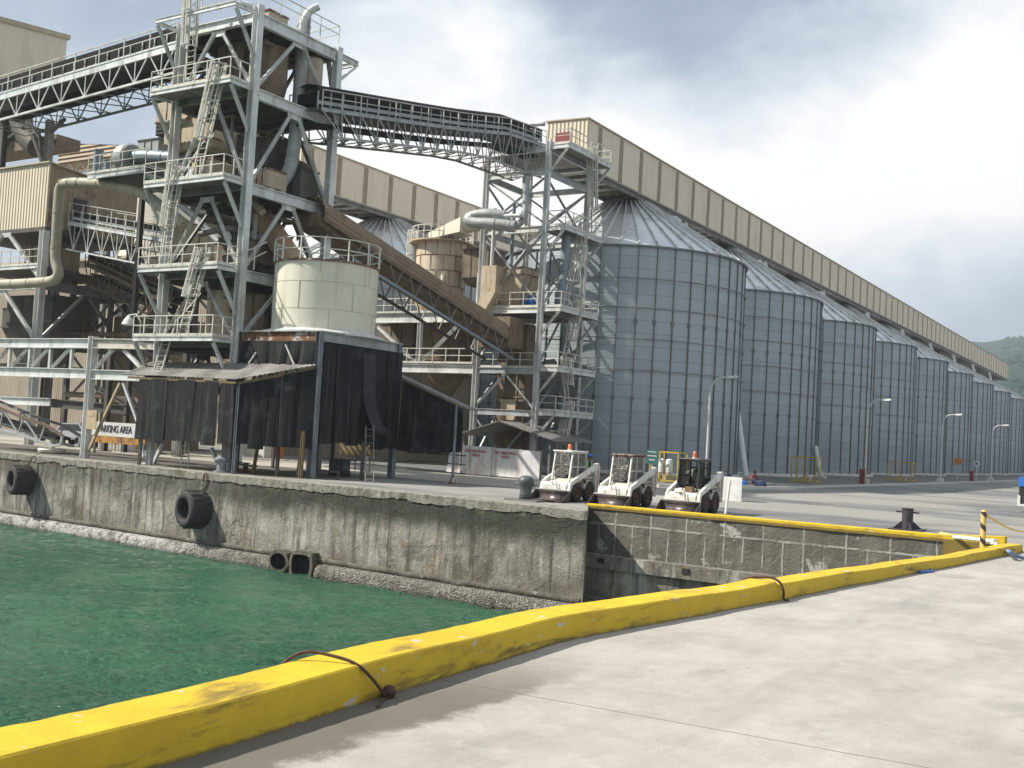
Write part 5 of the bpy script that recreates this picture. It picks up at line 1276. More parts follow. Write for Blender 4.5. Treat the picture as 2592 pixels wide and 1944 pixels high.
# clutter under the shed
for u, v_, h_, lb in ((640, 1199, 1.6, 'orange and black timber strut under the lean-to, left of the shed post'), (752, 1208, 1.6, 'orange timber strut leaning under the shed corner')):
    p = PZ(u, v_); mb = MB(); mb.beam(p, p + V((-.25, .5, h_)), .13, .16); one('timber_strut', mb, M['wood'], lb, 'strut', 'timber struts under the shed')
dr = thing('oil_drum', PZ(690, 1160), 'x', 'drum', 'orange drums in the yard')
c = dr.location.copy(); mb = MB(); mb.lathe(c, [(0, 0), (.3, 0), (.3, .3), (.315, .31), (.3, .33), (.3, .6), (.315, .61), (.3, .63), (.3, .92), (0, .9)], 18); mb.build('drum_body', M['orange'], dr)
dr['label'] = 'left of two orange drums seen beneath the shed'; d2 = copy_tree(dr); d2.location = PZ(706, 1161); d2['label'] = 'right of two orange drums seen beneath the shed'
p = PZ(640, 1157); wl = MB(); wl.box((p.x - 1.6, p.y, 0), (p.x + 1.6, p.y + .15, 1.35)); wl.box((p.x - 1.65, p.y - .03, 1.35), (p.x + 1.65, p.y + .18, 1.43)); one('low_wall', wl, M['conc_white'], 'low white wall beyond the shed, left of the orange drums', 'wall')
ck = thing('pump_cart', PZ(858, 1205), 'grey green boxed pump cart parked under the shed', 'cart'); c = ck.location.copy()
mb = MB(); mb.box(c + V((-.45, -.3, .3)), c + V((.45, .3, .8))); mb.box(c + V((-1.0, -.25, .82)), c + V((1.0, .25, .88))); mb.build('pump_body', M['bollard'], ck)
for sx in (-.35, .35): mb = MB(); mb.cyl(c + V((sx, -.3, .16)), c + V((sx, .3, .16)), .16, 12); mb.build('wheel', M['tyre'], ck)
gc = thing('striped_barrier', PZ(895, 1190), 'yellow and black hazard striped barrier seen through the shed', 'barrier'); c = gc.location.copy()
t = NT('hazard_stripe'); o = t.sep(); f = t.math('FRACT', t.math('MULTIPLY', t.math('ADD', o[0], o[2]), 2.2)); M['hazard'] = t.done(t.mix(t.ramp(f, .46, .54), (.2, .135, .03), (.03, .025, .02)), .7)  # shadow put into the colour: stripe yellow dulled
mb = MB(); mb.box(c + V((-1.2, 0, .9)), c + V((1.2, .05, 1.7))); mb.build('hazard_board', M['hazard'], gc)
mb = MB()
for sx in (-1.1, 0, 1.1): mb.beam(c + V((sx, .1, 0)), c + V((sx, .1, 1.6)), .07, .07)
for z in (.3, .6, .9): mb.beam(c + V((-1.1, .1, z)), c + V((1.1, .1, z)), .05, .05)
mb.build('barrier_frame', M['dark_steel'], gc)
for k, (u, v_, h_) in enumerate(((700, 1206, 1.75), (838, 1205, 1.8), (690, 1185, 1.7), (915, 1216, 1.85))):
    p = PZ(u, v_); mb = MB(); mb.beam(p, p + V((0, 0, h_)), .14, .14); one('shed_prop', mb, M['dark_steel'], ('dark prop under the lean-to skirt between the two timber struts', 'dark prop beneath the shed side left of the striped barrier', 'dark prop deep under the shed near the orange drums', 'dark prop under the shed side next to the tall grey ladder')[k], 'prop', 'dark props under the shed')
for k, (u, v_) in enumerate(((612, 1196), (820, 1212))):
    p = PZ(u, v_); mb = MB(); mb.box(p + V((-.9, 0, .32)), p + V((.9, .12, .42)))
    for sx in (-.8, .8): mb.beam(p + V((sx, .06, 0)), p + V((sx, .06, .32)), .08, .08)
    one('low_rail', mb, M['dark_steel'], ('low dark rail at the quay edge below the front skirt', 'low dark rail at the quay edge below the shed side')[k], 'rail', 'low rails under the shed')
bb = thing('work_bench', PZ(550, 1192) + V((.3, 1.0, 0)), 'low red framed bench beside the small grey bollard', 'bench'); c = bb.location.copy()
mb = MB(); mb.box(c + V((-.7, -.2, .42)), c + V((.7, .2, .47))); mb.build('bench_top', M['rusty'], bb)
for sx in (-.6, .6): mb = MB(); mb.beam(c + V((sx, 0, 0)), c + V((sx, 0, .42)), .06, .3); mb.build('leg', M['red'], bb)

# ------------------------------------------------------------------ pale beam frame at the left edge
bf = thing('beam_frame', (-54, 38, 0), 'pale two-tier steel beam frame along the left quay edge', 'frame')
c_ = M['steel_clean']
part_beam(bf, 'top_beam', (-66, 38, 6.35), (-52.0, 38, 6.35), .3, .55, c_); part_beam(bf, 'top_beam', (-51.6, 38, 6.35), (-46.4, 38, 6.3), .3, .55, mat('rust_blotched_beam', (.55, .54, .5), (.46, .42, .36), 1.4, .55, patch=((.36, .18, .08), .8, .5, .66)))
part_beam(bf, 'lower_beam', (-66, 38, 4.65), (-52.0, 38, 4.65), .3, .55, c_); part_beam(bf, 'lower_beam', (-51.6, 38, 4.62), (-46.4, 38, 4.6), .3, .55, c_)
mb = MB(); mb.ibeam((-51.8, 38, 0), (-51.8, 38, 6.75), .38, .38, .04, (1, 0, 0)); mb.build('column', c_, bf)
x = -53.6
for k in range(7):
    part_beam(bf, 'web_post', (x, 38, 4.92), (x, 38, 6.08), .17, .17, c_); part_beam(bf, 'web_diagonal', (x - 1.75, 38.02, 4.95), (x - .25, 38.02, 6.05), .15, .15, c_); x -= 1.95
part_beam(bf, 'web_diagonal', (-51.5, 38.02, 4.95), (-50.0, 38.02, 6.05), .16, .16, c_)
part_beam(bf, 'web_diagonal', (-49.2, 38.02, 6.05), (-47.4, 38.02, 4.9), .18, .18, c_)
a, b, d = PY(1010 / 3.3177, 800 + 560 / 3.3177, 38), PY(742 / 3.3177, 800 + 1130 / 3.3177, 38), PY(1205 / 3.3177, 800 + 1180 / 3.3177, 38)
part_beam(bf, 'raking_leg', a, b, .13, .13, M['sign_tan'], 'b'); e_ = PY(1160 / 3.3177, 800 + 900 / 3.3177, 38); part_beam(bf, 'raking_leg', a + V((.25, 0, 0)), e_, .13, .13, c_, 'b'); part_beam(bf, 'raking_leg', e_, d, .13, .13, c_, 'b')
p = PY(232, 1061, 37.75); mb = MB(); mb.box(p + V((-.42, -.02, -.55)), p + V((.42, .02, .5))); sg = thing('notice_board', p, 'small tan notice board fixed to the pale column at left', 'sign'); mb.build('board', M['sign_tan'], sg)
mb = MB(); mb.box(p + V((-.22, -.03, .14)), p + V((.22, -.022, .40))); mb.box(p + V((-.17, -.036, .18)), p + V((.17, -.031, .36)))
mb.build('pictogram', M['trim'], sg)
# rear stair of beams behind
part_beam(bf, 'rear_beam', PY(0, 1013, 42), PY(127, 1018, 42), .25, .5, c_)
# ------------------------------------------------------------------ small stacker boom at the far left
sb = thing('boom_conveyor', PY(60, 1150, 38.6), 'small rusty lattice boom conveyor resting near the left quay edge', 'conveyor'); Y_ = 38.6
T = [PY(u, v_, Y_) for u, v_ in ((-80, 1000), (0, 1033), (60, 1058), (115, 1075), (158, 1103))]; Bm = [PY(u, v_, Y_) for u, v_ in ((-80, 1058), (0, 1086), (46, 1097), (100, 1117), (135, 1128), (155, 1124))]
W1 = V((0, 1.2, 0))
for sd in (0, 1):
    mb = MB()
    for a, b in zip(T, T[1:]): mb.beam(a + W1 * sd, b + W1 * sd, .14, .14)
    mb.build('top_chord', M['rust_plain'] if sd == 0 else M['mid_steel'], sb)
    mb = MB()
    for a, b in zip(Bm, Bm[1:]): mb.beam(a + W1 * sd, b + W1 * sd, .12, .14)
    mb.beam(Bm[-1] + W1 * sd, T[-1] + W1 * sd, .12, .12); mb.build('bottom_chord', M['steel'], sb)
    mb = MB()
    for a, b in ((T[0], Bm[1]), (Bm[1], PY(8, 1036, Y_)), (PY(8, 1036, Y_), Bm[2]), (Bm[2], T[2]), (T[2], Bm[3]), (Bm[3], T[3])): mb.beam(a + W1 * sd, b + W1 * sd, .08, .08)
    mb.build('lattice', M['steel'], sb)
mb = MB(); mb.hexa([Bm[0] + V((0, .1, .35)), Bm[0] + V((0, 1.1, .35)), Bm[4] + V((0, 1.1, .35)), Bm[4] + V((0, .1, .35)), Bm[0] + V((0, .1, .5)), Bm[0] + V((0, 1.1, .5)), Bm[4] + V((0, 1.1, .5)), Bm[4] + V((0, .1, .5))]); mb.build('belt', M['belt'], sb)
p = PY(108, 1140, Y_); mb = MB(); mb.cyl(V((p.x, Y_ + .6, .25)), V((p.x, Y_ + .6, 1.0)), .13, 10); mb.lathe((p.x, Y_ + .6, 0), [(0, .28), (.75, .28), (.8, .2), (.75, .05), (0, .05)], 16); mb.build('swivel_foot', M['rail'], sb)
# ------------------------------------------------------------------ parking area: vehicle, sign, walls
vh = thing('parked_pickup', (-56, 52, 0), 'dark grey parked vehicle half hidden behind the boom conveyor', 'vehicle'); c = PZ(190, 1128); c = V((c.x, c.y, 0)); vh.location = c
def carbody(par, c):
    prof = [(-2.2, .45), (-2.25, .95), (-1.2, 1.05), (-.55, 1.62), (1.5, 1.68), (2.1, 1.1), (2.25, .95), (2.25, .45)]
    mb = MB(); mb.prism([(c.x + x_, c.y - .85, z_) for x_, z_ in prof], (0, 1.7, 0)); o = mb.build('vehicle_body', M['car'], par); bv = o.modifiers.new('soft', 'BEVEL'); bv.width = .07; bv.segments = 2
    mb = MB(); mb.prism([(c.x + x_, c.y - .862, z_) for x_, z_ in ((-1.0, 1.08), (-.5, 1.54), (1.35, 1.58), (1.85, 1.12))], (0, .01, 0)); mb.build('side_window', M['glass'], par)
    mb = MB(); mb.hexa([(c.x - 1.19, c.y - .75, 1.10), (c.x - 1.19, c.y + .75, 1.10), (c.x - 1.15, c.y + .75, 1.08), (c.x - 1.15, c.y - .75, 1.08), (c.x - .60, c.y - .7, 1.62), (c.x - .60, c.y + .7, 1.62), (c.x - .56, c.y + .7, 1.6), (c.x - .56, c.y - .7, 1.6)]); mb.build('windscreen', M['sign_white'], par)
    for x_ in (-1.4, 1.4):
        for sg_ in (-1, 1): mb = MB(); mb.cyl((c.x + x_, c.y + sg_ * .62, .34), (c.x + x_, c.y + sg_ * .87, .34), .34, 18); mb.build('wheel', M['tyre'], par)
    for y_ in (-.6, .6): mb = MB(); mb.box((c.x - 2.29, c.y + y_ - .16, .72), (c.x - 2.24, c.y + y_ + .16, .88)); mb.build('headlight', M['sign_white'], par)
carbody(vh, c)
sg = thing('parking_sign', (-50, 43, 0), 'long white board lettered PARKING AREA in dark capitals, half hidden behind braces', 'sign')
YS = 43.0; a, b = PY(232, 1070, YS), PY(372, 1070, YS); z0, z1 = PY(330, 1108, YS).z, PY(330, 1072, YS).z
mb = MB(); mb.box((a.x, YS, z0), (b.x, YS + .05, z1)); mb.build('board', M['sign_white'], sg)
lettering(sg, 'PARKING AREA', .62, (PY(291, 1090, YS).x, YS - .015, (z0 + z1) / 2), (1, 0, 0), (0, 0, 1), M['sign_black'], xs=.74)
mb = MB(); mb.box((a.x + .5, YS - .03, z0 - .42), (b.x, YS + .08, z0 - .01)); mb.build('striped_edge', (lambda t, : t)(mat('sign_hazard', (.5, .25, .05), (.08, .05, .03), 2.2, .7)), sg)
for x_ in (a.x + .3, b.x - .3): mb = MB(); mb.beam((x_, YS + .12, 0), (x_, YS + .12, z1 - .1), .12, .12); mb.build('post', M['mid_steel'], sg)
p0, p1 = PY(248, 1110, 48), PY(345, 1110, 48)
cw = thing('corrugated_screen', (p0.x, 48, 0), 'low rust stained corrugated screen under the parking board', 'screen'); mb = MB(); rows = [[], []]
for k in range(60):
    x_ = p0.x + (p1.x - p0.x) * k / 59
    for j in range(2): rows[j].append((x_, 48 + .06 * cos(k * 1.3), [.05, 1.35][j]))
mb.grid(rows, True); mb.build('sheet', M['fence'], cw)
mb = MB(); mb.beam((p0.x, 47.8, 1.3), (p1.x, 47.8, 1.35), .09, .09); mb.beam((p0.x - .8, 47.3, .2), (p0.x + .5, 47.8, 1.3), .09, .09); mb.build('rail', M['sign_tan'], cw)
for k in range(5): x_ = p0.x + .6 + k * 1.1; mb = MB(); mb.cyl((x_, 47.3, 0), (x_, 47.3, .75), .05, 8); one('guard_post', mb, M['yellow'], 'thin yellow guard post in front of the corrugated screen', 'post', 'yellow guard posts by the screen')
# white truck body behind
tr = thing('white_lorry', PZ(330, 1130), 'pale lorry body far behind the parking board', 'lorry'); c = tr.location.copy(); c = V((c.x, 58, 0)); tr.location = c
mb = MB(); mb.box(c + V((-4.5, 0, 1.2)), c + V((4.5, 2.3, 3.0))); mb.build('cargo_body', M['white'], tr)
mb = MB(); mb.box(c + V((-4.5, -.02, 3.0)), c + V((4.5, 2.32, 3.1))); mb.box(c + V((-4.5, -.02, 1.05)), c + V((4.5, 2.3, 1.2))); mb.build('edge_rail', M['mid_steel'], tr)
mb = MB(); mb.box(c + V((-1.6, 0, 3.12)), c + V((1.4, 2.2, 6.2))); mb.build('container', M['sign_white'], tr)
for x_ in (-3.2, -2.0, 2.8): mb = MB(); mb.cyl(c + V((x_, -.05, .5)), c + V((x_, .3, .5)), .5, 16); mb.build('wheel', M['tyre'], tr)
# ------------------------------------------------------------------ head house and its frame at the left
XB, YBH = -69.0, 46.0
hh = thing('head_house', (-73, 49, 0), 'beige corrugated head house on steel legs at the left edge', 'building')
Z0, Z1 = 15.45, 20.0
mb = MB(); mb.face([(-80, YBH, Z0), (XB, YBH, Z0), (XB, YBH, Z1), (-80, YBH, Z1)]); mb.build('front_wall', M['cladding'], hh)
mb = MB(); mb.face([(XB, YBH, Z0), (XB, 53.6, Z0), (XB, 53.6, 19.3), (XB, YBH, Z1)]); mb.build('side_wall', mat('brown_corrugated', (.33, .25, .155), (.25, .185, .115), 1.0, .65, streak=((.15, .1, .06), .6, 1.5), patch=((.10, .07, .045), .35, .52, .66), rib=('y', .3, .6)), hh)
mb = MB(); mb.face([(-80, 53.6, Z0), (XB, 53.6, Z0), (XB, 53.6, 19.3), (-80, 53.6, 19.3)][::-1]); mb.face([(-80, YBH, Z0), (-80, 53.6, Z0), (-80, 53.6, 19.3), (-80, YBH, Z1)][::-1]); mb.build('rear_wall', M['cladding'], hh)
mb = MB(); mb.prism([(-80.1, YBH - .15, Z1 + .01), (-80.1, 53.8, 19.31), (-80.1, 53.8, 19.4), (-80.1, YBH - .15, Z1 + .11)], (11.25, 0, 0)); mb.build('roof', M['trim'], hh)
mb = MB(); mb.box((-80, YBH, Z0 - .3), (XB + .05, 53.6, Z0 - .003)); mb.build('floor', M['dark_steel'], hh)
mb = MB(); mb.box((XB - .02, YBH - .05, Z0), (XB + .05, YBH + .1, Z1)); mb.build('corner_trim', M['trim'], hh)
mb = MB(); mb.box((XB + .002, 48.1, Z0 + .05), (XB + .06, 49.2, Z0 + 2.5)); mb.build('doorway', M['black'], hh)
hf = thing('braced_frame', (-73, 49, 0), 'braced steel legs and beams carrying the beige head house', 'frame')
for x, y in ((XB, YBH), (XB, 53.4), (-78.5, YBH), (-78.5, 53.4)):
    mb = MB(); mb.ibeam((x, y, 0), (x, y, Z0 - .3), .5, .5, .05, (1, 0, 0)); mb.build('column', M['steel_clean'] if (x, y) == (XB, YBH) else M['dark_steel'], hf)
for z in (11.3, 5.4):
    part_beam(hf, 'cross_beam', (-78.5, YBH, z), (XB - .25, YBH, z), .3, .62, M['steel_clean'] if z > 8 else M['mid_steel']); part_beam(hf, 'cross_beam', (XB, YBH + .25, z), (XB, 53.2, z), .3, .62, M['mid_steel']); part_beam(hf, 'cross_beam', (-78.5, 53.4, z), (XB, 53.4, z), .3, .6, M['dark_steel'])
mx_ = -73.6
for z0, z1 in ((11.8, 15.1), (7.4, 10.9)):
    part_beam(hf, 'brace', (XB - .2, YBH, z0), (mx_ + .35, YBH, z1), .22, .22, M['steel_clean']); part_beam(hf, 'brace', (-78.3, YBH, z0), (mx_ - .35, YBH, z1), .22, .22, M['steel_clean'])
    mb = MB(); mb.box((mx_ - .6, YBH - .02, z1 - .2), (mx_ + .6, YBH + .02, z1 + .12)); mb.build('gusset', M['steel_clean'], hf)
    ym = 49.7
    if z0 < 10: part_beam(hf, 'brace', (XB, YBH + .2, z0), (XB, ym - .3, z1), .2, .2, M['steel']); part_beam(hf, 'brace', (XB, 53.2, z0), (XB, ym + .3, z1), .2, .2, M['mid_steel'])
part_beam(hf, 'brace', (-78, 53.4, 6), (XB, 53.4, 11), .2, .2, M['dark_steel']); part_beam(hf, 'brace', (XB, 53.4, 6), (-78, 53.5, 11), .2, .2, M['dark_steel'])
mb = MB(); mb.box((-78.4, YBH + .2, 12.5), (XB - .2, 53, 12.6)); mb.build('floor_plate', M['floor_plate'], hf)
part_beam(hf, 'platform_edge', (-78.4, YBH - .1, 12.6), (XB - .3, YBH - .1, 12.6), .1, .26, M['steel_clean'])
mb = MB(); railing(mb, [(-78.4, YBH - .1, 12.7), (XB - .3, YBH - .1, 12.7)], 1.15, 1.2); mb.build('railing', M['rail'], hf)
mb = MB(); railing(mb, [(-78, 50, 7.2), (-69.4, 50, 7.2)], 1.1, 1.0, .03, True, False); mb.build('railing', M['mid_steel'], hf)
# dark lower bins inside the frame
hopper((-73.2, 49.6, 12.7), (1.5, 1.3), (1.4, 1.2), .3, M['beige_bin'], 'beige machine housing behind the railing under the head house', 1.7)
vessel(V((-70.9, 48.2, 12.65)), .3, [(0, 0), (.3, 0), (.3, 2.5), (0, 2.5)], M['green_sign'], 'slim green cylinder behind the head house railing')
hopper((-73.5, 50.2, 5.7), (2.8, 2.0), (.6, .6), 3.2, M['dark_steel'], 'large dark hopper hanging inside the head house frame', 2.0)
hopper((-66.4, 54.5, .0), (2.6, 2.2), (2.6, 2.2), .2, M['brown_sheet'], 'dark brown rusted bin wall standing behind the left frame', 9.6, frame_=False)
hopper((-77.2, 51.0, 5.9), (1.5, 1.6), (.5, .5), 2.8, M['dark_steel'], 'second dark hopper at the far left inside the frame', 1.5)
# big olive pipe hooking round the head house
duct([(-50.0, 44.6, 15.0), (-54.5, 44.2, 16.6), (-58.3, 44.0, 17.35), (-65.0, 44.0, 17.95), (-65.35, 44.0, 17.4), (-65.1, 44.0, 12.4), (-64.3, 44.0, 11.2), (-66, 44.2, 10.4), (-78, 44.4, 10.15)] and
     [PY(470, 570, 44), PY(365, 490, 44), PY(270, 465, 44), PY(185, 462, 44), PY(152, 466, 44), PY(148, 510, 44), PY(139, 660, 44), PY(152, 695, 44), PY(135, 712, 44), PY(60, 718, 44), PY(-60, 722, 44)], .34, M['green_pipe'], 'thick olive beige pipe hooking round the head house corner')
# conveyor from the head house door toward the tower
conveyor('truss_conveyor', [(-68.7, 47.6, 16.0), (-57.5, 47.6, 14.1)], (0, 2.3, 0), 'pale railed conveyor sloping gently down from the head house door', .3, 1.45, 1.9, 1.65)
hopper((-55.5, 48.6, 12.9), (2.4, 1.1), (2.2, 1.0), .3, M['beige_bin'], 'long beige conveyor head box with small hatch behind the tower', 1.9)
hopper((-50.8, 48.8, 11.9), (1.9, 1.2), (1.6, 1.0), .5, M['dusty_duct'], 'brown dust stained box behind the tower, right of the beige head box', 2.0)
hopper((-53.4, 49.6, 15.2), (.8, .8), (.7, .7), .3, M['beige_bin'], 'small beige turret above the conveyor head box', 1.6)
# trestle, chutes under the upper conveyor
ts = thing('conveyor_trestle', (-86, 56, 0), 'dark steel trestle standing behind the head house under the upper conveyor', 'trestle'); YT = 56.0
for u0, v0, u1, v1, w_ in ((127, 305, 120, 425, .55), (66, 295, 110, 415, .32), (98, 325, 104, 395, .2), (0, 312, 40, 285, .3), (76, 330, 130, 332, .3), (20, 350, 60, 322, .22), (130, 335, 165, 300, .25)):
    part_beam(ts, 'column' if u0 == 127 else 'brace', PY(u0, v0, YT), PY(u1, v1, YT + .3), w_, w_, M['mid_steel'] if w_ > .4 else M['dark_steel'], 'b')
duct([PY(55, 280, 57), PY(52, 310, 57), PY(64, 345, 57), PY(96, 372, 57)], 1.0, M['dark_steel'], 'dark curved chute under the upper left conveyor')
duct([PY(14, 270, 57), PY(14, 320, 57), PY(6, 370, 57)], 1.3, M['dark_steel'], 'thick dark chute at the far left under the conveyor')
p, q = PY(-60, 372, 58), PY(172, 378, 58)
hopper(((p.x + q.x) / 2, 58, PY(60, 392, 58).z), ((q.x - p.x) / 2, 1.2), ((q.x - p.x) / 2, 1.2), .1, M['dusty_duct'], 'long brown boxed conveyor behind the dark trestle', .85, frame_=False)
# far brown gallery seen beneath the upper conveyor
fg = thing('far_gallery', (-88, 70, 0), 'distant brown ribbed gallery seen under the upper left conveyor', 'conveyor gallery')
a, b = PY(150, 362, 70), PY(470, 376, 70); zb_ = PY(300, 396, 70).z
mb = MB(); mb.hexa([(a.x, 70, zb_), (b.x, 70, zb_), (b.x, 73, zb_), (a.x, 73, zb_), (a.x, 70, a.z), (b.x, 70, b.z), (b.x, 73, b.z), (a.x, 73, a.z)]); mb.build('side_wall', mat('ribbed_brown', (.34, .255, .165), (.27, .2, .13), .7, .7, rib=('z', .45, 1.0)), fg)
mb = MB(); mb.box((a.x - 6, 70, zb_ - 1.1), (b.x, 70.2, zb_ - .9)); mb.box((a.x - 6, 73, zb_ - 1.1), (b.x, 73.2, zb_ - .9))
k = a.x - 6
while k < b.x: mb.beam((k, 70.1, zb_ - 1), (k + .9, 70.1, zb_ - .1), .12, .12); mb.beam((k + .9, 70.1, zb_ - .1), (k + 1.8, 70.1, zb_ - 1), .12, .12); k += 1.8
mb.build('support_truss', M['mid_steel'], fg)
for x_ in (a.x, a.x + 8): mb = MB(); mb.ibeam((x_, 71, 0), (x_, 71, zb_ - 1.1), .5, .5); mb.build('column', M['mid_steel'], fg)
# upper left building
ub = thing('upper_house', (-80, 60, 0), 'tall beige sheeted building rising behind the left conveyor', 'building')
XU = -80.0; a, b, c2 = PX(0, 55, XU), PX(170, 100, XU), PX(165, 150, XU)
zb_u = PX(60, 232, XU).z; zt_ = b.z; sl_ = (b.z - a.z) / (b.y - a.y); ya = a.y - 6
mb = MB(); mb.face([(XU, ya, zb_u), (XU, b.y, zb_u), (XU, b.y, b.z), (XU, ya, a.z - 6 * sl_)]); mb.build('side_wall', M['cladding_side'], ub)
mb = MB(); mb.face([(XU - 8, ya, zb_u), (XU, ya, zb_u), (XU, ya, a.z - 6 * sl_), (XU - 8, ya, a.z - 6 * sl_)]); mb.face([(XU - 8, b.y, zb_u), (XU, b.y, zb_u), (XU, b.y, b.z), (XU - 8, b.y, b.z)][::-1]); mb.build('end_wall', M['cladding'], ub)
mb = MB(); mb.prism([(XU - 8.1, ya, a.z - 6 * sl_ + .02), (XU + .15, ya, a.z - 6 * sl_ + .02), (XU + .15, ya, a.z - 6 * sl_ + .4), (XU - 8.1, ya, a.z - 6 * sl_ + .4)], (0, b.y - ya + .2, b.z - a.z + 6 * sl_)); mb.build('roof', M['trim'], ub)
mb = MB(); mb.box((XU - 8, ya, zb_u - .5), (XU, b.y, zb_u - .003)); mb.build('floor', M['dark_steel'], ub)
for y_ in (ya + .3, b.y - .3): mb = MB(); mb.ibeam((XU - 7.5, y_, 0), (XU - 7.5, y_, zb_u - .5), .5, .5); mb.build('column', M['dark_steel'], ub)
# fan platform left of the tower with blue-grey duct
fpf = thing('fan_platform', (-50, 41, 0), 'steel platform with railing and grey pipework left of the tower', 'platform')
Yp = 43.0; a, b = PY(222, 448, Yp), PY(368, 418, Yp); zp = 15.9
a = PY(222, 445, Yp); b = PY(368, 420, Yp)
zp = (a.z + b.z) / 2
part_beam(fpf, 'platform_edge', (a.x, Yp, zp - .15), (b.x, Yp, zp - .15), .12, .36, M['steel_clean']); part_beam(fpf, 'platform_edge', (b.x, Yp + .06, zp - .15), (b.x, Yp + 5, zp - .15), .12, .36, M['mid_steel'])
mb = MB(); mb.box((a.x, Yp + .1, zp - .1), (b.x - .1, Yp + 5, zp)); mb.build('floor_plate', M['floor_plate'], fpf)
mb = MB(); railing(mb, [(a.x, Yp, zp + .03), (b.x, Yp, zp + .03)], 1.15, 1.2); mb.build('railing', M['rail'], fpf)
mb = MB(); mb.ibeam((b.x - .1, Yp + .2, zp - .35), (XL + .0, YF + 3.5, zp - 5.2), .3, .3); mb.build('raking_brace', M['steel'], fpf)
for dx in (.4, 3.0): mb = MB(); mb.ibeam((a.x + dx, Yp + 4, 0), (a.x + dx, Yp + 4, zp - .35), .3, .3); mb.build('column', M['dark_steel'], fpf)
y_ = Yp + 1.6
duct([PY(300, 393, y_), PY(340, 398, y_), PY(370, 396, y_), PY(430, 400, y_), PY(520, 408, y_)], .42, M['blue_pipe'], 'blue grey horizontal duct on the fan platform')
p = PY(325, 402, y_); mb = MB(); mb.lathe((0, 0, 0), [(0, -.5), (.85, -.5), (.95, -.35), (.95, .35), (.85, .5), (0, .5)], 24)
for i, q in enumerate(mb.v): mb.v[i] = V((q.z, q.x, q.y)) + p
one('blower', mb, M['steel'], 'round grey blower drum on the fan platform', 'blower')
for u, lb in ((247, 'taller blue grey stub pipe on the fan platform'), (273, 'shorter blue grey stub pipe on the fan platform')):
    q = PY(u, 420, y_); h_ = 2.1 if u < 260 else 1.3; mb = MB(); mb.cyl((q.x, y_, zp), (q.x, y_, zp + h_), .3 if u < 260 else .24, 14); mb.lathe((q.x, y_, zp + h_), [(.33, -.05), (.33, .03), (0, .06)], 14); one('stub_pipe', mb, M['blue_pipe'], lb, 'pipe', 'stub pipes on the fan platform')
hopper(PY(400, 420, 46) + V((0, 0, 0)), (1.0, .9), (.9, .9), .3, M['steel'], 'grey curved hood box behind the tower ladder', 1.2)
duct([PY(400, 395, 46), PY(402, 368, 46), PY(418, 350, 46), PY(436, 352, 46), PY(440, 366, 46)], .5, M['steel'], 'grey gooseneck hood left of the tower column')
p = PY(420, 310, 44); mb = MB(); mb.box(p + V((-.9, 0, -.75)), p + V((.85, .6, .75))); 
for k in range(6): mb.box(p + V((-.85, -.05, -.7 + k * .24)), p + V((.8, -.004, -.6 + k * .24)))
one('louvred_box', mb, M['black'], 'black louvred box hanging left of the tower column', 'vent box')
hopper(PY(468, 330, 44.5), (1.4, 1.1), (1.2, 1.0), .3, M['beige_bin'], 'beige square casing behind the tower ladder at second platform level', 1.6)
hopper(PY(520, 390, 45), (2.2, 1.4), (1.9, 1.2), .4, M['beige_bin'], 'wide beige casing behind the tower between second and third platform', 1.6)
hopper(PY(600, 560, 47), (2.6, 1.5), (2.4, 1.4), .3, M['dark_steel'], 'dark ribbed casing wall behind the tower', 4.6)
# big pale silo building behind left
bgd = thing('storage_shed', (-80, 72, 0), 'large shade-toned beige storage building in the background at left', 'building')
mb = MB(); mb.box((-175, 72, 0), (-74, 92, 18.5)); mb.build('wall', M['shade_wall'], bgd)
mb = MB(); mb.box((-175.4, 71.6, 18.505), (-73.6, 92.4, 18.8)); mb.build('roof', M['trim'], bgd)
gs = PY(392, 520, 96); vessel(V((gs.x, 100, 0)), 5, [(7.5, 0), (7.5, gs.z + 1.2), (0, gs.z + 4.5)], M['tank'], 'pale round silo far behind the head house', 'pale_silo', 'silo', 40)
bg2_ = thing('storage_shed', (-58, 60, 0), 'low beige sheeted building behind the beam frame', 'building')
mb = MB(); mb.box((-63, 62, 0), (-53.5, 78, 7.5)); mb.build('wall', M['shade_wall'], bg2_)
mb = MB(); mb.box((-63.3, 61.7, 7.505), (-53.2, 78.3, 7.7)); mb.build('roof', M['trim'], bg2_)
# lower trusses in the shade between head house and tower
conveyor('truss_conveyor', [PY(215, 668, 50), PY(430, 770, 50)], (0, 2.0, 0), 'shaded brown truss conveyor sloping down behind the tower foot', .25, .9, 1.4, 1.5, 'dark')
for k, (u, v0, v1, y_) in enumerate(((284, 860, 1120, 46), (480, 800, 1150, 47), (420, 880, 1150, 48))):
    p, q = PY(u, v0, y_), PY(u, v1, y_); mb = MB(); mb.ibeam((p.x, y_, 0), (p.x, y_, p.z), .32, .32); mb.box((p.x - .35, y_ - .35, 0), (p.x + .35, y_ + .35, .06))
    one('support_post', mb, M['dark_steel'], ('dark steel post behind the pale column of the beam frame', 'dark steel post inside the main tower foot', 'dark steel post behind the front left tower column')[k], 'post', 'dark posts in the shaded yard')
mb = MB(); mb.ibeam(PY(130, 1020, 47), PY(400, 1045, 47), .4, .6); mb.ibeam(PY(250, 985, 47.5), PY(350, 1040, 47.5), .3, .3); mb.ibeam(PY(350, 1085, 47.5), PY(290, 1120, 47.5), .3, .3)
one('low_girder', mb, M['dark_steel'], 'dark low girder crossing behind the pale column', 'girder')
rg = random.Random(77); mb = MB(); mb2 = MB()
yz = 51.5
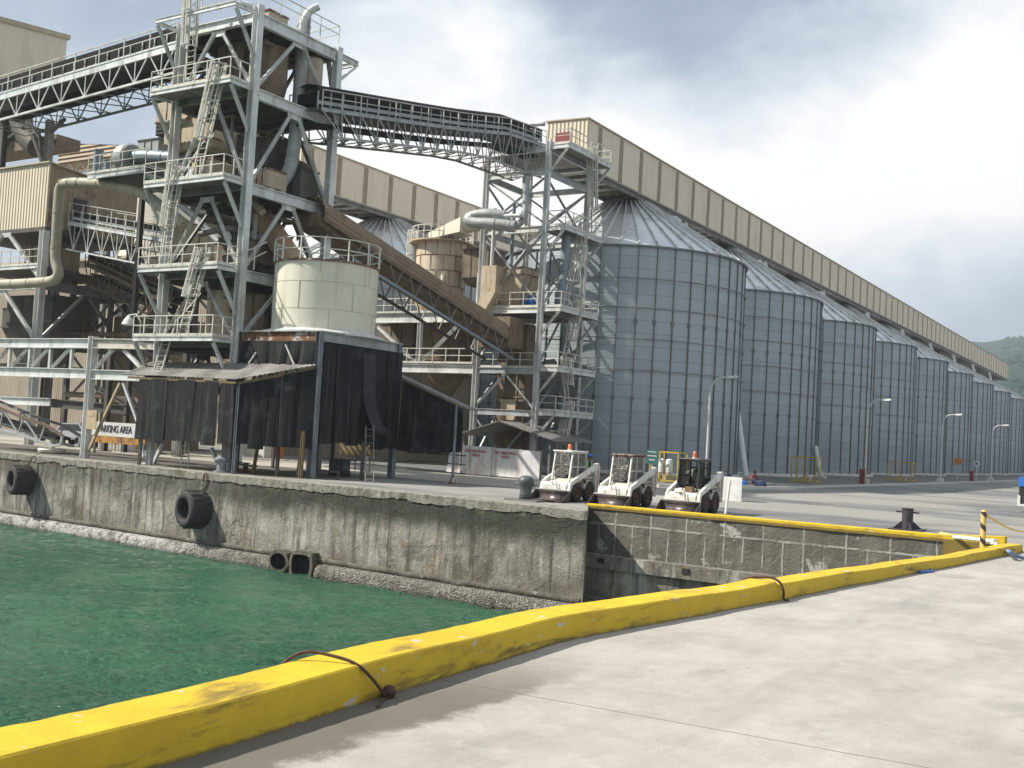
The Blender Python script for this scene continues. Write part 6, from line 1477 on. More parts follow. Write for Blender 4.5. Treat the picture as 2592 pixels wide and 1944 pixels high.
for k in range(5):
    x_ = -73 + k * 4.6
    mb.beam((x_, yz, 0), (x_, yz, 14.5 - k * .6), .3, .3)
    for z_ in (3.2, 7.2, 11.0): mb.beam((x_, yz, z_), (x_ + 4.6, yz, z_ - .2), .22, .34); 
    for z_ in (3.3, 7.3): mb2.beam((x_, yz + .05, z_), (x_ + 4.6, yz + .05, z_ + 3.6), .14, .14); mb2.beam((x_ + 4.6, yz + .2, z_), (x_, yz + .2, z_ + 3.6), .14, .14)
pr = thing('pipe_rack', (-65, yz, 0), 'shaded dark steel pipe rack between the head house and the tower', 'pipe rack'); mb.build('rack_frame', M['dark_steel'], pr); mb2.build('rack_bracing', M['mid_steel'], pr)
mb = MB()
for k in range(9): z_ = rg.choice((3.6, 7.6, 11.3)) + rg.uniform(0, .8); x_ = rg.uniform(-73, -62); mb.tube([(x_, yz - .5, z_), (x_ + rg.uniform(3, 9), yz - .5, z_ - .1), (x_ + 9.2, yz - .4, z_ - rg.uniform(.5, 2))], rg.uniform(.08, .22), 8)
mb.build('pipe_run', M['dusty_duct'], pr)
# street lamp on the low platform
lp = thing('flood_lamp', PY(345, 800, 37.6), 'small white flood lamp on a bracket left of the lowest tower platform', 'lamp')
c = lp.location.copy(); mb = MB(); mb.lathe(c + V((-.6, 0, -.25)), [(.05, .3), (.25, .05), (.36, -.2), (.3, -.24), (0, -.2)], 16); mb.build('lamp_head', M['sign_white'], lp)
mb = MB(); mb.tube([c + V((-.6, 0, .05)), c + V((0, 0, .1)), c + V((.4, 0, -.3)), c + V((.4, 0, -1.6))], .04, 8); mb.build('bracket', M['steel'], lp)
# ------------------------------------------------------------------ frame between shed and second tower
mf = thing('mid_frame', (-47, 62.8, 0), 'grey steel deck frame between the black shed and the second tower', 'frame')
x0m, x1m = -52.5, TX0 - .2
for z, hh_, mt in ((7.05, .62, 'steel_clean'), (10.75, .7, 'steel_clean')): part_beam(mf, 'deck_beam', (x0m, 62.8, z), (x1m, 62.8, z), .3, hh_, M[mt])
xc = PY(1062, 860, 62.8).x
for x in (x0m, xc): mb = MB(); mb.ibeam((x, 62.8, 0 if x == x0m else 7.36), (x, 62.8, 10.4), .32, .32, .04, (1, 0, 0)); mb.build('column', M['steel_clean'], mf)
part_beam(mf, 'brace', (x0m + .2, 62.8, 10.3), (xc - .3, 62.8, 7.5), .22, .22, M['steel_clean']); part_beam(mf, 'brace', (xc + .3, 62.8, 7.5), (xc + 3.4, 62.8, 10.2), .22, .22, M['steel_clean'])
mb = MB(); railing(mb, [(x0m, 62.6, 11.1), (x1m - 3, 62.6, 11.1)], 1.1, 1.1, .03); mb.build('railing', M['rail'], mf)
mb = MB(); railing(mb, [(x0m, 62.6, 7.4), (x1m, 62.6, 7.4)], 1.1, 1.2, .03); mb.build('railing', M['rail'], mf)
mb = MB(); mb.box((x0m, 63.0, 10.9), (x1m, 69, 11.0)); mb.box((x0m, 63.0, 7.1), (x0m + 3, 69, 7.2)); mb.build('floor_plate', M['floor_plate'], mf)
hx = PY(1132, 900, 66).x
vessel(V((hx, 66, 0)), 2, [(0, 5.0), (.42, 5.0), (2.15, 7.75), (2.15, 10.8), (0, 10.8)], M['dusty_duct'], 'brown cone bottomed hopper bin hanging in the middle deck frame', 'cone_hopper', 'hopper', 32)
hopper((x0m + 1.2, 65.5, 7.9), (1.6, 1.4), (1.0, 1.0), .9, M['dusty_duct'], 'brown square hopper left of the cone bottomed bin', 1.7)
# cyclone bin with duct
cy = PY(1119, 620, 70); cyt = thing('cyclone_bin', (cy.x, 70, 0), 'round rust seamed beige bin with platform top and side duct', 'bin')
cb = V((cy.x, 70, 0)); zt = PY(1115, 617, 70).z; zl = PY(1115, 705, 70).z - 2
mb = MB(); mb.lathe(cb, [(2.02, zl), (2.02, zt)], 36); mb.lathe(cb, [(2.02, zt), (0, zt + .2)], 36); mb.lathe(cb, [(.5, zl - 2.6), (2.02, zl)], 36); mb.build('bin_shell', mat('peach_paint', (.64, .54, .41), (.58, .48, .36), 1, .6, streak=((.26, .15, .08), .55, 1.5)), cyt)
mb = MB()
for k in range(5): z = zl + (zt - zl) * k / 4; mb.lathe(cb, [(2.02, z - .03), (2.05, z - .03), (2.05, z + .03), (2.02, z + .03)], 36)
for k in range(12):
    a = k * pi / 6 + .2
    for q in range(4): a2 = a + (q % 2) * pi / 12; p = cb + V((2.03 * cos(a2), 2.03 * sin(a2), 0)); mb.beam(p + V((0, 0, zl + (zt - zl) * q / 4)), p + V((0, 0, zl + (zt - zl) * (q + 1) / 4)), .035, .035)
mb.build('seam_bands', M['rusty'], cyt)
mb = MB(); mb.lathe(cb, [(2.02, zt - .1), (2.6, zt - .1), (2.6, zt + .02), (2.02, zt + .02)], 36); mb.build('platform_ring', M['sign_tan'], cyt)
mb = MB(); q_ = [cb + V((2.5 * cos(k * pi / 12), 2.5 * sin(k * pi / 12), zt)) for k in range(14, 31)]; railing(mb, q_, 1.1, 1.0, .03, True, False); mb.build('railing', M['rail'], cyt)
ladder(cyt, cb + V((-2.3, -.9, zl - 1)), cb + V((-2.2, -.9, zt + .2)), (0, 1, 0), (-1, 0, 0))
d0 = cb + V((.6, -.6, zt + .75)); d1 = V((-46.9, 68.5, zt + .95)); d2_ = V((-42.2, 68.9, zt + .2))
mb = MB(); mb.hexa([d0 + V((-.9, -.9, -.6)), d1 + V((-1.6, -.9, -.6)), d1 + V((-1.6, .9, -.6)), d0 + V((-.9, .9, -.6)), d0 + V((-.9, -.9, -.1)), d1 + V((-1.6, -.9, .55)), d1 + V((-1.6, .9, .55)), d0 + V((-.9, .9, -.1))]); mb.build('outlet_hood', M['tank'], cyt)
mb = MB(); mb.tube([d1 + V((-1.6, 0, 0)), d1, d2_], [.55, .45, .45], 16); mb.build('outlet_duct', M['tank'], cyt)
mb = MB(); mb.tube([cb + V((1.5, -1.6, zl + 2.0)), cb + V((1.5, -1.65, zl + .7)), cb + V((1.35, -1.7, zl + .3)), cb + V((.8, -1.8, zl + .2))], .2, 10); mb.build('drop_pipe', M['tank'], cyt)
hopper((cb.x + 4.2, 70, zl + 1.2), (1.2, 1.2), (.9, .9), .6, M['dusty_duct'], 'brown tapered box standing right of the round rust seamed bin', 2.2)
part_beam(mf, 'gantry_post', (cb.x + 6.6, 66, 10.9), (cb.x + 6.6, 66, zl + 1.6), .25, .25, M['steel_clean'])
# ------------------------------------------------------------------ skid steer loaders (built facing -Y)
def wheel(par, x, y, sg):
    mb = MB(); R, W = .40, .28; n_ = 28
    prof = [(.55, -.5), (.62, -.5), (.9, -.48), (1.0, -.36), (1.0, .36), (.9, .48), (.62, .5), (.55, .5)]
    mb.grid([[V((x + W * p, y + R * r * cos(2 * pi * k / n_), R + R * r * sin(2 * pi * k / n_))) for k in range(n_)] for r, p in prof], True, 0, True)
    for k in range(18):
        a = 2 * pi * k / 18; s1 = 1 if k % 2 else -1
        def q(r, p, t_): return V((x + W * p, y + R * (r * cos(a) - t_ * sin(a)), R + R * (r * sin(a) + t_ * cos(a))))
        mb.hexa([q(.98, .02 * s1, -.05), q(.98, .02 * s1, .05), q(.96, .46 * s1, .12), q(.96, .46 * s1, .0), q(1.05, .02 * s1, -.05), q(1.05, .02 * s1, .05), q(1.03, .46 * s1, .12), q(1.03, .46 * s1, .0)])
    o = mb.build('wheel', M['tyre'], None); o.parent = par
    mb = MB(); mb.grid([[V((x + sg * p, y + R * r * cos(2 * pi * k / 20), R + R * r * sin(2 * pi * k / 20))) for k in range(20)] for r, p in ((.56, .05), (.56, .12), (.50, .12), (.42, .10), (.2, .03), (.16, .10), (.001, .10))], True, 0, True)
    o2 = mb.build('rim', M['rim'], None); o2.parent = o
def make_loader(beacon=True, dark_cab=False, solid_roof='white', clutter=False):
    r = thing('skid_loader', (0, 0, 0), '', 'skid loader', 'white skid loaders parked along the quay')
    def add(name, mb, mt, bev=.0, par=r):
        o = mb.build(name, M[mt], None); o.parent = par
        if bev: b = o.modifiers.new('bevel', 'BEVEL'); b.width = bev; b.segments = 2; b.limit_method = 'ANGLE'
        return o
    for y in (-.52, .52):
        for sg in (-1, 1): wheel(r, sg * .70, y, sg)
    mb = MB(); mb.prism([(-.53, -.95, .34), (-.53, -.95, .72), (-.53, -.6, .92), (-.53, 1.0, .92), (-.53, 1.2, .5), (-.53, 1.1, .26), (-.53, -.8, .26)], (1.06, 0, 0)); add('chassis', mb, 'loader_grey', .02)
    mb = MB(); mb.prism([(-.5, .62, .925), (-.5, .66, 1.28), (-.5, 1.18, 1.16), (-.5, 1.3, .5), (-.5, 1.22, .5), (-.5, 1.12, .925)], (1.0, 0, 0)); add('engine_cover', mb, 'loader_grey', .03)
    mb = MB()
    for k in range(6): mb.box((-.36, 1.245 - k * .008, .56 + k * .075), (.36, 1.30 - k * .012, .60 + k * .075))
    add('rear_grille', mb, 'black')
    for sg in (-1, 1):            # fenders over the wheels
        mb = MB(); rows = []
        for k in range(9): a = radians(15 + k * 18.75); rows.append([V((sg * .56, .52 + .47 * cos(a), .40 + .47 * sin(a))), V((sg * .82, .52 + .47 * cos(a), .40 + .47 * sin(a)))])
        mb.grid(rows, True); o = add('mudguard', mb, 'loader_grey'); s = o.modifiers.new('t', 'SOLIDIFY'); s.thickness = .025
        # upright
        mb = MB(); mb.prism([(sg * .60, .98, .46), (sg * .60, 1.28, .40), (sg * .60, 1.36, 1.42), (sg * .60, 1.24, 1.60), (sg * .60, 1.0, 1.56), (sg * .60, .86, 1.30)], (sg * .20, 0, 0)); up = add('rear_upright', mb, 'loader_grey', .025)
        txt = text_mesh('B\nO\nB\nC\nA\nT', .15, .004); txt.materials.clear(); txt.materials.append(M['sign_red'])
        mm = Matrix(((0, 1, 0), (0, 0, 1), (1, 0, 0))).transposed().to_4x4() if sg > 0 else Matrix(((0, -1, 0), (0, 0, 1), (-1, 0, 0))).transposed().to_4x4()
        mm.translation = V((sg * .812, 1.16, .98)); txt.transform(mm); lo = bpy.data.objects.new('lettering', txt); COL.objects.link(lo); lo.parent = up
        # lift arm
        mb = MB(); a, b, c, d = V((sg * .74, 1.12, 1.46)), V((sg * .74, -.72, .86)), V((sg * .74, -1.05, .74)), V((sg * .74, -1.22, .22))
        for p, q, h0, h1 in ((a, b, .24, .2), (b, c, .2, .18), (c, d, .18, .13)):
            dv = (q - p).normalized(); n = V((0, -dv.z, dv.y)); w_ = V((.07, 0, 0))
            mb.hexa([p - w_ - n * h0 / 2, p + w_ - n * h0 / 2, p + w_ + n * h0 / 2, p - w_ + n * h0 / 2, q - w_ - n * h1 / 2, q + w_ - n * h1 / 2, q + w_ + n * h1 / 2, q - w_ + n * h1 / 2])
        add('lift_arm', mb, 'loader_white', .015)
        mb = MB(); mb.cyl((sg * .74, .55, .62), (sg * .74, .0, .92), .045, 10); mb.cyl((sg * .74, .0, .92), (sg * .74, -.45, 1.0), .028, 8); add('lift_ram', mb, 'black')
        mb = MB(); mb.beam((sg * .68, .9, 1.0), (sg * .68, -.15, .98), .03, .10); add('side_link', mb, 'loader_grey')
    # front cross tube, quick hitch, bucket
    mb = MB(); mb.cyl((-.67, -1.12, .52), (.67, -1.12, .52), .09, 14); mb.prism([(-.62, -1.0, .36), (-.62, -1.22, .34), (-.62, -1.24, .66), (-.62, -1.08, .78), (-.62, -.98, .74)], (1.24, 0, 0)); add('front_plate', mb, 'loader_white', .02)
    mb = MB(); mb.tube([(-.12, -1.2, .70), (-.12, -1.28, .80), (.05, -1.29, .84), (.12, -1.24, .66), (.14, -1.26, .40)], .035, 8); mb.tube([(.1, -1.2, .74), (.2, -1.26, .80), (.26, -1.24, .6), (.26, -1.26, .38)], .03, 8); add('hose_guard', mb, 'loader_white')
    mb = MB(); W_ = .93; prof = [(-1.98, .05), (-1.60, .03), (-1.34, .07), (-1.26, .20), (-1.25, .36), (-1.33, .46)]
    mb.grid([[V((-W_, y, z)) for y, z in prof], [V((W_, y, z)) for y, z in prof]], True)
    for sg in (-1, 1): mb.face([(sg * W_, y, z) for y, z in (prof if sg > 0 else prof[::-1])])
    mb.box((-W_ - .01, -2.02, .035), (W_ + .01, -1.95, .075)); o = add('bucket', mb, 'bucket'); s = o.modifiers.new('t', 'SOLIDIFY'); s.thickness = .03
    mb = MB(); mb.box((-W_, -1.36, .46), (W_, -1.30, .49)); add('bucket_lip', mb, 'loader_grey')
    # cab
    pm = 'black' if dark_cab else 'loader_white'
    F, Bk, Zb, Zt = -.66, .58, .93, 2.02
    for sg in (-1, 1):
        mb = MB(); mb.beam((sg * .46, F - .10, Zb - .1), (sg * .46, F + .12, Zt - .03), .07, .085); add('cab_post', mb, pm, .01)
        mb = MB(); mb.beam((sg * .46, Bk, Zb), (sg * .46, Bk, Zt - .03), .075, .09); add('cab_post', mb, 'loader_grey' if not dark_cab else pm, .01)
        mb = MB(); mb.beam((sg * .46, F + .1, Zb + .02), (sg * .46, Bk, Zb + .02), .06, .08); mb.beam((sg * .46, F + .12, 1.42), (sg * .46, Bk, 1.42), .05, .06); mb.beam((sg * .46, -.08, Zb), (sg * .46, -.08, Zt), .05, .06); add('side_frame', mb, 'loader_grey' if not dark_cab else pm)
        mb = MB()
        for k in range(13): y = F + .14 + k * (Bk - F - .18) / 12; mb.beam((sg * .46, y, Zb + .05), (sg * .46, y, Zt - .06), .022, .022)
        for k in range(12): z = Zb + .08 + k * .085; mb.beam((sg * .461, F + .1, z), (sg * .461, Bk, z), .022, .022)
        add('side_screen', mb, 'mesh_grey' if not dark_cab else 'black')
    mb = MB(); mb.box((-.54, F - .03, Zt), (.54, Bk + .12, Zt + .05)); mb.box((-.50, F + .0, Zt - .05), (.50, Bk + .08, Zt - .003)); add('cab_roof', mb, {'white': 'loader_white', 'brown': 'rusty', 'dark': 'bucket'}[solid_roof], .02)
    mb = MB(); mb.box((-.46, Bk + .0, Zb), (.46, Bk + .03, 1.35)); mb.beam((-.46, Bk, 1.7), (.46, Bk, 1.7), .05, .05); add('rear_panel', mb, 'black')
    if not dark_cab:               # round wire guard in the front opening
        mb = MB(); cz = 1.48
        for R_ in (.12, .24, .36, .42):
            pts = [V((R_ * cos(k * pi / 12), F + .02, cz + R_ * 1.15 * sin(k * pi / 12))) for k in range(25)]; mb.tube(pts, .012, 5, False)
        for k in range(12): a = k * pi / 6; mb.beam((.05 * cos(a), F + .02, cz + .05 * sin(a)), (.42 * cos(a), F + .02, cz + .48 * sin(a)), .014, .014)
        add('front_guard', mb, 'mesh_grey')
    else:
        mb = MB()
        for k in range(9): mb.beam((-.44 + k * .04, F + .03, 1.0), (-.44 + k * .04, F + .10, 1.95), .014, .014)
        for k in range(10): mb.beam((-.46, F + .05, 1.05 + k * .1), (-.1, F + .05, 1.05 + k * .1), .014, .014)
        add('front_guard', mb, 'black')
    mb = MB(); mb.box((-.24, -.12, .94), (.24, .34, 1.10)); mb.prism([(-.24, .26, 1.10), (-.24, .38, 1.10), (-.24, .48, 1.62), (-.24, .38, 1.64)], (.48, 0, 0)); add('seat', mb, 'black', .04)
    for sg in (-1, 1): mb = MB(); mb.cyl((sg * .3, -.35, .95), (sg * .3, -.42, 1.3), .02, 8); mb.lathe((sg * .3, -.42, 1.3), [(0, -.03), (.035, 0), (.03, .06), (0, .08)], 8); add('control_lever', mb, 'black')
    if beacon:
        mb = MB(); mb.lathe((.06, -.2, Zt + .05), [(.11, 0), (.11, .05), (0, .05)], 16); bo_ = add('beacon_base', mb, 'loader_white')
        mb = MB(); mb.lathe((.06, -.2, Zt + .10), [(.09, 0), (.088, .16), (.06, .22), (0, .235)], 16); add('beacon', mb, 'beacon')
    if clutter:
        mb = MB(); mb.box((.0, -.98, .76), (.34, -.70, 1.0)); add('timber_block', mb, 'wood')
        mb = MB(); mb.cyl((-.35, -1.1, .80), (-.02, -1.15, .86), .1, 10); add('tool_roll', mb, 'loader_white')
    return r
l1_ = make_loader(True, False, 'white'); l2_ = make_loader(False, False, 'brown'); l3_ = make_loader(True, True, 'dark', True)
for o, u, rz, lb in ((l1_, 1422, -.02, 'white skid loader with an amber beacon, nearest the grey mushroom bollard'), (l2_, 1570, .0, 'middle white skid loader with a brown roof and no beacon'), (l3_, 1741, .015, 'rightmost white skid loader with a dark cab and an orange beacon')):
    p = PZ(u, 1268 + (u - 1432) * .075); o.location = (PY(u, 1270, 38.75).x - .0, 39.3, 0); o.rotation_euler.z = rz; o.scale = (.88, .97, 1.0); o['label'] = lb

# ------------------------------------------------------------------ lamp posts
def lamp(base, h, label):
    b = V(base); th = thing('street_lamp', b, label, 'street lamp', 'street lamps along the silo pavement')
    mb = MB(); mb.box(b + V((-.3, -.3, 0)), b + V((.3, .3, .45))); mb.build('lamp_footing', M['conc_white'], th)
    mb = MB(); pts = [b + V((0, 0, .45)), b + V((0, 0, h * .82))] + [b + V((.8 * (1 - cos(a)) * 1.0, 0, h * .82 + h * .16 * sin(a))) for a in [radians(q) for q in (15, 30, 45, 60, 75, 88)]] + [b + V((1.3, 0, h * .985))]
    mb.tube(pts, [.09, .07] + [.055] * 7, 10); mb.build('lamp_pole', M['pole'], th)
    mb = MB(); c = b + V((1.3, 0, h * .985)); mb.hexa([c + V((-.05, -.1, -.08)), c + V((.6, -.14, -.02)), c + V((.6, .14, -.02)), c + V((-.05, .1, -.08)), c + V((-.05, -.08, .08)), c + V((.55, -.1, .12)), c + V((.55, .1, .12)), c + V((-.05, .08, .08))]); mb.build('lamp_head', M['sign_white'], th)
for (x, y), h, lb in (((-27.6, 68.4), 7.2, 'nearest street lamp, standing in front of the first silo'), ((-23.3, 92.8), 7.2, 'second street lamp, in front of the third silo'), ((-22.2, 119), 7.2, 'third street lamp, small and pale in the distance'), ((-21.6, 148), 7.2, 'fourth street lamp, tiny before the distant silos')): lamp((x, y, .13), h, lb)

# ------------------------------------------------------------------ yellow cages, extinguisher boxes, signs
def cage(p, label, w_=2.0, h=1.85):
    p = V(p); th = thing('yellow_cage', p, label, 'cage', 'yellow pipe cages by the silos'); mb = MB()
    cs = [p + V((sx * w_ / 2, sy * .7, 0)) for sx, sy in ((-1, -1), (1, -1), (1, 1), (-1, 1))]
    for i, a in enumerate(cs):
        b = cs[(i + 1) % 4]; mb.beam(a, a + V((0, 0, h)), .08, .08)
        for z in (.12, h): mb.beam(a + V((0, 0, z)), b + V((0, 0, z)), .08, .08)
    mb.beam((cs[0] + cs[1]) / 2, (cs[0] + cs[1]) / 2 + V((0, 0, h)), .06, .06); mb.build('cage_frame', M['yellow'], th)
    mb = MB(); mb.box(p + V((-w_ * .2, -.3, .1)), p + V((w_ * .2, .3, .45))); mb.lathe(p, [(.2, .45), (.2, .6), (0, .6)], 12); mb.build('valve_box', M['sign_tan'], th)
    return th
cage(PY(1691, 1222, 64.2) * V((1, 1, 0)) if False else (PY(1691, 1200, 63.5).x, 63.5, .13), 'yellow pipe cage behind the middle loader holding white sacks', 1.9, 1.9)
p = V((PY(1691, 1200, 63.5).x, 63.5, .13)); 
for dx in (-.45, .05): mb = MB(); mb.lathe(p + V((dx, 0, .62)), [(.0, .0), (.22, .0), (.24, .4), (.2, .8), (.1, .86), (0, .86)], 12); one('white_sack', mb, M['sign_white'], 'white sack in the yellow cage behind the middle loader', 'sack', 'sacks in the yellow cage')
cage((PY(2040, 1215, 84).x, 84, .13), 'yellow pipe cage at the foot of the second silo', 1.9, 2.0)
cage((PY(2280, 1215, 111).x, 111, .13), 'small distant yellow pipe cage at the fourth silo foot', 2.3, 1.9)
for (u, y, lb) in ((2182, 91.5, 'red fire box beside the second street lamp'), (2459, 136, 'distant red fire box near the round sign')):
    c = V((PY(u, 1215, y).x, y, .13)); th = thing('fire_box', c, lb, 'fire box', 'red fire boxes along the pavement'); mb = MB(); mb.box(c + V((-.2, -.16, 0)), c + V((.2, .16, 1.15))); mb.build('box_body', M['red'], th); mb = MB(); mb.prism([c + V((-.24, -.2, 1.152)), c + V((.24, -.2, 1.152)), c + V((.24, .2, 1.22)), c + V((-.24, .2, 1.22))], (0, 0, .05)); mb.build('box_lid', M['red'], th)
c = V((PY(2471, 1200, 140).x, 140, .13)); th = thing('round_sign', c, 'small round white sign on a post among the far silos', 'sign')
mb = MB(); mb.cyl(c, c + V((0, 0, 2.4)), .05, 8); mb.build('post', M['pole'], th)
mb = MB(); mb.cyl(c + V((0, -.06, 2.1)), c + V((0, -.1, 2.1)), .36, 24); mb.build('sign_disc', M['sign_white'], th)
mb = MB(); mb.cyl(c + V((0, -.105, 2.1)), c + V((0, -.12, 2.1)), .15, 16); mb.build('sign_mark', M['green_sign'], th)
c = V((PY(2424, 1195, 138).x, 138, .13)); th = thing('orange_sign', c, 'small orange sign by the distant silos', 'sign'); mb = MB(); mb.cyl(c, c + V((0, 0, 1.9)), .05, 8); mb.build('post', M['pole'], th); mb = MB(); mb.box(c + V((-.4, -.1, 1.9)), c + V((.4, -.06, 2.6))); mb.build('board', M['orange'], th)
c = V((PY(1650, 1190, 62.5).x, 62.5, 0)); th = thing('green_notice', c, 'small dark green notice board behind the middle loader', 'sign')
mb = MB(); mb.beam(c, c + V((0, 0, 1.6)), .06, .06); mb.build('post', M['pole'], th); mb = MB(); mb.box(c + V((-.42, -.08, 1.25)), c + V((.42, -.03, 2.15))); mb.build('board', M['green_sign'], th)
for k, ww in enumerate((.55, .65, .4)): mb = MB(); mb.box(c + V((-ww / 2, -.09, 1.98 - k * .25)), c + V((ww / 2, -.083, 2.03 - k * .25))); mb.build('text_line', M['sign_white'], th)
# white board on trestle and white post by the third loader
c = V((PY(1850, 1230, 50).x, 50, 0)); th = thing('white_board_table', c, 'square white board standing upright beyond the third loader', 'board'); mb = MB(); mb.box(c + V((-.55, 0, .0)), c + V((.55, .05, 1.15))); mb.build('board', M['sign_white'], th)
mb = MB(); mb.box(c + V((-.55, .06, 1.05)), c + V((.55, .8, 1.12))); mb.build('shelf', M['wood'], th)
a = V((PY(1836, 1309, 38.3).x, 38.3, 0)); th = thing('white_marker_post', a, 'thin white marker post leaning beside the third loader', 'post'); b = PY(1848, 1216, 38.5)
mb = MB(); mb.cyl(a + V((0, 0, .1)), b, .045, 10); mb.build('post_tube', M['sign_white'], th); mb = MB(); mb.box(a + V((-.3, -.2, 0)), a + V((.3, .2, .1))); mb.build('timber_base', M['wood'], th)
# truck edge at the right border
c = PZ(2640, 1299); th = thing('delivery_truck', c, 'blue and black truck corner at the right edge', 'truck'); x0 = PY(2576, 1270, c.y).x
mb = MB(); mb.box((x0, c.y, 1.35), (x0 + 5.5, c.y + 2.2, 1.85)); mb.build('blue_hood', M['blue'], th)
mb = MB(); mb.box((x0 + .05, c.y + .05, .85), (x0 + 5.4, c.y + 2.1, 1.347)); mb.build('truck_body', M['black'], th)
mb = MB(); mb.box((x0 - .02, c.y - .03, .3), (x0 + .12, c.y + 2.1, .847)); mb.box((x0 + .12, c.y - .03, .3), (x0 + 5, c.y + .03, .40)); mb.build('bumper', M['sign_white'], th)
mb = MB(); mb.box((x0 + .121, c.y + .031, .401), (x0 + 5.3, c.y + 2, .846)); mb.build('truck_chassis', M['dark_bollard'], th)
mb = MB(); mb.box((x0 + .35, c.y + .0, 1.0), (x0 + .75, c.y + .046, 1.25)); mb.build('number_plate', M['yellow_stripe'], th)
for dx in (.9, 4.2): mb = MB(); mb.cyl((x0 + dx, c.y - .02, .33), (x0 + dx, c.y + .3, .33), .33, 16); mb.build('wheel', M['tyre'], th)

# ------------------------------------------------------------------ people
def skin_body(par, name, joints, edges, mt, subd=1):
    me = bpy.data.meshes.new(name); me.from_pydata([j[0] for j in joints], edges, []); o = bpy.data.objects.new(name, me); COL.objects.link(o)
    sk = o.modifiers.new('skin', 'SKIN'); sv = me.skin_vertices[0].data
    for i, j in enumerate(joints): sv[i].radius = (j[1], j[2] if len(j) > 2 else j[1]); sv[i].use_root = i == 0
    if subd: sb_ = o.modifiers.new('sub', 'SUBSURF'); sb_.levels = subd; sb_.render_levels = subd
    bpy.context.view_layer.update()
    m2 = bpy.data.meshes.new_from_object(o.evaluated_get(bpy.context.evaluated_depsgraph_get())); bpy.data.objects.remove(o)
    m2.name = name; m2.materials.clear(); m2.materials.append(mt)
    for p in m2.polygons: p.use_smooth = True
    b = bpy.data.objects.new(name, m2); COL.objects.link(b); b.parent = par; return b
def person(loc, rz, label, pose, shirt, hat=None, vest=False):
    r = thing('person', loc, label, 'person', None, rz)
    if pose == 'stand':
        hip, kn, an, sh, el, ha, hd = (0, 0, .95), (0, .02, .50), (0, 0, .08), 1.42, (.3, -.02, 1.12), (.30, -.16, .90), (0, -.03, 1.66)
        J = [((0, 0, .98), .15, .11), ((0, 0, 1.2), .15, .11), ((0, 0, 1.40), .17, .11), ((0, -.01, 1.52), .055), ((0, -.02, 1.60), .08), ((0, -.03, 1.70), .095)]
        legs = [[(.1, 0, .9), (.11, -.02, .5), (.11, .02, .1), (.12, -.14, .04)], [(-.1, 0, .9), (-.11, -.02, .5), (-.11, .02, .1), (-.12, -.14, .04)]]; arms = [[(.2, 0, 1.42), (.27, .03, 1.14), (.25, -.16, .95), (.24, -.24, .92)], [(-.2, 0, 1.42), (-.27, .03, 1.14), (-.25, -.16, .95), (-.24, -.24, .92)]]
    else:
        J = [((0, 0, .16), .15, .12), ((0, .03, .38), .14, .11), ((0, -.02, .6), .16, .11), ((0, -.06, .72), .055), ((0, -.09, .80), .08), ((0, -.1, .90), .095)]
        legs = [[(.1, -.1, .15), (.16, -.42, .42), (.15, -.62, .1), (.16, -.76, .05)], [(-.1, -.1, .15), (-.18, -.42, .38), (-.17, -.62, .1), (-.18, -.76, .05)]]; arms = [[(.2, -.02, .6), (.28, -.12, .38), (.2, -.36, .42), (.16, -.44, .44)], [(-.2, -.02, .6), (-.28, -.12, .38), (-.2, -.36, .42), (-.16, -.44, .44)]]
    E_ = [(0, 1), (1, 2), (2, 3), (3, 4), (4, 5)]
    for lg in legs:
        b = len(J); J += [(lg[0], .095), (lg[1], .06), (lg[2], .045), (lg[3], .04)]; E_ += [(0, b), (b, b + 1), (b + 1, b + 2), (b + 2, b + 3)]
    for ar in arms:
        b = len(J); J += [(ar[0], .06), (ar[1], .045), (ar[2], .033), (ar[3], .04, .02)]; E_ += [(2, b), (b, b + 1), (b + 1, b + 2), (b + 2, b + 3)]
        hp = V(ar[3]); d = (hp - V(ar[2])).normalized()
        for q in range(4):
            J.append((hp + d * (.075 - abs(q - 1.2) * .008) + V((.018 * (q - 1.5), 0, -.012)), .009)); E_.append((b + 3, len(J) - 1))
        J.append((hp + d * .03 + V((.04 if ar[3][0] < 0 else -.04, 0, .02)), .01)); E_.append((b + 3, len(J) - 1))
    skin_body(r, 'body', [(tuple(j[0]), *j[1:]) for j in J], E_, M['skin'])
    T = J[:3]
    hd_ = V(J[5][0]); mb = MB(); mb.lathe(hd_, [(.0, .115), (.06, .1), (.098, .05), (.105, -.01), (.1, -.05)], 14); o = mb.build('hair', M['black'], None); o.parent = r
    mb = MB()
    for sx in (-.035, .035): mb.lathe(hd_ + V((sx, -.088, -.005)), [(0, .012), (.012, 0), (0, -.012)], 6)
    mb.beam(hd_ + V((0, -.095, .01)), hd_ + V((0, -.115, -.035)), .022, .022); mb.box(hd_ + V((-.03, -.092, -.068)), hd_ + V((.03, -.085, -.058))); o = mb.build('face', M['skin'], None); o.parent = r
    c0, c1 = V(J[0][0]), V(J[2][0])
    def ring(c, rx, ry): return [c + V((rx * cos(2 * pi * k / 16), ry * sin(2 * pi * k / 16), 0)) for k in range(16)]
    mb = MB(); mb.grid([ring(c0 - V((0, 0, .06)), .185, .15), ring(c0.lerp(c1, .5), .18, .145), ring(c1, .2, .145), ring(c1 + V((0, 0, .07)), .15, .11), ring(c1 + V((0, 0, .1)), .075, .07)], True, 0, True)
    o = mb.build('shirt', shirt, None); o.parent = r
    for ar in arms: mb = MB(); mb.tube([V(ar[0]), V(ar[0]).lerp(V(ar[1]), .85)], [.085, .068], 10); o = mb.build('sleeve', shirt, None); o.parent = r
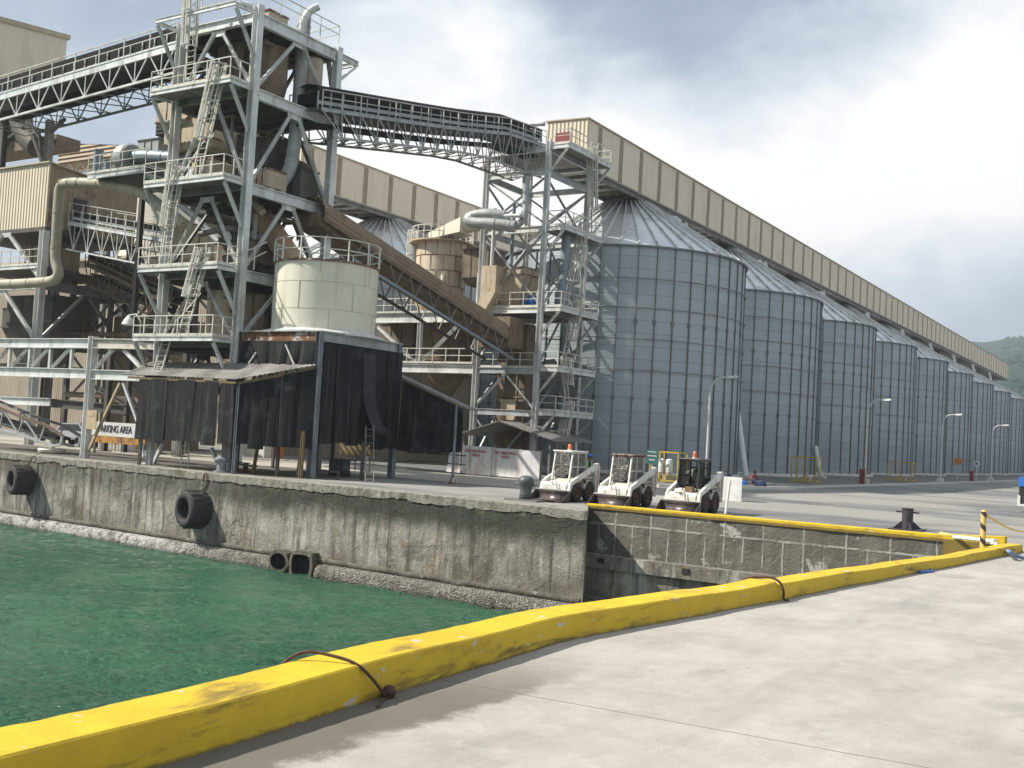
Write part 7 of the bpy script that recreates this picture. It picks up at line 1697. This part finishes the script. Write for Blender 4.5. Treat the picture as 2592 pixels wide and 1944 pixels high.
    for lg in legs: mb = MB(); mb.tube([V(lg[0]) + V((0, 0, .05)), V(lg[1]), V(lg[2])], [.12, .085, .068], 10); o = mb.build('trouser_leg', M['navy'], None); o.parent = r; mb = MB(); mb.tube([V(lg[2]) + V((0, .03, -.03)), V(lg[3])], [.055, .05], 8); o = mb.build('shoe', M['black'], None); o.parent = r
    if vest:
        for sx in (-.1, .1): mb = MB(); mb.tube([c0 + V((sx, -.155, 0)), c1 + V((sx, -.15, 0)), c1 + V((sx * .9, -.03, .1)), c1 + V((sx, .15, 0)), c0 + V((sx, .155, 0))], .028, 6); o = mb.build('vest_strap', M['vest'], None); o.parent = r
        mb = MB(); mb.grid([ring(c0 + V((0, 0, .06)), .195, .158), ring(c0 + V((0, 0, .14)), .195, .158)], True, 0, True); o = mb.build('vest_band', M['vest'], None); o.parent = r
    if hat: mb = MB(); mb.lathe(hd_ + V((0, 0, .02)), [(.165, 0), (.12, .015), (.118, .06), (.08, .12), (0, .135)], 18); o = mb.build('helmet', hat, None); o.parent = r
    return r
person((PY(1494, 1170, 49).x, 49, 0), .35, 'standing worker in blue helmet and lime banded vest behind the first loader', 'stand', M['navy'], M['blue'], True)
person((PY(1840, 1205, 68).x, 68, .13), .5, 'person in dark blue sitting on the pavement near the leaning pipe', 'sit', M['navy'])
person((PY(1908, 1215, 70).x, 70, .13), .9, 'person in dark blue and red crouching right of the leaning pipe', 'sit', M['red'])
# blue bundles beside them
for u, lb, mt in ((1876, 'blue and white bundle on the pavement between the two seated people', 'blue'), (1925, 'small dark blue bundle beside the crouching person', 'navy')):
    c = V((PY(u, 1222, 69).x, 69, .13)); mb = MB(); n_ = 14; mb.grid([[c + V((rr * (1 + .2 * noise.noise(V((k, zz_ * 9, u)))) * cos(2 * pi * k / n_), rr * .6 * sin(2 * pi * k / n_), zz_)) for k in range(n_)] for rr, zz_ in ((.42, 0), (.4, .2), (.25, .38), (.02, .42))], True, 0, True); one('cloth_bundle', mb, M[mt], lb, 'bundle')
